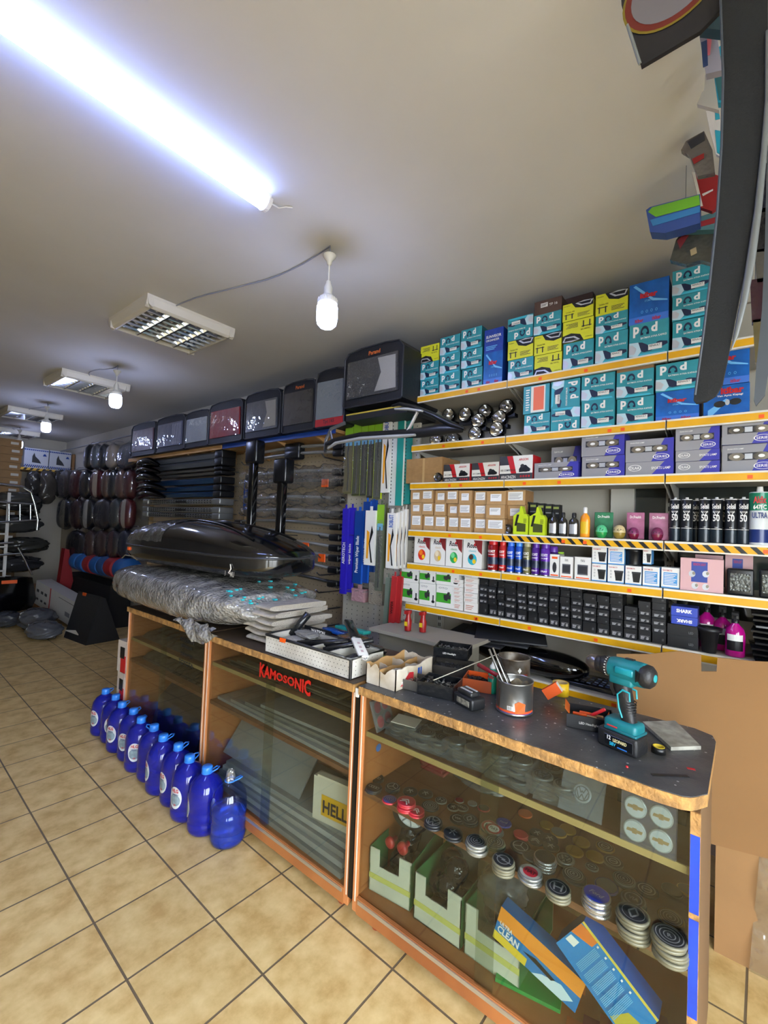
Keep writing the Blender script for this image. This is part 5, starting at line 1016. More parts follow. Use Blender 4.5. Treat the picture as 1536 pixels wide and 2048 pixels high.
for i, (y, z, h, col, L) in enumerate([(2.75, .73, .06, '4c4a44', .5), (3.2, .73, .05, '5a5852', .4), (2.7, .58, .05, '3a3833', .5), (3.15, .58, .06, '57534a', .45)]):
    mb = MB(); mb.grid(lambda u, v, L=L, h=h: (.3*(v-.5), L*(u-.5), h*(.3+.7*math.sin(PI*v)*(1+.15*math.sin(u*23)))*(0 if v in (0, 1) else 1)), 20, 8, M(col, .15, bump=1, bscale=18)); mb.build('wrapped_visor', None, (1.62, y, z+.001), 0, 'clear-wrapped dark visor strip, %s on the farthest cabinet shelves' % ORD[i+1], 'wrapped part', 'wrapped parts in the farthest cabinet')
mb = MB(); mb.prism([(0, 0), (.34, 0), (.3, .22), (.16, .3), (.05, .2)], -.3, .3, M('232a35', .3, bump=.3, bscale=10), 'y'); mb.build('dark_case', None, (1.5, 2.95, .122), 0, 'dark blue case on the bottom of the farthest cabinet', 'case')
# cartons beside cabinet 1
for i, z in enumerate((.10, .33, .56)):
    mb = MB(); mb.box(-.02, .14, -.02, .10, 0, .225, M('c9beb4', .6)); mb.box(-.022, -.02, -.02, .05, .0, .12, RED); mb.box(-.0225, -.0205, 0, .06, .1, .18, BLACK) ; mb.box(-.02, .14, -.0215, -.02, .02, .2, PAPER); mb.box(.0, .07, -.023, -.0215, .05, .16, RED); mb.box(.04, .1, -.024, -.022, .1, .18, BLACK)
    mb.build('printed_carton', None, (1.42, 3.50, z-.1+.001 if i == 0 else z-.1+.002), .08*(i-1), 'white and red printed carton beside the farthest cabinet, %s of three' % ['bottom', 'middle', 'top'][i], 'box', 'printed cartons beside the farthest cabinet')
# ---- cabinet 3, bottom shelf level
p0_ = lambda x, y, z: onZ(x, y, z)
GB = M('cdd0bd', .6, var=.15, vscale=7); GBG = M('2c6b3c', .5); TAPE = M('c3c46a', .3, coat=.5)
def parts_box(lab, yc, w, rot=0, x=1.47):
    t = thing('parts_box', lab, 'box', (x, yc, .122), rot, 'open green and white boxes of parts'); h = .17; d = .30
    mb = MB(); th = .004
    mb.box(0, th, -w/2, w/2, 0, h*.62, GB); mb.box(0, th, w*.26, w/2, h*.62, h, GB); mb.box(0, th, -w/2, -w*.22, h*.62, h*1.05, GB); mb.box(d, d+th, -w/2, w/2, 0, h*1.25, GB); mb.box(0, d, -w/2, w/2, 0, th, GB); mb.box(0, d, w/2-th, w/2, 0, h, GBG); mb.box(0, d, -w/2, -w/2+th, 0, h, GBG)
    mb.build('carton_body', t); MB().box(-.0015, 0, -w/2, w/2, h*.30, h*.42, TAPE).build('yellow_tape', t)
    for i in range(5):
        blob_ = None; a = random.uniform(.06, d-.07); b = random.uniform(-w*.25, w*.25)
        mb = MB(); mb.grid(lambda u, v: (.05*math.cos(2*PI*u)*math.cos(PI*(v-.5))*(1+.2*math.sin(9*u)), .045*math.sin(2*PI*u)*math.cos(PI*(v-.5)), .045*math.sin(PI*(v-.5))), 14, 8, M('131416', .12, bump=1, bscale=40), wrapu=True); mb.build('bagged_part', t, (a, b, .06+.03*i))
    return t
parts_box('open white and green box of black parts, leftmost beneath the wheel', 1.09, .19, .12); parts_box('open white and green box, middle of three on the cabinet bottom', .87, .20, .0); parts_box('open white and green box holding a clear bag, right of three', .655, .20, -.02)
blob('clear_bag', 'crumpled translucent bag bulging from the right parts box', 'plastic bag', (1.60, .67, .31), (.16, .16, .13), M('63686a', .12, bump=1, bscale=30, coat=.6), 2.2)
t = thing('trolley_wheel', 'white-spoked wheel with black tyre above the leftmost parts box', 'wheel', (1.60, 1.085, .40)); t.rotation_euler = (0, -.25, .25)
mb = MB(); mb.T = Matrix.Rotation(-PI/2, 4, 'Y'); mb.lathe([(.055, -.015), (.078, -.018), (.086, 0), (.078, .018), (.055, .015)], M('151617', .6), 32, cap=False); mb.build('tyre', t)
mb = MB(); mb.T = Matrix.Rotation(-PI/2, 4, 'Y'); mb.lathe([(0, .012), (.012, .018), (.014, .012), (.05, .008), (.056, .014), (.058, .0)], M('d3d6d8', .4), 32, cap=False)
for k in range(8): mb.T = Matrix.Rotation(-PI/2, 4, 'Y') @ Matrix.Rotation(k*PI/4, 4, 'Z'); mb.box(.012, .054, -.0015, .0015, .008, .016, M('8f9396', .4))
mb.build('spoked_hub', t)
for i, (y, x, z, r) in enumerate([(1.13, 1.53, .30, .022), (1.06, 1.52, .315, .024)]):
    t = thing('red_plug', 'red round plastic plug in the leftmost parts box, %s one' % ['left', 'right'][i], 'plug', (x, y, z), 0, 'red plugs in the parts box')
    mb = MB(); mb.T = Matrix.Rotation(-PI/2, 4, 'Y'); mb.lathe([(r*.4, -.03), (r*.5, 0), (r, .004), (r, .016), (r*.7, .022), (0, .02)], M('a83030', .4), 18); mb.build('plug_body', t)
for i, y in enumerate((.935, .755)):
    t = thing('orange_carton', 'orange carton with white script lettering, %s of two at the back' % ['left', 'right'][i], 'box', (1.80, y, .122), 0, 'orange cartons at the cabinet back')
    mb = MB(); mb.box(0, .08, -.085, .085, 0, .32, M('c2491c', .5)); mb.text('Rally', (-.001, .075, .21), (0, -1, 0), (0, 0, 1), .14, .045, M('e8c8b8', .5), .0, .35); mb.build('carton_body', t)
def quad_carton(name, lab, px, X, th, side, decos):
    """a carton standing tilted behind the glass; px: its face corners (top left, top right, bottom right, bottom left)"""
    q = [onX(x, y, X) for x, y in px]; c = sum(q, Vector())/4; t = thing(name, lab, 'box', c); mb = MB()
    def P(u, v, d): a = q[3].lerp(q[2], u); b = q[0].lerp(q[1], u); p_ = a.lerp(b, v)-c; return (p_.x+d, p_.y, p_.z)
    cor = [(0, 0), (1, 0), (1, 1), (0, 1)]; mb.add([P(u, v, 0) for u, v in cor]+[P(u, v, th) for u, v in cor], [(0, 1, 2, 3), (4, 5, 6, 7), (0, 1, 5, 4), (1, 2, 6, 5), (2, 3, 7, 6), (3, 0, 4, 7)], side)
    for k, (pts, mt) in enumerate(decos):
        if isinstance(pts, str): st, u0, v0, u1, v1 = mt[:5]; v_, f_, _ = glyphs(st, .03); mb.add([P(u0+(u1-u0)*x, v0+(v1-v0)*y, -.0008-.0002*k) for x, y in v_], f_, mt[5])
        else: mb.add([P(u, v, -.0004-.0002*k) for u, v in pts], [tuple(range(len(pts)))], mt)
    mb.build('carton_body', t); return t
B1 = M('1676b8', .35)
quad_carton('cleaner_carton', 'blue, orange and yellow cleaner carton tilted on the cabinet bottom', [(1003, 1812), (1172, 1968), (1150, 2026), (985, 1872)], 1.45, .05, M('1c5c92', .4), [
    ([(0, 0), (1, 0), (1, 1), (0, 1)], B1), ([(0, .55), (1, .5), (1, 1), (0, 1)], M('e2902e', .45)), ([(0, 0), (.42, 0), (.42, .24), (0, .24)], M('e0c436', .45)), ([(.5, 0), (.85, 0), (.95, .25), (.8, .4), (.6, .2)], M('c9dde4', .45)),
    ([(.35, .36), (.5, .46), (.74, .36), (.7, .26), (.5, .32)], BLACK), ('t', ('ULTRA', .04, .50, .2, .62, WHITE)), ('t', ('CLEAN', .03, .27, .3, .48, WHITE))])
BT = M('6fb8e0', .4); dec = [([(0, 0), (1, 0), (1, 1), (0, 1)], M('1780c4', .35)), ([(0, .55), (.22, .75), (.22, 1), (0, .9)], M('d8772e', .5)), ([(.02, .3), (.12, .35), (.12, .55), (.02, .5)], WHITE), ([(.72, .05), (.95, .05), (.95, .6), (.8, .5)], M('b8a838', .5)), ([(0, .94), (1, .94), (1, 1), (0, 1)], M('d8c048', .4))]
for k in range(5):
    for q in range(6): u = .24+k*.11+q*.014; dec.append(([(u, .12), (u+.007, .12), (u+.007, .80), (u, .80)], BT))
    dec.append(([(.24+k*.11, .86), (.26+k*.11, .86), (.26+k*.11, .91), (.24+k*.11, .91)], WHITE))
quad_carton('blue_carton', 'blue carton with pale text blocks tilted beside the cleaner carton', [(1168, 1842), (1318, 2040), (1262, 2098), (1112, 1886)], 1.43, .06, M('1a4f9c', .4), dec)
mb = MB(); 
for k in range(6): mb.grid(lambda u, v, k=k: (.04*math.sin(u*5)*.3+.22*u, -.03+.045*(k+v)-.12, .015+.05*math.sin(u*3+k*.6)*(.4+.3*u)), 8, 3, M(['8c2238', 'e0822a', '7a1c34', 'd8752a', '94283c', 'c8682a'][k], .5))
mb.build('striped_cloth', None, (1.44, .28, .125), (0, 0, .2), 'orange and maroon striped cloth on the cabinet bottom near the corner', 'cloth')
mb = MB(); mb.box(0, .1, -.1, .1, 0, .012, M('2f8c40', .5)); mb.build('green_pack', None, (1.47, .53, .123), .2, 'flat green pack under the cleaner carton', 'packet')
# ---- wheel centre caps
DISC = M('8f928f', .3, .7); DKD = M('26282a', .35); CREAMD = M('6d6b58', .45, .2); REDD = M('a82a34', .35); BLUED = M('27338c', .35); GOLD = M('9c7a30', .4, .5); SYM = M('a9acab', .3, .6)
def ring2(mb, r0, r1, z, mat, c=(0, 0), n=24):
    vs = [(c[0]+r*math.cos(2*PI*i/n), c[1]+r*math.sin(2*PI*i/n), z) for r in (r0, r1) for i in range(n)]; mb.add(vs, [(i, (i+1) % n, n+(i+1) % n, n+i) for i in range(n)], mat)
def bar2(mb, a, b, w, z, mat):
    a = Vector(a); b = Vector(b); d = (b-a).normalized(); q = Vector((-d.y, d.x))*w/2; mb.add([(*(a+q), z), (*(b+q), z), (*(b-q), z), (*(a-q), z)], [(0, 1, 2, 3)], mat)
_caps = {}
def cap_mesh(style, face, rim):
    """a centre cap of radius 1 (scaled to size), 0.3 thick; its emblem lies on the face, its top toward -y seen from the shop side"""
    key = (style, face, rim)
    if key in _caps: return _caps[key]
    mb = MB(); n = 28; mb.lathe([(.9, 0), (1, .05), (1, .22), (.95, .27), (.9, .28)], rim, n); ring2(mb, .0001, .88, .284, face)
    z = .292; S = SYM if face in (DKD, BLUED) else (WHITE if face is REDD else DKD)
    if style == 'vw':
        ring2(mb, .68, .8, z, S)
        for a, b in (((-.38, .62), (-.12, .06)), ((-.12, .06), (0, .3)), ((0, .3), (.12, .06)), ((.12, .06), (.38, .62)), ((-.62, .25), (-.28, -.6)), ((-.28, -.6), (0, -.05)), ((0, -.05), (.28, -.6)), ((.28, -.6), (.62, .25))): bar2(mb, a, b, .11, z, S)
    elif style == 'rings':
        for k in range(4): ring2(mb, .17, .24, z, S, (-.48+.32*k, 0), 16)
    elif style == 'chev':
        for o in (0, -.34): bar2(mb, (-.5, -.2+o), (0, .3+o), .14, z, S); bar2(mb, (.5, -.2+o), (0, .3+o), .14, z, S)
    elif style == 'bowtie': mb.add([(x, y, z) for x, y in ((-.72, -.14), (-.62, .16), (-.2, .16), (-.2, .26), (.2, .26), (.2, .16), (.72, .16), (.62, -.14), (.2, -.14), (.2, -.26), (-.2, -.26), (-.2, -.14))], [(0, 1, 2, 11), (2, 3, 4, 5, 8, 9, 10, 11), (5, 6, 7, 8)], M('b08a4a', .4, .4))
    elif style == 'bolt': ring2(mb, .5, .6, z, S); bar2(mb, (-.8, .08), (.15, .08), .1, z, S); bar2(mb, (.15, .08), (-.15, -.08), .12, z, S); bar2(mb, (-.15, -.08), (.8, -.08), .1, z, S)
    elif style == 'h': ring2(mb, .6, .66, z, S); bar2(mb, (-.26, -.4), (-.34, .4), .13, z, S); bar2(mb, (.26, -.4), (.34, .4), .13, z, S); bar2(mb, (-.3, 0), (.3, 0), .12, z, S)
    elif style == 'star':
        ring2(mb, .68, .76, z, S)
        for k in range(3): a = PI/2+k*2*PI/3; bar2(mb, (0, 0), (.7*math.cos(a), .7*math.sin(a)), .1, z, S)
    elif style == 'diamond': 
        for a, b in (((0, .5), (.3, 0)), ((.3, 0), (0, -.5)), ((0, -.5), (-.3, 0)), ((-.3, 0), (0, .5))): bar2(mb, a, b, .12, z, S)
        ring2(mb, .66, .7, z, S)
    elif style == 'ellipses': ring2(mb, .66, .74, z, S); ring2(mb, .36, .44, z, S); bar2(mb, (-.34, 0), (.34, 0), .1, z, S)
    elif style == 'lion':
        for a, b in (((-.3, -.4), (-.1, .1)), ((-.1, .1), (.1, .45)), ((0, .2), (.4, .1)), ((-.1, .1), (.3, -.4)), ((-.4, .2), (-.1, .1))): bar2(mb, a, b, .12, z, S)
    elif style == 'fiat': ring2(mb, .0001, .62, z, REDD if face is not REDD else WHITE); mb.text('FIAT', (-.45, -.22, z+.01), (1, 0, 0), (0, 1, 0), .9, .44, S if face is not REDD else DKD, .02)
    elif style == 'circles': ring2(mb, .3, .36, z, S); ring2(mb, .52, .58, z, S); ring2(mb, .74, .8, z, S); mb.text('R', (-.12, -.15, z), (1, 0, 0), (0, 1, 0), .24, .3, S, .02)
    elif style == 'swift': ring2(mb, .6, .7, z, S); mb.text('VIA', (-.4, -.2, z+.01), (1, 0, 0), (0, 1, 0), .8, .4, S, .02)
    elif style == 'ford': mb.text('Ford', (-.5, -.2, z), (1, 0, 0), (0, 1, 0), 1.0, .4, S, .01, .3)
    o = mb.build('wheel_cap'); me = o.data; bpy.data.objects.remove(o); _caps[key] = me; return me
CPX = scrop(680, 1560, .306)   # crop used to read the caps
capn = {}
def caps(x, y, n, style, face, rim, r, what, tilt=None, crop=CPX, z=.53):
    """a pile of n caps; (x, y) is the centre of the topmost one in the crop"""
    th = .24*r; p = onZ(*crop(x, y), z+.002+th*n)
    for i in range(n):
        m_ = cap_mesh(style, face, rim); rz = -PI/2 + random.uniform(-.25, .25) + (0 if i == n-1 else random.uniform(-1, 1))
        tl = tilt if (tilt and i == n-1) else (random.uniform(-.02, .02), 0)
        lab = '%s, %s' % (what if 'cap' in what else what+' wheel cap', ('alone on the cap shelf' if n == 1 else '%s of its pile' % ('top' if i == n-1 else ('bottom' if i == 0 else ORD[i+1]+' from the bottom'))))
        jx, jy = (0, 0) if i == n-1 else (random.uniform(-.004, .004), random.uniform(-.004, .004))
        put('wheel_cap', m_, None, (min(p.x+jx, 1.85), p.y+jy, z+.002+th*i + (0 if not tilt else abs(math.sin(tl[0]))*r*.5*(i == n-1))), (tl[0], tl[1], rz), lab, 'wheel cap', 'wheel centre caps on the middle shelf', None, (r, r, r*.85))
R_ = .033
caps(222, 45, 2, 'rings', DKD, DKD, R_, 'black cap with four interlocked rings'); caps(325, 125, 1, 'circles', BLUED, REDD, R_*.9, 'blue and red'); caps(435, 135, 4, 'chev', REDD, REDD, R_*1.05, 'red cap with double chevron'); caps(500, 195, 2, 'chev', REDD, REDD, R_*.9, 'smaller red cap with chevron')
caps(610, 268, 2, 'vw', DKD, DKD, R_, 'dark cap with V over W'); caps(740, 340, 2, 'lion', DKD, DKD, R_, 'dark cap with rearing figure'); caps(895, 395, 4, 'circles', DKD, M('8f9088', .3, .4), R_*1.08, 'dark cap with pale rim'); caps(1010, 400, 2, 'circles', DKD, CREAMD, R_*1.05, 'dark cap with concentric rings')
caps(1068, 520, 4, 'bolt', DKD, CREAMD, R_*1.05, 'dark cap with lightning bolt'); caps(1245, 600, 3, 'fiat', M('9a9890', .4), DISC, R_*1.08, 'grey cap with red lettered centre'); caps(1425, 700, 3, 'h', DKD, CREAMD, R_*1.08, 'dark cap with letter H')
caps(975, 305, 1, 'fiat', REDD, DISC, R_*.9, 'red oval lettered', (.2, 0)); caps(1005, 318, 2, 'fiat', REDD, DISC, R_*.95, 'bright red lettered'); caps(1180, 350, 2, 'plain', REDD, REDD, R_*.75, 'plain red'); caps(1070, 275, 1, 'ford', BLUED, BLUED, R_*.85, 'small blue')
caps(740, 175, 1, 'lion', DKD, DISC, R_*.7, 'small lattice-marked'); caps(800, 178, 1, 'rings', DKD, DISC, R_*.7, 'small striped'); caps(770, 250, 1, 'swift', DKD, DKD, R_*.9, 'black cap with slanted mark'); caps(845, 250, 2, 'diamond', DKD, DKD, R_*.9, 'black cap with diamond')
caps(345, 40, 2, 'star', DKD, DKD, R_*.9, 'black three-spoked'); caps(460, 70, 1, 'lion', DKD, DKD, R_*.9, 'black cap with lion'); caps(560, 85, 1, 'lion', DKD, DKD, R_*.9, 'black cap with white lion'); caps(590, 165, 1, 'circles', DKD, DKD, R_, 'all-black ringed'); caps(240, -20, 2, 'rings', DKD, DKD, R_*.9, 'black ringed cap against the back')
caps(660, 130, 1, 'h', DKD, DISC, R_*.7, 'small silver-edged letter'); caps(865, 150, 1, 'plain', M('c9cac8', .2, .9), DISC, R_*.55, 'small bright silver'); caps(940, 180, 1, 'plain', DKD, REDD, R_*.7, 'black and dark red'); caps(780, 130, 1, 'plain', M('8a2a30', .3), DISC, R_*.55, 'small ruby')
caps(1180, 430, 1, 'star', DKD, DKD, R_, 'black cap with three-pointed star'); caps(1250, 490, 1, 'plain', DISC, DISC, R_*.85, 'flat grey square-marked'); caps(1340, 500, 4, 'plain', DKD, M('b0b2b4', .2, .8), R_*1.05, 'black cap with bright rim'); caps(1475, 510, 1, 'vw', DISC, DISC, R_*.85, 'silver cap with V over W')
caps(1280, 390, 1, 'chev', DKD, DKD, R_*.8, 'black cap with two chevrons'); caps(1290, 345, 1, 'lion', DKD, DKD, R_*.8, 'black cap with star mark'); caps(1370, 380, 1, 'lion', DKD, DKD, R_*.85, 'black cap with running figure'); caps(1380, 430, 1, 'lion', DKD, DKD, R_*.8, 'black cap with pale creature'); 
caps(1210, 215, 1, 'plain', M('b8521c', .4), M('b8521c', .4), R_*.8, 'plain orange'); 
for i, (x, y) in enumerate([(1350, 290), (1430, 340), (1490, 310)]): caps(x, y, 1, 'plain', GOLD, GOLD, R_*.75, 'golden-brown cap, %s of the rear three' % ORD[i+1])
CQ = scrop(1050, 1500, .2676)
caps(365, 925, 2, 'circles', DKD, DKD, R_, 'black ringed cap behind the H caps', crop=CQ); caps(535, 1075, 5, 'ford', BLUED, M('b4b6b6', .2, .8), R_*1.15, 'blue-faced cap with stacked bright rims', crop=CQ); caps(810, 1215, 6, 'diamond', DKD, CREAMD, R_*1.2, 'grey-rimmed cap, largest pile', crop=CQ); caps(1080, 1385, 6, 'circles', DKD, CREAMD, R_*1.2, 'dark cap by the corner post', crop=CQ)
caps(610, 1010, 1, 'plain', DISC, BLUED, R_, 'blue-rimmed cap with silver swoosh', crop=CQ); caps(740, 960, 2, 'circles', DKD, DISC, R_*.95, 'silver-ringed cap with letter', crop=CQ); caps(500, 870, 1, 'bolt', DKD, DISC, R_*.6, 'small cap with bolt ring', crop=CQ); caps(910, 1040, 1, 'ellipses', DKD, DKD, R_*.95, 'black cap with ovals', crop=CQ)
caps(810, 1110, 2, 'swift', DKD, DISC, R_, 'silver-rimmed cap with large lettering', crop=CQ); caps(1100, 1040, 1, 'plain', DKD, DKD, R_*.85, 'plain black', crop=CQ); caps(1090, 1250, 1, 'circles', DKD, GOLD, R_, 'cap with golden rings', crop=CQ); caps(1210, 1040, 1, 'plain', DKD, GOLD, R_*.8, 'black cap with thin golden rim', crop=CQ)
for i, (x, y) in enumerate([(420, 680), (370, 750), (525, 790), (250, 610), (320, 590)]): caps(x, y, 1, 'plain', GOLD if i != 3 else DISC, GOLD, R_*.85, 'round brownish cap, %s at the back' % ORD[i+1], crop=CQ)
caps(600, 720, 1, 'ellipses', DKD, GOLD, R_*.9, 'dark cap with golden oval', crop=CQ); caps(300, 810, 2, 'vw', DISC, DISC, R_*.8, 'silver cap with V over W in front', crop=CQ); caps(660, 830, 1, 'ellipses', DKD, DKD, R_*.9, 'dim black cap with ovals', crop=CQ)
for i in range(4):
    mb = MB(); mb.rbox(-.05, .05, -.06, .06, 0, .014, .003, M('7e2a30', .2, coat=.5), 2); mb.build('red_packet', None, (1.76, 1.06+.004*i, .532+i*.0145), random.uniform(-.1, .1), 'flat dark red packet, %s in the pile at the back of the cap shelf' % ['bottom', 'second', 'third', 'top'][i], 'packet', 'red packets behind the caps')
blob('clear_bag', 'crumpled clear bag of small parts at the back of the cap shelf', 'plastic bag', (1.78, .85, .553), (.14, .24, .045), M('55575a', .12, bump=1, bscale=30, coat=.6), 2.2)
# ---- blister packs on the top shelf of cabinet 3
PET = CLEAR(tint='e8ecf0', gloss=.10, rough=.12, bump=.15, bscale=25, haze=.09, hazec='c4cad0')
def blister(lab, loc, rot, style, face, n=4, s=.075, rimc=None, cardm=None):
    t = thing('cap_blister', lab, 'blister pack', loc, 0, 'clear blister packs of wheel caps'); t.rotation_euler = rot
    mb = MB(); mb.box(-s, s, -s, s, 0, .0015, cardm or PET); 
    mb.prism([(-s, .0015), (-s*.97, .012), (s*.97, .012), (s, .0015)], -s*.97, s*.97, PET, 'x'); mb.build('clear_tray', t)
    for k in range(n):
        x, y = (s*.46*(1 if k % 2 else -1), s*.46*(1 if k//2 else -1)) if n == 4 else (0, 0)
        put('cap', cap_mesh(style, face, rimc or DISC), t, (x, y, .0018), (0, 0, -PI/2), scale=(s*.42, s*.42, s*.42))
    return t
zb = .768
SM = M('a4a9ae', .25, .3)
for i, (y, x, n, style, face) in enumerate([(1.045, 1.52, 4, 'plain', SM), (.915, 1.51, 4, 'ellipses', DKD), (.77, 1.51, 5, 'plain', SM), (.605, 1.51, 6, 'circles', SM), (.455, 1.50, 5, 'vw', SM)]):
    for k in range(n):
        blister('clear blister pack of wheel caps, %s in the %s pile from the left' % (['bottom', 'second', 'third', 'fourth', 'fifth', 'sixth'][k] if k < n-1 else 'top', ORD[i+1]), (x+random.uniform(-.01, .01), y+random.uniform(-.008, .008), zb+.002+k*.0135), (0, 0, random.uniform(-.12, .12)), style, face)
blister('blister pack with red caps leaning against the cabinet side', (1.47, 1.165, zb+.065), (math.radians(70), 0, .1), 'plain', REDD, s=.06)
blister('blister pack leaning up with large V over W caps', (1.452, .375, zb+.06), (math.radians(8), math.radians(-62), 0), 'vw', SM, s=.06, n=1)
t = blister('violet card with four white gold-bowtie caps standing behind the glass', (1.426, .20, zb+.064), (0, math.radians(-86), 0), 'bowtie', M('cfd4d4', .25), s=.066, rimc=M('b8bcbc', .25, .3), cardm=M('37345c', .4))
mb = MB(); mb.box(-.045, .045, -.05, .05, 0, .002, PAPER); mb.build('paper_slip', None, (1.49, 1.05, zb+.059), (.05, .03, .3), 'white paper slip on the first pile of blister packs', 'paper')
mb = MB(); mb.prism([(0, 0), (.12, 0), (.1, .11), (.02, .12)], -.09, .09, M('0d0e10', .2, coat=.5), 'y'); mb.build('black_box', None, (1.60, .22, zb), 0, 'glossy black box behind the violet card', 'box')
# ================================================================ things on the counters
def onC(x, y, z=TOP): return onZ(x, y, z)
# ---- wrapped roof box lying on the farthest cabinets
WR = M('a09e98', .2, bump=1.0, bscale=60, kind='bubble', coat=.9, c2='6f6d68', vscale=14)
def sup(u, v, d, n, m_, e=0):
    pw = lambda q, k: math.copysign(abs(q)**(2/k), q); a = 2*PI*u; b = PI*(v-.5)
    return Vector(((d[0]/2+e)*pw(math.cos(b), m_)*pw(math.cos(a), n), (d[1]/2+e)*pw(math.cos(b), m_)*pw(math.sin(a), n), (d[2]/2+e)*pw(math.sin(b), m_)))
t = thing('wrapped_roof_box', 'long roof box wrapped in bubble film lying on the farthest two cabinets', 'roof box', (1.70, 2.98, 1.105), -.03)
def wrapf(u, v):
    p = sup(u, v, (.80, 1.86, .29), 3.6, 3.0); k = .012*math.sin(p.y*31+p.z*20)+.008*math.sin(p.y*57+p.x*13)+.006*math.sin(p.x*41+p.z*33)
    if p.y < -.55: k += .03*math.sin(p.x*19+p.z*25)*(-.55-p.y)*2
    p.z *= 1-.25*max(0, -(p.y)-.2); 
    return tuple(p*(1+k))
MB().grid(wrapf, 120, 60, WR, wrapu=True).build('bubble_film', t)
mb = MB(); mb.grid(lambda u, v: (-.405-.012*math.sin(u*17+v*5)-.02*math.sin(PI*v), -.90+.42*u, -.06-.11*v*(.25+.75*math.sin(PI*min(1, .05+u)))+.006*math.sin(u*30)), 40, 10, WR); mb.build('loose_film', t)
for i in range(22):
    u = .5+random.uniform(.15, .35) if False else random.uniform(.66, .84); v = random.uniform(.55, .85); q = Vector(wrapf(u, v)); s_ = random.uniform(.008, .014)
    MB().cbox((q.x, q.y, q.z+.002), (s_*1.4, s_*1.8, .008), M('2bb8c0', .4)).build('turquoise_mark', t)
# ---- glossy black roof box on top of it
t = thing('roof_box', 'glossy black car roof box with pointed nose on the wrapped box', 'roof box', (1.72, 2.95, 1.245), -.02)
Lr, Wr = 1.80, .60
def rb(u, v, top):
    """u along the box (0 far nose .. 1 near end), v across"""
    q = 2*u-1; y = -Lr*q/2; n_ = 4.6 if q < 0 else 5.0; s = max(1-abs(q)**n_, 0)**(1/2.4); w = Wr/2*s; a = PI*v
    x = -w*math.cos(a)+.05*q; cr = abs(math.sin(a))**.6
    hump = .19*max(1-abs(q)**3.0, 0)**.75*(1.05 if q < 0 else 1.05-.25*q)
    if top: z = .145 + cr*hump
    else: z = .14 - cr**.55*.135*max(1-abs(q)**(5 if q < 0 else 9), 0)**.4
    return (x, y, z)
GB1 = M('08090a', .12, coat=.8, bump=.04, bscale=6)
MB().grid(lambda u, v: rb(u, v, True), 60, 28, GB1).build('lid', t)
MB().grid(lambda u, v: rb(u, v, False), 60, 28, GB1).build('base_shell', t)
mb = MB(); edge = [rb(i/50, 0, True) for i in range(51)]+[rb(1-i/50, 1, True) for i in range(51)]; mb.tube([(e[0]*1.012, e[1], e[2]-.003) for e in edge], .008, M('3a3b3d', .25, .4), 8); mb.build('seam_rim', t)
for v0 in (.30, .70):
    mb = MB(); mb.tube([(lambda q: (q[0], q[1], q[2]+.003))(rb(.12+.76*i/20, v0+.10*math.sin(PI*i/20)*(1 if v0 < .5 else -1), True)) for i in range(21)], .007, GB1, 8); mb.build('lid_ridge', t)
e = rb(.86, 0.03, False)
mb = MB(); mb.tube([(e[0]-.004, e[1]+.0, .10), (e[0]-.006, e[1]-.01, .075), (e[0]-.006, e[1]+.012, .05), (e[0]-.006, e[1]-.012, .045)], .004, M('c9c4b8', .3), 6); mb.text('J', (e[0]-.012, e[1]+.05, .03), (0, -1, 0), (0, 0, 1), .02, .03, M('c9c4b8', .4), .02); mb.text('MU', (e[0]-.012, e[1]-.015, .03), (0, -1, 0), (0, 0, 1), .04, .03, M('c9c4b8', .4), .02); mb.build('pale_emblem', t)
e = rb(.16, 0.04, False); mb = MB(); mb.rbox(e[0]-.012, e[0], e[1]-.02, e[1]+.02, .10, .125, .003, ORANGE, 1); mb.tube([(e[0]-.008, e[1]+.12, .03), (e[0]-.012, e[1]+.05, .06), (e[0]-.012, e[1]-.08, .062), (e[0]-.008, e[1]-.16, .04)], .004, M('8a7f60', .3), 6); mb.build('tag_and_film_edge', t)
mb = MB(); mb.grid(lambda u, v: tuple(Vector(rb(.02+.42*u, .02+.5*v, True))*1.006+Vector((0, 0, .003+.004*math.sin(u*40+v*23)))), 30, 14, CLEAR(gloss=.16, rough=.08, bump=1.2, bscale=14, haze=.05)); mb.build('cling_film', t)
# ---- folded grey-white carpet mats
MATT = M('c5beb1', .9, bump=.5, bscale=240, c2='aba396', vscale=30); MATE = M('a8a196', .9, bump=.8, bscale=160)
p = onC(560, 1255, 1.0)
for i in range(6):
    w_ = [.40, .41, .40, .42, .41, .38][i]; L = [.235, .24, .24, .255, .25, .25][i]; z = TOP+.002+i*.033; h = .031
    def fm(u, v, h=h, L=L, w_=w_, i=i):
        # folded sheet: a flattened loop in section, fold towards the room
        a = 2*PI*u; x = w_/2*math.copysign(abs(math.cos(a))**.35, math.cos(a)); z = h/2*math.copysign(abs(math.sin(a))**.8, math.sin(a))
        if x > 0 and abs(z) < h*.2: x -= .01
        return (x, L*(v-.5)+.01*math.sin(x*9+i), h/2+z+.004*math.sin(v*7+i)*(1 if i else 0)+(.012*(v-.5)**2*4 if i > 3 else 0))
    mb = MB(); mb.grid(fm, 40, 12, MATT, wrapu=True)
    for s in (0, 1): 
        r_ = [fm(k/40, s) for k in range(40)]; mb.add(r_, [tuple(range(40))], MATE)
    mb.build('folded_mat', None, (1.67+.008*(i % 2), 2.02+.01*(i % 3), z), (0, 0, [.02, -.05, .04, -.03, .1, -.12][i]), 'folded pale grey carpet mat, %s of the pile beside the wrapped roof box' % ['bottom', 'second up', 'third up', 'fourth up', 'fifth up', 'top'][i], 'carpet mat', 'folded carpet mats on the counter')
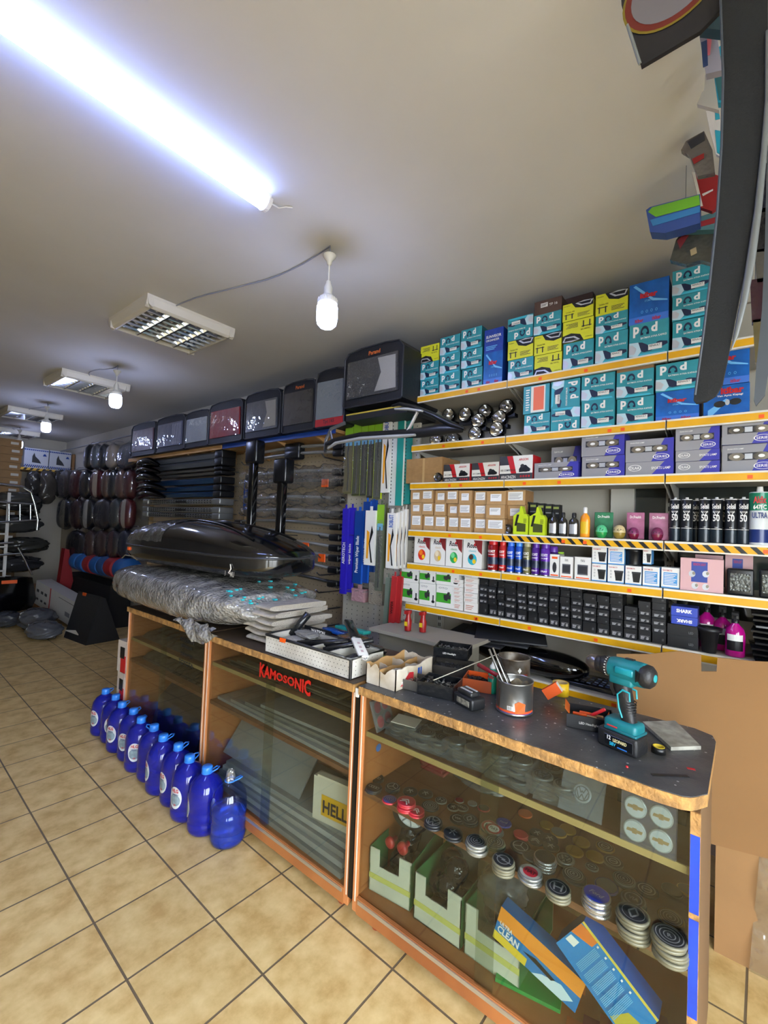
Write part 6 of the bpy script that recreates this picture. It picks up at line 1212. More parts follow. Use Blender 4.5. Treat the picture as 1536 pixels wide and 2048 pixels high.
# ---- open white perforated box with taped black rim
def frame_box(t, x0, x1, y0, y1, z0, h, th, mat, rim=None, part='side_wall'):
    for (a, b, c, d) in ((x0, x0+th, y0, y1), (x1-th, x1, y0, y1), (x0+th, x1-th, y0, y0+th), (x0+th, x1-th, y1-th, y1)): mb = MB(); mb.box(a, b, c, d, z0, z0+h, mat); mb.build(part, t)
    MB().box(x0, x1, y0, y1, z0, z0+.003, mat).build('box_floor', t)
t = thing('perforated_box', 'open white perforated box with black taped rim and orange tag', 'box', (0, 0, 0))
a = onC(543, 1302); b = onC(706, 1360); PW = M('dcdad2', .5, c2='b8b4aa', vscale=7)
bx0, bx1, by0, by1 = 1.405, 1.62, 1.285, 1.865; hb = .085
frame_box(t, bx0, bx1, by0, by1, TOP+.001, hb, .006, PW)
mb = MB()
for k in range(26):
    for r_ in range(4): y = by0+.012+(k+.5*(r_ % 2))*.0215; mb.box(bx0-.0008, bx0, y, y+.003, TOP+.014+r_*.018, TOP+.017+r_*.018, SLOT)
for k in range(5):
    for r_ in range(4): mb.box(bx0+.03+k*.035, bx0+.033+k*.035, by0-.0008, by0, TOP+.014+r_*.018, TOP+.017+r_*.018, SLOT)
mb.build('holes', t)
mb = MB(); zt_ = TOP+.001+hb; mb.tube([(bx0, by1, zt_), (bx0, by0, zt_), (bx1, by0, zt_), (bx1, by1, zt_), (bx0, by1, zt_)], .007, M('1a1a1b', .4, bump=.5, bscale=40), 6); mb.tube([(bx0, by0, TOP+.005), (bx0, by0, zt_)], .007, M('1c1c1d', .4), 6); mb.build('black_tape', t)
mb = MB(); mb.prism([(by1-.12, zt_-.012), (by1-.16, zt_-.01), (by1-.165, zt_+.009), (by1-.12, zt_+.008)], bx0-.011, bx0-.008, ORANGE); mb.build('orange_tag', t)
MB().box(bx0+.01, bx1-.01, 1.56, 1.566, TOP+.005, TOP+.08, PW).build('divider', t); MB().box(bx0+.01, bx1-.01, 1.43, 1.436, TOP+.005, TOP+.085, PW).build('divider', t)
# contents: bagged hoses and sleeves
def roundbar(name, lab, cat, p0, p1, r, mat, group=None, mats=None, n=12):
    p0 = Vector(p0); p1 = Vector(p1); t = thing(name, lab, cat, p0, 0, group); d = p1-p0; L = d.length; M3 = aim(d)
    for part, z0, z1, rr, mt in (mats or [('body', 0, 1, 1, mat)]):
        mb = MB(); mb.T = M3; mb.lathe([(r*rr*.9, L*z0), (r*rr, L*z0+.001), (r*rr, L*z1-.001), (r*rr*.9, L*z1)], mt, n); mb.build(part, t)
    return t
BP = M('1a1b1d', .25, bump=.4, bscale=30)
mb = MB(); mb.rbox(-.018, .018, -.055, .075, -.004, .004, .002, PAPER, 2); 
t = thing('bulb_packet', 'white and black hang-tag packet lying across the perforated box', 'packet', (1.53, 1.36, TOP+.115)); t.rotation_euler = (.35, .1, -.5)
MB().rbox(-.024, .024, -.10, .04, -.006, .006, .003, PAPER, 2).build('white_card', t); MB().rbox(-.022, .022, .04, .19, -.010, .010, .005, M('141517', .2, coat=.4), 2).build('black_blister', t)
mb = MB(); mb.lathe([(.006, -.002), (.012, -.002), (.012, .002), (.006, .002), (.006, -.002)], PAPER, 16, c=(0, -.108, 0), cap=False); mb.build('hang_hole', t)
mb = MB(); 
for k in range(3): mb.box(-.006, .006, -.07+k*.03, -.055+k*.03, .0062, .0068, M('b9a0a0', .5))
mb.build('print', t)
roundbar('black_tube', 'thin black rubber tube crossing the perforated box', 'tube', (1.45, 1.50, TOP+.075), (1.60, 1.33, TOP+.125), .012, BP, 'black tubes in the perforated box'); roundbar('black_tube', 'black cylindrical part under the hang-tag packet', 'tube', (1.47, 1.70, TOP+.06), (1.57, 1.45, TOP+.10), .016, BP, 'black tubes in the perforated box')
roundbar('black_tube', 'thick black hose end beside the folded mats', 'tube', (1.56, 1.86, TOP+.06), (1.62, 1.80, TOP+.17), .02, BP, 'black tubes in the perforated box'); roundbar('black_tube', 'slim black stick behind the hang-tag packet', 'tube', (1.50, 1.62, TOP+.05), (1.61, 1.36, TOP+.09), .008, BP, 'black tubes in the perforated box')
for i, (x, y, z, a, b, c_, col, lab) in enumerate([(1.50, 1.78, .05, .15, .12, .05, 'b7b3aa', 'crumpled white paper at the far end of the perforated box'), (1.52, 1.64, .045, .14, .1, .05, '303133', 'black crumpled packet in the middle of the perforated box'), (1.50, 1.50, .04, .15, .09, .05, '9c9a94', 'grey packet between the dividers of the perforated box'), (1.51, 1.36, .04, .16, .09, .06, '28292b', 'black bag of parts at the near end of the perforated box'),
        (1.575, 1.75, .085, .08, .16, .03, '8d8c86', 'clear sleeve resting on the rim beside the folded mats')]):
    blob('parts_packet', lab, 'packet', (x, y, TOP+z-.005), (a, b, c_), M(col, .25, bump=1, bscale=40, coat=.3), 2.8, rot=random.uniform(-.2, .2), group='packets in the perforated box')
mb = MB(); mb.box(-.0, .004, -.1, .1, 0, .035, M('141416', .4)); mb.text('WATSON', (-.001, .06, .008), (0, -1, 0), (0, 0, 1), .13, .018, WHITE, .03); mb.build('black_sleeve', None, (1.615, 1.72, TOP+.075), (0, 0, 0), 'black sleeve with white lettering at the back of the perforated box', 'packet')
# packets behind the box
for i, (x, y, z, a, b, c_, col, lab) in enumerate([(1.70, 1.70, .03, .10, .34, .05, '1d1e20', 'long black packet behind the perforated box'), (1.73, 1.46, .03, .12, .16, .05, '2b2c2c', 'dark packet behind the near end of the perforated box'), (1.69, 1.28, .025, .08, .14, .03, '9ccb2c', 'lime green packet behind the torn divider carton'), (1.80, 1.64, .035, .14, .18, .05, '7a5a3a', 'brown packet among the goods behind the counter box')]):
    blob('parts_packet', lab, 'packet', (x, y, TOP+z-.006), (a, b, c_), M(col, .25, bump=1, bscale=40, coat=.3), 3, group='packets behind the perforated box')
for i, (x, y, z, L, col, tg, lab) in enumerate([(1.84, 1.78, .12, .26, '1d5cb8', 'b8d0e8', 'bright blue packet with white dots'), (1.86, 1.70, .15, .22, '1e8a84', 'c9cac0', 'turquoise packet with white end'), (1.88, 1.86, .09, .26, '8c2a2c', 'd8c020', 'dark red flat packet with yellow tag')]):
    mb = MB(); mb.rbox(-.03, .03, -L/2, L/2, 0, .018, .004, M(col, .35), 2)
    for k in range(4): mb.lathe([(.006, .0182), (.006, .0188)], M(tg, .4), 10, c=(-.012, -L*.2+k*.022, 0))
    mb.build('printed_packet', None, (x, y, TOP+z-.09), (0, .1, .15*(i-1)), lab+' on the counter below the wiper packs', 'packet', 'printed packets below the wiper packs')
for i, (x, y) in enumerate([(2.22, 1.58), (2.26, 1.50)]):
    t = thing('red_pump', 'small red plastic pump with yellow tag, %s one below the red wiper packs' % ['left', 'right'][i], 'tool', (x, y, .98), 0, 'red pumps below the wiper packs')
    mb = MB(); mb.lathe([(.02, 0), (.022, .06), (.014, .08), (.014, .12)], M('a01c1c', .35), 14); mb.box(-.03, .02, -.01, .01, .10, .12, M('a01c1c', .35)); mb.build('pump_body', t); MB().box(-.024, -.022, -.01, .01, .03, .055, M('e0c020', .5)).build('tag', t)
mb = MB(); mb.box(2.12, 2.44, 1.15, 1.80, .955, .975, M('a09c90', .6)); mb.build('side_shelf', None, None, None, 'low grey ledge in front of the yellow shelves holding small goods', 'shelf')
for o in ('side_shelf',): MB().box(2.16, 2.40, 1.2, 1.75, 0, .955, M('8a867a', .7)).build('pedestal', bpy.data.objects['side_shelf'])
# ---- torn white divider carton
t = thing('divider_carton', 'torn white carton with dividers and red and blue print', 'box', (0, 0, 0)); WC = M('cfc8ba', .7, c2='a8977c', vscale=9); WCI = M('b08a58', .8)
dx0, dx1, dy0, dy1 = 1.435, 1.70, 1.07, 1.225
def torn(p0, p1, z0, h, seed, mat, name='side_wall', deep=.012, th=.004):
    r_ = random.Random(seed); p0 = Vector(p0); p1 = Vector(p1); d = p1-p0; n_ = 14; nrm = Vector((-d.y, d.x)).normalized()*th; mb = MB(); ph = r_.random()*6; hs = [h - deep*(.5+.5*math.sin(k*.8+ph)+.25*r_.random())*(1 if 1 < k < 13 else .2) for k in range(n_+1)]
    vs = []
    for k in range(n_+1):
        q = p0+d*k/n_
        for o_ in (Vector((0, 0)), nrm): vs += [(q.x+o_.x, q.y+o_.y, z0), (q.x+o_.x, q.y+o_.y, z0+hs[k])]
    fs = []
    for k in range(n_): a = k*4; b = a+4; fs += [(a, b, b+1, a+1), (a+2, a+3, b+3, b+2), (a+1, b+1, b+3, a+3)]
    fs += [(0, 1, 3, 2), (n_*4, n_*4+2, n_*4+3, n_*4+1)]; mb.add(vs, fs, mat); return mb.build(name, t)
torn((dx0, dy1), (dx0, dy0), TOP+.001, .085, 3, WC, deep=.03); torn((dx0, dy0), (dx1, dy0), TOP+.001, .085, 4, WC); torn((dx1, dy0), (dx1, dy1), TOP+.001, .085, 5, WC); torn((dx1, dy1), (dx0, dy1), TOP+.001, .085, 6, WCI)
torn((dx0, 1.15), (dx1, 1.15), TOP+.001, .07, 7, WCI, 'divider'); torn((1.52, dy0), (1.52, dy1), TOP+.001, .065, 8, WC, 'divider'); torn((1.61, dy0), (1.61, dy1), TOP+.001, .07, 9, WC, 'divider')
mb = MB(); z = TOP+.002; y = dy0-.0012
mb.add([(dx0+.03, y, z+.01), (dx0+.12, y, z+.01), (dx0+.12, y, z+.05), (dx0+.09, y, z+.055)], [(0, 1, 2, 3)], M('b82830', .5)); mb.add([(dx0+.15, y, z+.02), (dx0+.165, y, z+.02), (dx0+.165, y, z+.06), (dx0+.15, y, z+.06)], [(0, 1, 2, 3)], M('2b4f9c', .5)); mb.add([(dx0+.17, y, z+.02), (dx0+.18, y, z+.02), (dx0+.18, y, z+.06), (dx0+.17, y, z+.06)], [(0, 1, 2, 3)], M('2b4f9c', .5)); mb.text('YEDEK PARCA', (dx0+.035, y-.0005, z+.015), (1, 0, 0), (0, 0, 1), .08, .012, WHITE, .02); mb.build('print', t)
# ---- black trays of clips
CLIPM = M('8f8f8c', .3, .8); CLIPB = M('2a2826', .35)
def tray(lab, c, d, h, rot, mat, fill, nfill, txt=None, inner=None, name='clip_tray', flap=None, lift=0):
    t = thing(name, lab, 'box', (c[0], c[1], TOP+.001+lift), rot, 'small open boxes on the black counter'); w, L = d[0]*1.15, d[1]*1.15; h *= 1.1
    for (a, b, e, f) in ((-w/2, -w/2+.003, -L/2, L/2), (w/2-.003, w/2, -L/2, L/2), (-w/2+.003, w/2-.003, -L/2, -L/2+.003), (-w/2+.003, w/2-.003, L/2-.003, L/2)): MB().box(a, b, e, f, 0, h, mat).build('side_wall', t)
    MB().box(-w/2, w/2, -L/2, L/2, 0, .002, mat).build('box_floor', t)
    if inner:
        for (a, b, e, f) in ((-w/2+.003, -w/2+.0045, -L/2+.003, L/2-.003), (w/2-.0045, w/2-.003, -L/2+.003, L/2-.003)): MB().box(a, b, e, f, .003, h-.001, inner).build('orange_lining', t)
    if txt: mb = MB(); mb.text(txt, (-w/2-.0008, L*.25, h*.35), (0, -1, 0), (0, 0, 1), L*.45, h*.22, WHITE, .02); mb.build('lettering', t)
    rr = random.Random(int(c[1]*1000)); mb = MB()
    for k in range(nfill):
        x = rr.uniform(-w/2+.012, w/2-.012); y = rr.uniform(-L/2+.012, L/2-.012); z = h*.35+rr.random()*h*.5*(1-abs(x)/w) ; mb.T = Matrix.Translation((x, y, z)) @ Matrix.Rotation(rr.random()*6, 4, 'Z') @ Matrix.Rotation(rr.uniform(-.7, .7), 4, 'X') @ Matrix.Rotation(rr.uniform(-.6, .6), 4, 'Y')
        m_ = fill[k % len(fill)]; L2 = rr.uniform(.010, .02)
        mb.box(-.0025, .0025, -L2/2, L2/2, -.0008, .0008, m_); mb.box(-.0025, .0025, L2/2-.001, L2/2, -.004, .0008, m_); mb.lathe([(.0035, .001), (.0035, .0022)], m_, 8)
    MB().box(-w/2+.004, w/2-.004, -L/2+.004, L/2-.004, .002, h*.4, M('3a3835', .7, bump=1, bscale=200)).build('clip_bed', t)
    o = mb.build('clips', t, kind='stuff'); return t
def cen(*pp): q = [onC(*p_) for p_ in pp]; return (sum(v.x for v in q)/len(q), sum(v.y for v in q)/len(q))
tray('black carton of silver clips with white lettering, rearmost of the open boxes', cen((905, 1330)), (.11, .14), .042, .32, BP, [CLIPM, CLIPB], 150, 'LED Headlight', lift=.045)
tray('grey open tray of clips wrapped in plastic beside the torn carton', cen((822, 1372)), (.09, .13), .035, .15, M('4a4743', .3, bump=.6, bscale=30, coat=.5), [CLIPM, CLIPB], 90)
tray('black open carton of dark clips in front of the counter edge', cen((880, 1385)), (.11, .125), .045, .22, BP, [CLIPB, CLIPM, CLIPB], 160)
tray('orange-lined black tray of dark clips behind the battery', cen((958, 1375)), (.10, .10), .042, .3, M('a5481c', .5), [CLIPB], 120, inner=ORANGE)
tray('low black carton beneath the rearmost clip carton', cen((900, 1345)), (.13, .16), .04, .25, M('33302c', .5), [CLIPB], 40)
roundbar('long_needle', 'thin pale rod lying across the clip cartons', 'rod', (1.52, .95, TOP+.055), (1.83, .83, TOP+.12), .0018, M('b9b4a4', .4))
t = roundbar('red_scraper', 'dark red handled tool on the clip cartons', 'tool', (1.72, .86, TOP+.093), (1.66, .70, TOP+.075), .009, M('8c1a26', .3), mats=[('handle', 0, .7, 1, M('8c1a26', .3)), ('tip', .7, 1, .4, STEEL)])
# drill battery standing alone
def battery(lab, c, rot, s=1.0):
    t = thing('battery_pack', lab, 'battery', (c[0], c[1], TOP+.001), rot)
    MB().rbox(-.036*s, .036*s, -.055*s, .055*s, 0, .045*s, .009*s, M('17181a', .4), 3).build('case', t); mb = MB(); mb.rbox(-.024*s, .024*s, -.035*s, .045*s, .042*s, .062*s, .006*s, M('1f2022', .35), 2); mb.build('slide_rail', t); mb = MB(); mb.rbox(-.018*s, -.008*s, -.03*s, .035*s, .06*s, .064*s, .002*s, SILV, 1); mb.rbox(.008*s, .018*s, -.03*s, .035*s, .06*s, .064*s, .002*s, SILV, 1); mb.build('contacts', t)
    MB().rbox(-.0378*s, -.0355*s, -.04*s, .03*s, .012*s, .034*s, .001*s, M('8f8a7a', .6, c2='4a4842', vscale=60), 1).build('worn_label', t); return t
battery('black drill battery pack with worn label lying near the tin', cen((938, 1412)), -.35, .95)
# ---- tins
TIN = M('9b9a96', .28, .9, bump=.2, bscale=25); RUSTY = M('8d8880', .4, .7, c2='5b4a34', vscale=18)
def tin(lab, c, r, h, fill, seed, rust=False):
    t = thing('paint_tin', lab, 'tin', (c[0], c[1], TOP+.001)); mt = RUSTY if rust else TIN
    MB().lathe([(r*.97, 0), (r*1.02, .002), (r*1.02, .006), (r, .008), (r, h-.006), (r*1.025, h-.004), (r*1.025, h), (r*.97, h), (r*.96, h-.004), (r*.96, .01), (0, .008)], mt, 40, cap=False).build('tin_wall', t)
    mb = MB(); f = lambda a0, a1, z0, z1, m_, k=1.003: mb.grid(lambda u, v: (r*k*math.cos(a0+(a1-a0)*u), r*k*math.sin(a0+(a1-a0)*u), z0+(z1-z0)*v), 24, 1, m_)
    return t, mb, f
c = cen((1033, 1434)); c = (c[0]+.05, c[1]+.03)
t, mb, f = tin('silver paint tin with orange sticker and tools, nearer of two tins', c, .064, .112, None, 1)
f(2.0, 4.9, .010, .018, M('c9502a', .4)); f(2.0, 4.9, .004, .010, M('3a3f90', .4)); f(3.15, 3.45, .02, .034, PAPER, 1.006)
for k in range(7): f(3.17+k*.035, 3.185+k*.035, .021, .033, BLACK, 1.009)
f(2.55, 2.62, .008, .084, M('5a3a28', .5), 1.004); mb.build('printed_band', t)
mb = MB(); mb.add([(-.0665*math.cos(a)*1.0, -.0665*math.sin(a), z*1.25) for a, z in ((.95, .012), (.45, .008), (.40, .036), (.62, .043), (.98, .036))], [(0, 1, 2, 3, 4)], ORANGE); mb.build('orange_sticker', t)
MB().grid(lambda u, v: (.060*(.15+.85*v)*math.cos(2*PI*u), .060*(.15+.85*v)*math.sin(2*PI*u), .045+.045*v+.008*math.sin(7*u*6)), 40, 6, M('8f8468', .8, c2='5f5540', vscale=40), wrapu=True).build('crumpled_lining', t)
roundbar('steel_rod', 'steel rod standing in the nearer tin, left one', 'rod', (c[0]+.0, c[1]+.01, TOP+.02), (c[0]-.00, c[1]+.105, TOP+.20), .0045, STEEL, 'steel rods in the nearer tin'); roundbar('steel_rod', 'steel rod standing in the nearer tin, right one', 'rod', (c[0]+.015, c[1]+.0, TOP+.02), (c[0]+.01, c[1]+.095, TOP+.205), .004, M('c2c2c2', .2, 1.0), 'steel rods in the nearer tin')
roundbar('screwdriver', 'thin dark screwdriver leaning in the nearer tin', 'tool', (c[0]-.0, c[1]-.02, TOP+.03), (c[0]+.04, c[1]+.085, TOP+.17), .0025, M('4a4a4c', .3, .9))
c2_ = cen((1050, 1390)); c2_ = (c2_[0]+.085, c2_[1]+.085)
t, mb, f = tin('larger silver tin with red warning diamonds behind', c2_, .066, .118, None, 2, True); f(3.5, 4.5, .02, .06, M('9a2c2c', .45))
for k, z in ((3.9, .045), (4.05, .03)): mb.add([(.068*math.cos(k+da), .068*math.sin(k+da), z*1.7+dz*1.3) for da, dz in ((-.12, 0), (0, .009), (.12, 0), (0, -.009))], [(0, 1, 2, 3)], PAPER)
mb.build('printed_band', t); MB().lathe([(0, .06), (.062, .06)], M('14120f', .4), 24, cap=False).build('dark_residue', t)
t = thing('spray_bottle', 'small green aerosol with red script and grey cap between the tins', 'aerosol', (c[0]+.105, c[1]+.135, TOP+.001)); 
MB().lathe([(.018, 0), (.019, .002), (.019, .085), (.012, .096)], M('12806a', .3), 20).build('can_body', t); MB().lathe([(.0125, .096), (.0135, .1), (.012, .108), (.006, .112), (.005, .122)], M('b9bab8', .35), 16).build('nozzle', t); mb = MB(); mb.text('Akfix', (-.0195, .014, .06), (0, -1, 0), (0, 0, 1), .028, .014, RED, .03); mb.build('lettering', t)
# orange box, yellow tape, black headlight box with pens
c = cen((1102, 1408)); t = thing('orange_box', 'small bright orange box leaning on the yellow tape', 'box', (c[0]+.02, c[1]+.0, TOP+.045)); t.rotation_euler = (math.radians(-38), 0, math.radians(10)); mb = MB(); mb.box(-.012, .012, -.03, .034, -.018, .022, M('e05a1c', .45)); mb.box(-.0125, .0125, -.0305, -.03, -.016, .02, PAPER); mb.build('carton_body', t)
c = cen((1118, 1398)); t = thing('tape_roll', 'yellow tape roll standing behind the orange box', 'tape roll', (c[0]+.05, c[1]+.01, TOP+.001)); MB().lathe([(.026, 0), (.031, 0), (.031, .05), (.026, .05), (.026, 0)], M('d8b01c', .35), 28, cap=False).build('tape', t); MB().lathe([(.022, 0), (.026, 0), (.026, .05), (.022, .05), (.022, 0)], M('b39a6a', .8), 28, cap=False).build('cardboard_core', t)
t = tray('black open carton with orange inside, pens and pliers in it', cen((1152, 1452), (1205, 1448)), (.095, .125), .04, -.02, M('17181b', .4), [M('b8541c', .5)], 0, 'LED Headlight', name='headlight_carton')
t.rotation_euler = (0, 0, .28)
c = Vector((t.location.x, t.location.y, 0))
mb = MB(); mb.add([(-.0475, .0625, .04), (-.0475, -.0625, .04), (-.06, -.07, .052), (-.06, .07, .052)], [(0, 1, 2, 3)], M('d8691c', .5)) if False else mb.add([(.0475, .0625, .04), (-.0475, .0625, .04), (-.05, .078, .058), (.05, .078, .058)], [(0, 1, 2, 3)], M('d8691c', .5)); mb.add([(.0475, -.0625, .04), (-.0475, -.0625, .04), (-.02, -.05, .02), (.03, -.05, .02)], [(0, 1, 2, 3)], M('d8691c', .5)); mb.build('orange_flap', t)
roundbar('red_marker', 'red marker pen sticking out of the black headlight carton', 'pen', (c.x+.0, c.y+.0, TOP+.03), (c.x+.015, c.y-.045, TOP+.062), .0055, M('c01822', .3)); 
for i, (dx_, dy_) in enumerate([(-.012, .03), (.012, .015)]): roundbar('orange_plier', 'orange handled pliers in the black headlight carton, %s one' % ['front', 'rear'][i], 'tool', (c.x+dx_, c.y+dy_+.02, TOP+.03), (c.x+dx_, c.y+dy_-.055, TOP+.034), .006, ORANGE, 'orange pliers in the headlight carton', mats=[('handle', 0, .6, 1, ORANGE), ('steel_jaw', .6, 1, .7, M('b08a60', .4, .5))])
# ---- cordless drill
dp = onC(1246, 1508); DT_ = M('127079', .42, var=.15, vscale=20); DTL = M('1d8f98', .4); DB = M('19191b', .5, bump=.15, bscale=120)
t = thing('cordless_drill', 'teal and black cordless drill standing on its battery', 'drill', (dp.x+.035, dp.y+.005, TOP+.001), math.radians(-16)); S = 1.04
t.scale = (S, .90, 1.10)
# local: chuck points to +y, x faces the wall
MB().rbox(-.036, .036, -.062, .072, 0, .050, .009, DB, 3).build('battery', t)
mb = MB(); mb.rbox(-.0375, -.0355, -.05, .045, .010, .038, .001, M('0c0d10', .3), 1); mb.text('12', (-.0385, .038, .026), (0, -1, 0), (0, 0, 1), .02, .011, WHITE, .03); mb.text('LEOPARD', (-.0385, .014, .024), (0, -1, 0), (0, 0, 1), .045, .009, M('e6d8a0', .4), .03); mb.text('58V', (-.0385, .030, .012), (0, -1, 0), (0, 0, 1), .03, .010, M('30b8d8', .4), .03)
mb.lathe([(.006, 0), (.006, .0005)], M('d8b030', .4), 12, c=(0, 0, 0)) if False else None; mb.box(-.0384, -.0378, -.032, .0, .011, .014, M('2a70c8', .4)); mb.build('battery_label', t)
MB().rbox(-.031, .031, -.055, .055, .048, .082, .012, DT_, 3).build('battery_mount', t); MB().rbox(-.0335, .0335, -.058, .050, .05, .058, .003, M('0f5c66', .45), 2).build('mount_lip', t); mb = MB(); mb.rbox(-.0322, -.0305, .005, .04, .060, .064, .0005, M('b8282c', .4), 1); mb.build('red_mark', t)
def hand(z0, z1, y0, y1, w0, w1, d0, d1, mat, name, tx0=0, tx1=0):
    def f(u, v): a = 2*PI*u; k = v; return ((w0+(w1-w0)*k)*math.copysign(abs(math.cos(a))**.75, math.cos(a))+tx0+(tx1-tx0)*k, y0+(y1-y0)*k+(d0+(d1-d0)*k)*math.copysign(abs(math.sin(a))**.75, math.sin(a)), z0+(z1-z0)*k)
    return MB().grid(f, 24, 10, mat, wrapu=True).build(name, t)
hand(.072, .185, -.018, .012, .019, .021, .024, .026, DB, 'handle'); 
mb = MB()
for s in (-1, 1): 
    mb.tube([(s*.0205, -.003, .165), (s*.0205, .014, .150), (s*.0205, .008, .115), (s*.0205, -.004, .09)], .003, DTL, 6); mb.tube([(s*.0205, -.003, .165), (s*.0205, -.026, .162), (s*.0205, -.028, .14)], .003, DTL, 6)
mb.build('teal_inlay', t)
mb = MB()
for k in range(7): mb.tube([(.019*math.cos(a), -.012-.0*k+.024*math.sin(a), .092+k*.007) for a in [PI+.2+.25*i for i in range(12)]], .0016, DB, 5)
mb.build('grip_ribs', t)
MB().prism([(.036, .185), (.052, .175), (.046, .155), (.034, .140), (.030, .15), (.038, .165)], -.008, .008, M('242426', .4)).build('trigger', t)
def hz(prof, mat, name, n=28, z=.215, sx=1, sz=1):
    mb = MB(); mb.T = Matrix.Translation((0, 0, z)) @ Matrix.Rotation(-PI/2, 4, 'X') ; mb.lathe(prof, mat, n, sx=sx, sy=sz); return mb.build(name, t)
hz([(.020, -.075), (.030, -.068), (.031, -.055), (.031, .0), (.029, .035), (.026, .05)], DT_, 'motor_housing', sx=.95, sz=1.08)
hz([(.012, -.095), (.022, -.092), (.030, -.082), (.032, -.066), (.031, -.058)], DB, 'rear_cap'); hz([(.008, -.0965), (.010, -.0965), (.010, -.094)], DTL, 'rear_inlay')
MB().rbox(-.024, .024, -.035, .045, .176, .205, .008, DT_, 2).build('lower_housing', t); MB().rbox(-.0318, .0318, -.042, .022, .207, .228, .006, M('0f8795', .3, coat=.3), 2).build('side_panel', t)
mb = MB(); 
for k in range(4): mb.box(-.033, -.030, -.052-.004*k, -.050-.004*k, .200+.002*k, .232-.002*k, BLACK)
mb.build('vent_slots', t); mb = MB(); mb.rbox(-.006, .006, -.03, .0, .247, .251, .001, BLACK, 1); mb.build('gear_switch', t)
hz([(.024, .05), (.026, .052), (.026, .075), (.024, .078)], DB, 'clutch_ring'); 
mb = MB()
for k in range(20): a = 2*PI*k/20; mb.box(.0262*math.cos(a)-.001, .0262*math.cos(a)+.001, .056, .060, .215+.0262*math.sin(a)-.001, .215+.0262*math.sin(a)+.001, PAPER)
mb.build('clutch_marks', t)
hz([(.023, .078), (.0235, .08), (.0235, .096), (.021, .098)], M('1d1d1f', .5), 'chuck_sleeve'); hz([(.021, .098), (.0215, .10), (.0195, .125), (.013, .136), (.006, .138), (.006, .130)], M('8b8582', .28, .9), 'chuck_jaws')
# slab, tape roll, strip, red bits
q = [onC(1285, 1450), onC(1350, 1448), onC(1402, 1500), onC(1342, 1502)]; mb = MB(); SLB = M('aaa79a', .8, c2='7d7a70', vscale=20)
n4 = [(p_.x, p_.y) for p_ in q]; mb.prism(n4, TOP+.001, TOP+.012, SLB, 'z'); mb.build('stone_slab', None, None, None, 'pale grey slab lying beside the cordless drill', 'slab')
c = onC(1316, 1508); t = thing('tape_roll', 'small black and yellow tape roll beside the drill battery', 'tape roll', (c.x+.01, c.y, TOP+.001)); MB().lathe([(.016, 0), (.0195, 0), (.0195, .018), (.016, .018), (.016, 0)], M('121212', .4), 28, cap=False).build('tape', t); MB().lathe([(.014, .001), (.016, .001), (.016, .019), (.014, .019), (.014, .001)], M('c9b02c', .6), 28, cap=False).build('core', t)
a = onC(1300, 1550); b = onC(1380, 1553); mb = MB(); mb.box(-.006, .006, -.05, .05, 0, .0012, M('1a1a1b', .35, .5)); d = b-a; mb.build('metal_strip', None, ((a.x+b.x)/2, (a.y+b.y)/2, TOP+.0005), math.atan2(d.y, d.x)+PI/2, 'thin dark metal strip near the counter corner', 'strip')
for i, (x, y, s) in enumerate([(1382, 1538, .010), (1254, 1535, .004)]):
    c = onC(x, y); mb = MB(); mb.box(-s*.5, s*.5, -s, s, 0, .0008, RED) if i == 0 else mb.lathe([(s, 0), (s*.8, s), (0, s*1.3)], RED, 10); mb.build('red_scrap', None, (c.x, c.y, TOP+.0005), .3, ['small red paper scrap near the counter corner', 'tiny red cap near the drill battery'][i], 'scrap')
# ---- leaning cardboard behind the counter, boxes on the floor
mb = MB(); CB2 = M('8c673e', .85, var=.08, vscale=2.5); CX2 = 2.24
pts = [onX(x, y, CX2) for x, y in ((1233, 1308), (1300, 1308), (1325, 1305), (1360, 1302), (1402, 1309), (1403, 1343), (1433, 1343), (1435, 1315), (1500, 1322), (1560, 1325), (1700, 1345), (1700, 1760), (1430, 1690), (1234, 1640))]
mb.prism([(p_.y, p_.z) for p_ in pts], 0, .006, CB2); o = mb.build('cardboard_sheet', None, (CX2, 0, 0), 0, 'large brown cardboard sheet with handle cut-out leaning behind the counter', 'cardboard sheet')
blobx = MB(); blobx.box(.03, .34, -.50, .085, 0, .555, CARD); blobx.box(.029, .03, -.25, -.20, 0, .555, M('b89868', .3)); t = thing('cardboard_box', 'brown cardboard box on the floor right of the counter under the sheet', 'box', (2.22, 0, 0)); blobx.build('carton_body', t)
mb = MB(); mb.grid(lambda u, v: (.018-.03*math.sin(u*9)*v*(1-v)-.015*math.sin(v*12), -.02-.30*u-.03*v, .50*v), 20, 16, CLEAR(gloss=.2, rough=.15, bump=1, bscale=12, haze=.25, hazec='a89a80')); mb.build('plastic_wrap', t)
blob('white_bag', 'crumpled white plastic bag on the cardboard box right of the counter', 'plastic bag', (2.12, -.10, .545) if False else (2.36, -.16, .575), (.28, .26, .06), M('b9bcc8', .3, bump=1, bscale=16), 2.6)
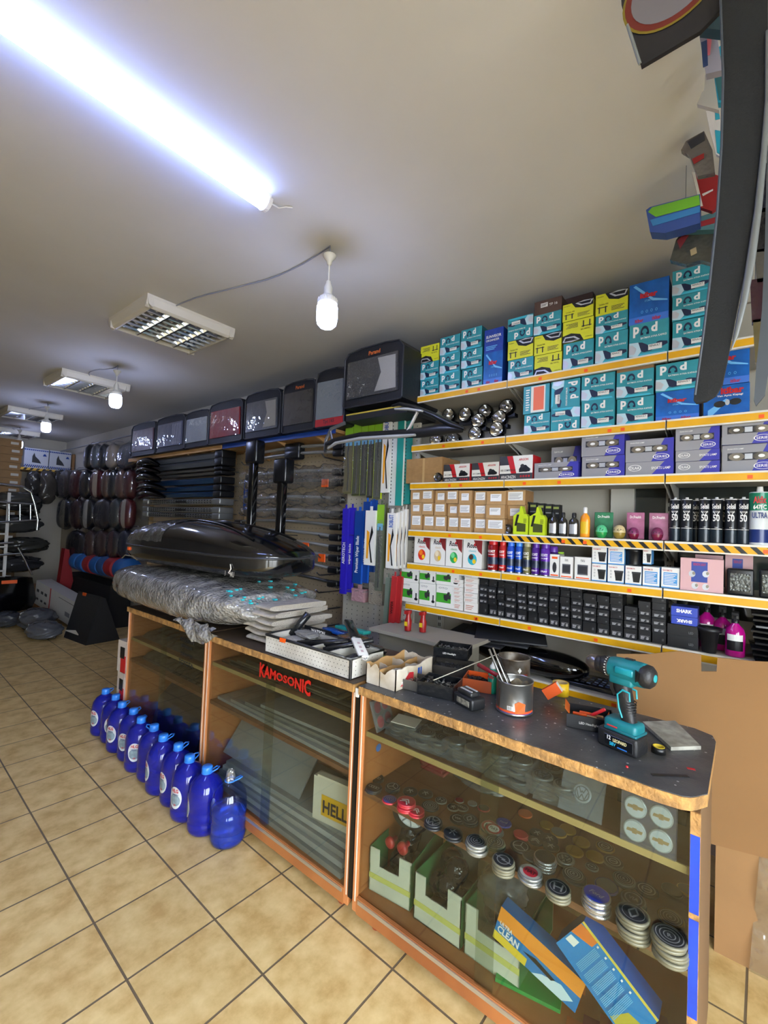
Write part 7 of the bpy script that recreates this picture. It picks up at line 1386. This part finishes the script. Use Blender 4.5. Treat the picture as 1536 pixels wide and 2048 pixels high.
# mats and glossy parts on the lowest yellow shelf and below
for i in range(3):
    mb = MB(); mb.rbox(0, .30, -.20, .20, 0, .012, .004, M('26272a', .5), 2); mb.build('folded_flap', None, (2.42+.02*i, 1.24-.10*i if i else 1.28, SZ['G']+.125+.02*i), (0, -.12, .2*i), 'dark grey mat, %s of three behind the open trays' % ['bottom', 'middle', 'top'][i], 'mat', 'dark mats behind the open trays')
for i, (x, y, L, h) in enumerate([(1080, 1305, .50, .11), (1010, 1290, .5, .09)]):
    p_ = onX(x, y, 2.52); blob('mud_guard', 'curved glossy black bodywork part %s on the low shelf' % ['with bright highlight, front,', 'behind the other'][i], 'bodywork part', (2.56+.06*i, p_.y, SZ['G']+.075), (.20, L, .14), GLOSSBLACK, 2.3, group='glossy black parts on the low shelf')
t = thing('patterned_packet', 'flat packet with blue and white pattern on the low shelf', 'packet', (2.50, .66, SZ['G']+.003)); mb = MB(); mb.rbox(0, .2, -.16, .16, 0, .02, .004, M('17181b', .25, coat=.4), 2); 
for k in range(7):
    for j in range(4): mb.add([(.03+j*.035, -.12+k*.03, .0204), (.05+j*.035, -.12+k*.03, .0204), (.055+j*.035, -.10+k*.03, .0204), (.035+j*.035, -.10+k*.03, .0204)], [(0, 1, 2, 3)], M('8fa8c8', .4) if (k+j) % 2 else M('38507a', .4))
mb.build('cover', t)
# ================================================================ blue bottles on the floor along the counters
BLIQ = M('1414a8', .08, coat=.7); BLIQ2 = M('1a55e8', .08, coat=.7); CAPB = M('2f7fe0', .35)
def clear_blue():
    key = 'liquid'
    if key in _mats: return _mats[key]
    mt = bpy.data.materials.new('blue_liquid'); mt.use_nodes = True; nt = mt.node_tree; b = nt.nodes['Principled BSDF']
    b.inputs['Base Color'].default_value = (.02, .03, .62, 1); b.inputs['Transmission Weight'].default_value = .6; b.inputs['Coat Weight'].default_value = .5; b.inputs['Roughness'].default_value = .06; b.inputs['IOR'].default_value = 1.4
    tr = nt.nodes.new('ShaderNodeBsdfTransparent'); tr.inputs[0].default_value = (.05, .10, .95, 1); mx = nt.nodes.new('ShaderNodeMixShader'); mx.inputs[0].default_value = .9
    nt.links.new(tr.outputs[0], mx.inputs[1]); nt.links.new(b.outputs[0], mx.inputs[2]); nt.links.new(mx.outputs[0], nt.nodes['Material Output'].inputs[0]); _mats[key] = mt; return mt
def liquid2():
    m2 = clear_blue().copy(); b = m2.node_tree.nodes['Principled BSDF']; b.inputs['Base Color'].default_value = (.04, .16, .95, 1); b.inputs['Transmission Weight'].default_value = .75; return m2
LQ = clear_blue(); PETB = CLEAR(tint='e0e8ff', gloss=.06, rough=.05)
def bottle_proto(level=1.0, label=True):
    t = thing('washer_bottle', 'x', 'bottle', (0, 0, 0), 0, 'blue screenwash bottles on the floor'); R = .088; H = .30
    prof = [(.0, .004), (R*.55, .0), (R*.92, .008), (R, .025), (R, .055), (R*.97, .06), (R, .066), (R, .10), (R*.975, .105), (R, .111), (R, .16), (R*.985, .185), (R*.90, .215), (R*.66, .243), (R*.36, .258), (R*.27, .266), (R*.27, .278)]
    if level >= 1: MB().lathe(prof, LQ, 32, cap=False).build('liquid_body', t)
    else:
        MB().lathe(prof, PETB, 32, cap=False).build('clear_shell', t)
        top = .15; pr = [(r*.985, z+.001) for r, z in prof if z < top]+[(R*.98, top), (0, top)]
        MB().lathe(pr, liquid2(), 32, cap=False).build('blue_liquid', t)
    if level >= 1: MB().lathe([(R*.30, .268), (R*.31, .27), (R*.31, .292), (R*.27, .296), (0, .296)], CAPB, 20, cap=False).build('screw_cap', t)
    else: MB().grid(lambda u, v: ((.024+.006*math.sin(u*30)*(1-v))*math.cos(2*PI*u)*(1-.25*v), (.024+.006*math.cos(u*26))*math.sin(2*PI*u)*(1-.25*v), .262+.045*v), 24, 5, CLEAR(gloss=.3, rough=.1, bump=1, bscale=40, haze=.15), wrapu=True).build('film_hood', t)
    hd = MB(); hd.tube([(.026*math.cos(a), .026*math.sin(a), .266) for a in [2*PI*i/16 for i in range(17)]], .003, CAPB, 6); 
    hd.tube([(0, .026, .266), (0, .045, .280), (.0, .062, .292), (0, .058, .298), (.0, .03, .299), (0, -.0, .2995)], .0032, CAPB, 6) if False else hd.tube([(.022, .012, .267), (.05, .016, .28), (.062, 0, .283), (.05, -.016, .28), (.022, -.012, .267)], .0034, CAPB, 6)
    hd.build('carry_handle', t)
    if label:
        lb = MB(); RR = R*1.012
        def ov(k, mat, rr, c=(0, .125), sx=.042, sz=.052):
            n = 28; vs = [(-rr*math.cos(c[0]/R+sx/R*math.cos(2*PI*i/n)*1.0), -rr*math.sin(c[0]/R+sx/R*math.cos(2*PI*i/n)), c[1]+sz*math.sin(2*PI*i/n)) for i in range(n)]
            m_ = n//2; vs2 = vs; lb.add(vs2, [tuple([i, (i+1) % n, n-(i+1) if n-(i+1) < n else 0][:0]) ] if False else [(i, i+1, n-i-1, (n-i) % n) for i in range(1, n//2-0) if i+1 <= n-i-1] + [(0, 1, n-1)], mat)
        ov(0, M('cfd4d6', .3), RR); ov(1, M('8aa0ac', .3, var=.4, vscale=60), RR+.0006, (0, .115), .034, .028); 
        v, f_, a_ = glyphs('ANTIFRIZ', .04); 
        for st, z, h, col in (('HLG', .150, .018, RED), ('CAM SUYU', .138, .007, M('203070', .4)), ('-20', .088, .01, RED)):
            v, f_, a_ = glyphs(st, .04); ww = min(.055, h*a_); lb.add([(-(RR+.001)*math.cos((x-.5)*ww/R), -(RR+.001)*math.sin((x-.5)*ww/R), z+y*h) for x, y in v], f_, col)
        lb.build('oval_label', t)
    return t
full = bottle_proto()
spots = [(210, 1462), (231, 1482), (251, 1500), (273, 1520), (297, 1540), (317, 1565), (343, 1588), (372, 1610), (393, 1638), (418, 1662)]
# bottles stand in a row from beside the farthest cabinet to the middle one
pa = onZ(214, 1463, 0); pb = onZ(412, 1655, 0)
rots = [.3, .9, .4, .5, .8, 1.9, -.2, .0, .25, -.5]
hrot = [2.0, 1.0, .3, 2.2, 0, 2.5, -.9, -.2, -.1, -.4]
for i in range(10):
    q = pa.lerp(pb, i/9) ; q.x -= .018
    o = full if i == 0 else dup(full)
    o.location = (q.x + (.008 if i % 2 else -.006), q.y, .0005); o.scale = (.97, .97, 1.08); o.rotation_euler = (0, 0, rots[i])
    o['label'] = 'blue screenwash bottle with blue cap, %s from the far end of the floor row' % ORD[i+1]
half = bottle_proto(.5, True); pc = onZ(445, 1668, 0); half.scale = (.97, .97, 1.12); half.location = (pc.x-.01, pc.y-.06, .0005); half.rotation_euler = (0, 0, -.9); half['label'] = 'half empty blue screenwash bottle with film hood, nearest of the row'
# ================================================================ goods hanging in the upper right, near the camera
HX = 1.08
t = thing('side_trim', 'long dark grey plastic trim with pale edge hanging close at upper right', 'car trim', (0, 0, 0))
def prof_px(pts, X): return [(lambda q: (q.y, q.z))(onX(x, y, X)) for x, y in pts]
BLD = M('07090b', .8, bump=.15, bscale=300)
mb = MB(); mb.prism(prof_px([(1438, -40), (1442, 60), (1445, 150), (1444, 260), (1438, 380), (1428, 470), (1418, 560), (1408, 650), (1396, 730), (1388, 790), (1387, 800), (1392, 806), (1412, 802), (1432, 790), (1445, 768), (1455, 720), (1470, 640), (1490, 540), (1510, 420), (1524, 300), (1532, 180), (1536, 60), (1536, -40)], HX), HX, HX+.012, BLD); mb.build('blade', t)
mb = MB(); q = [onX(x, y, HX-.006) for x, y in [(1536, 60), (1535, 200), (1528, 300), (1516, 420), (1502, 520), (1488, 600), (1472, 670), (1462, 700)]]; mb.tube(q, [.004, .004, .005, .006, .007, .006, .004, .001], M('5c5f5e', .4), 8, flat=.5); mb.build('pale_edge', t)
mb = MB(); q = [onX(x, y, HX-.003) for x, y in [(1440, -30), (1446, 150), (1443, 290), (1434, 430), (1420, 560), (1404, 690), (1390, 790)]]; mb.tube(q, .0022, M('3a4048', .5), 6); mb.build('rolled_edge', t)
MB().tube([onX(1490, -20, HX), onX(1490, -20, HX)+Vector((0, 0, 3.0-onX(1490, -20, HX).z-.005)) if onX(1490, -20, HX).z < 2.99 else onX(1490, -20, HX)+Vector((0, 0, .01))], .004, STEEL, 6).build('hanger', t)
t2 = thing('side_trim', 'narrow grey trim with rounded end hanging at the right frame edge', 'car trim', (0, 0, 0))
mb = MB(); mb.prism(prof_px([(1560, 150), (1534, 300), (1530, 480), (1524, 620), (1512, 740), (1508, 800), (1512, 812), (1530, 790), (1560, 600)], 1.9), 1.9, 1.912, M('4a5056', .5)); mb.build('blade', t2)
# dark board with circular red and yellow ring hanging from the ceiling at top right
t = thing('emblem_board', 'dark hanging board with red and yellow ringed white disc, top right', 'board', (0, 0, 0)); BX = 1.1
pl4 = prof_px([(1240, -60), (1243, 10), (1282, 132), (1400, 62), (1460, 0), (1440, -80)], BX)
MB().prism(pl4, BX, BX+.01, M('100f16', .5)).build('panel', t)
cc = onX(1345, -35, BX-.001); 
for k, (r_, m_) in enumerate([(.098, M('7a6a18', .5)), (.093, M('641a10', .5)), (.080, M('6e6a6e', .5))]): 
    mb = MB(); n = 36; mb.add([(BX-.0015-.0006*k, cc.y+r_*math.cos(2*PI*i/n), cc.z+r_*.98*math.sin(2*PI*i/n)) for i in range(n)], [tuple(range(n))], m_); mb.build('ring', t) if k < 2 else mb.build('disc', t)
mb = MB(); e0 = onX(1255, 50, BX); e1 = onX(1280, 128, BX); mb.tube([e0, e1], .0035, M('787c78', .5), 6); mb.build('worn_edge', t)
# boxes and packets hanging and shelved along the near wall, seen steeply
def hbox(name, lab, cat, pts, X, th, mat, group, deco=()):
    X = min(X, 1.36/max((onX(x, y, 1).z-CAM_H) for x, y in pts)); t = thing(name, lab, cat, (0, 0, 0), 0, group); MB().prism(prof_px(pts, X), X, X+th, mat).build('sleeve', t)
    tp = max((onX(x, y, X) for x, y in pts), key=lambda q: q.z)
    if (min(x for x, y in pts) > 1420 or 'maroon strip' in lab) and tp.z < 2.97: MB().tube([(X+th/2, tp.y-.005, tp.z-.03), (X+th/2, tp.y-.005, 2.999)], .0015, STEEL, 5).build('cord', t)
    for i, (pp, m_) in enumerate(deco): MB().prism(prof_px(pp, X-.001-.0006*i), X-.0015-.0006*i, X-.0005, m_).build('print', t)
    return t
HG = 'hanging packets at the upper right'; WP = M('b9b5b0', .4); CY = M('1f8aa0', .4); PLW2 = M('5a5550', .2, bump=1, bscale=30, coat=.5)
hbox('hanging_pack', 'teal and black packet near the ceiling right of the ringed board', 'packet', [(1400, 10), (1442, -20), (1442, 60), (1398, 55)], 1.9, .03, M('17343c', .4), HG, [([(1408, 8), (1436, -5), (1436, 20), (1410, 35)], CY)])
hbox('hanging_pack', 'white, pink and dark long packet below the ceiling at right', 'packet', [(1397, 58), (1430, 45), (1445, 140), (1412, 148)], 1.92, .02, M('8a8690', .4), HG, [([(1416, 60), (1426, 55), (1420, 110), (1410, 112)], M('b8606a', .4)), ([(1402, 85), (1414, 80), (1416, 130), (1406, 135)], M('2a3c60', .4))])
hbox('hanging_pack', 'bright teal folded packet beside the dark trim', 'packet', [(1422, 105), (1446, 88), (1450, 205), (1436, 205)], 1.94, .02, CY, HG, [([(1424, 120), (1446, 110), (1448, 200), (1438, 200)], M('2a5c60', .4))])
hbox('hanging_pack', 'pale crumpled paper packet sticking out to the left', 'packet', [(1410, 150), (1432, 140), (1438, 220), (1420, 215), (1394, 208), (1404, 185), (1408, 180)], 1.90, .015, M('b8b4a8', .5), HG)
hbox('hanging_pack', 'turquoise and white striped strip beside the dark trim', 'packet', [(1412, 222), (1438, 218), (1450, 320), (1432, 308), (1420, 262)], 1.93, .012, WP, HG, [([(1430, 225), (1438, 225), (1440, 238), (1431, 240)], CY), ([(1430, 260), (1441, 262), (1450, 315), (1434, 305)], CY)])
hbox('hanging_pack', 'torn clear blister with dark header leaning out to the left', 'packet', [(1362, 300), (1372, 282), (1408, 262), (1425, 300), (1430, 345), (1395, 352), (1378, 310)], 1.86, .02, PLW2, HG, [([(1374, 284), (1408, 264), (1410, 280), (1382, 298)], M('20242e', .4)), ([(1384, 318), (1408, 306), (1408, 316), (1388, 328)], M('8a1c1c', .4))])
hbox('hanging_pack', 'white-edged red packet above the green and blue box', 'packet', [(1384, 345), (1400, 340), (1440, 352), (1440, 410), (1424, 422), (1400, 414)], 1.90, .02, M('7d1518', .45), HG, [([(1384, 345), (1390, 344), (1406, 412), (1400, 413)], M('b8b4a4', .5)), ([(1404, 388), (1426, 378), (1426, 381), (1406, 392)], WP)])
hbox('long_box', 'long green and blue box jutting out to the left at upper right', 'box', [(1292, 420), (1300, 414), (1400, 388), (1400, 446), (1330, 466), (1300, 464)], 1.88, .05, M('28407c', .45), HG, [([(1296, 424), (1304, 415), (1398, 390), (1400, 410), (1312, 434)], M('5f9a22', .45)), ([(1300, 440), (1400, 412), (1400, 424), (1306, 452)], M('2a6ca0', .45))])
hbox('long_box', 'teal and dark red flat box under the green and blue box', 'box', [(1360, 446), (1440, 420), (1440, 458), (1370, 462)], 1.92, .05, M('3a6068', .45), HG, [([(1372, 452), (1438, 432), (1438, 444), (1376, 460)], M('7a1820', .45))])
hbox('hanging_pack', 'crumpled clear packet with maroon strip above the teal cartons', 'packet', [(1366, 462), (1440, 455), (1440, 530), (1400, 520), (1372, 528), (1340, 520), (1352, 480)], 1.95, .03, M('2f302a', .2, bump=1, bscale=25, coat=.5), HG, [([(1354, 482), (1372, 464), (1378, 470), (1360, 498)], M('5a1418', .45)), ([(1380, 500), (1392, 494), (1394, 506), (1382, 512)], M('8a7a58', .5))])
for i, (a, b, c_, d, col) in enumerate([(1500, 560, 1536, 640, '3c1c28'), (1506, 640, 1540, 720, '6a6040'), (1502, 420, 1540, 500, '14161c'), (1510, 500, 1545, 560, '5a5850'), (1512, 330, 1545, 420, '181c34')]):
    hbox('hanging_pack', 'cluttered %s blister packet at the right frame edge' % ['maroon', 'olive', 'black', 'grey', 'dark navy'][i], 'packet', [(a, b), (c_, b-6), (c_+20, d), (a+4, d+5)], 2.0, .03, M(col, .25, bump=1, bscale=25, coat=.4), HG)
mb = MB(); mb.box(1.88, 2.10, -.15, .36, 0, .02, STEEL)
# a wire grid frame fixed under the ceiling carries these goods
t = thing('wire_grid', 'grey wire grid hung from the ceiling holding packets at upper right', 'grid', (0, 0, 0))
mb = MB()
for k in range(7): y = -.30+.07*k; mb.tube([(2.06, y, 2.45), (2.06, y, 2.99)], .003, STEEL, 6)
for k in range(8): mb.tube([(2.06, -.30, 2.46+.07*k), (2.06, .12, 2.46+.07*k)], .003, STEEL, 6)
mb.build('wire_panel', t)
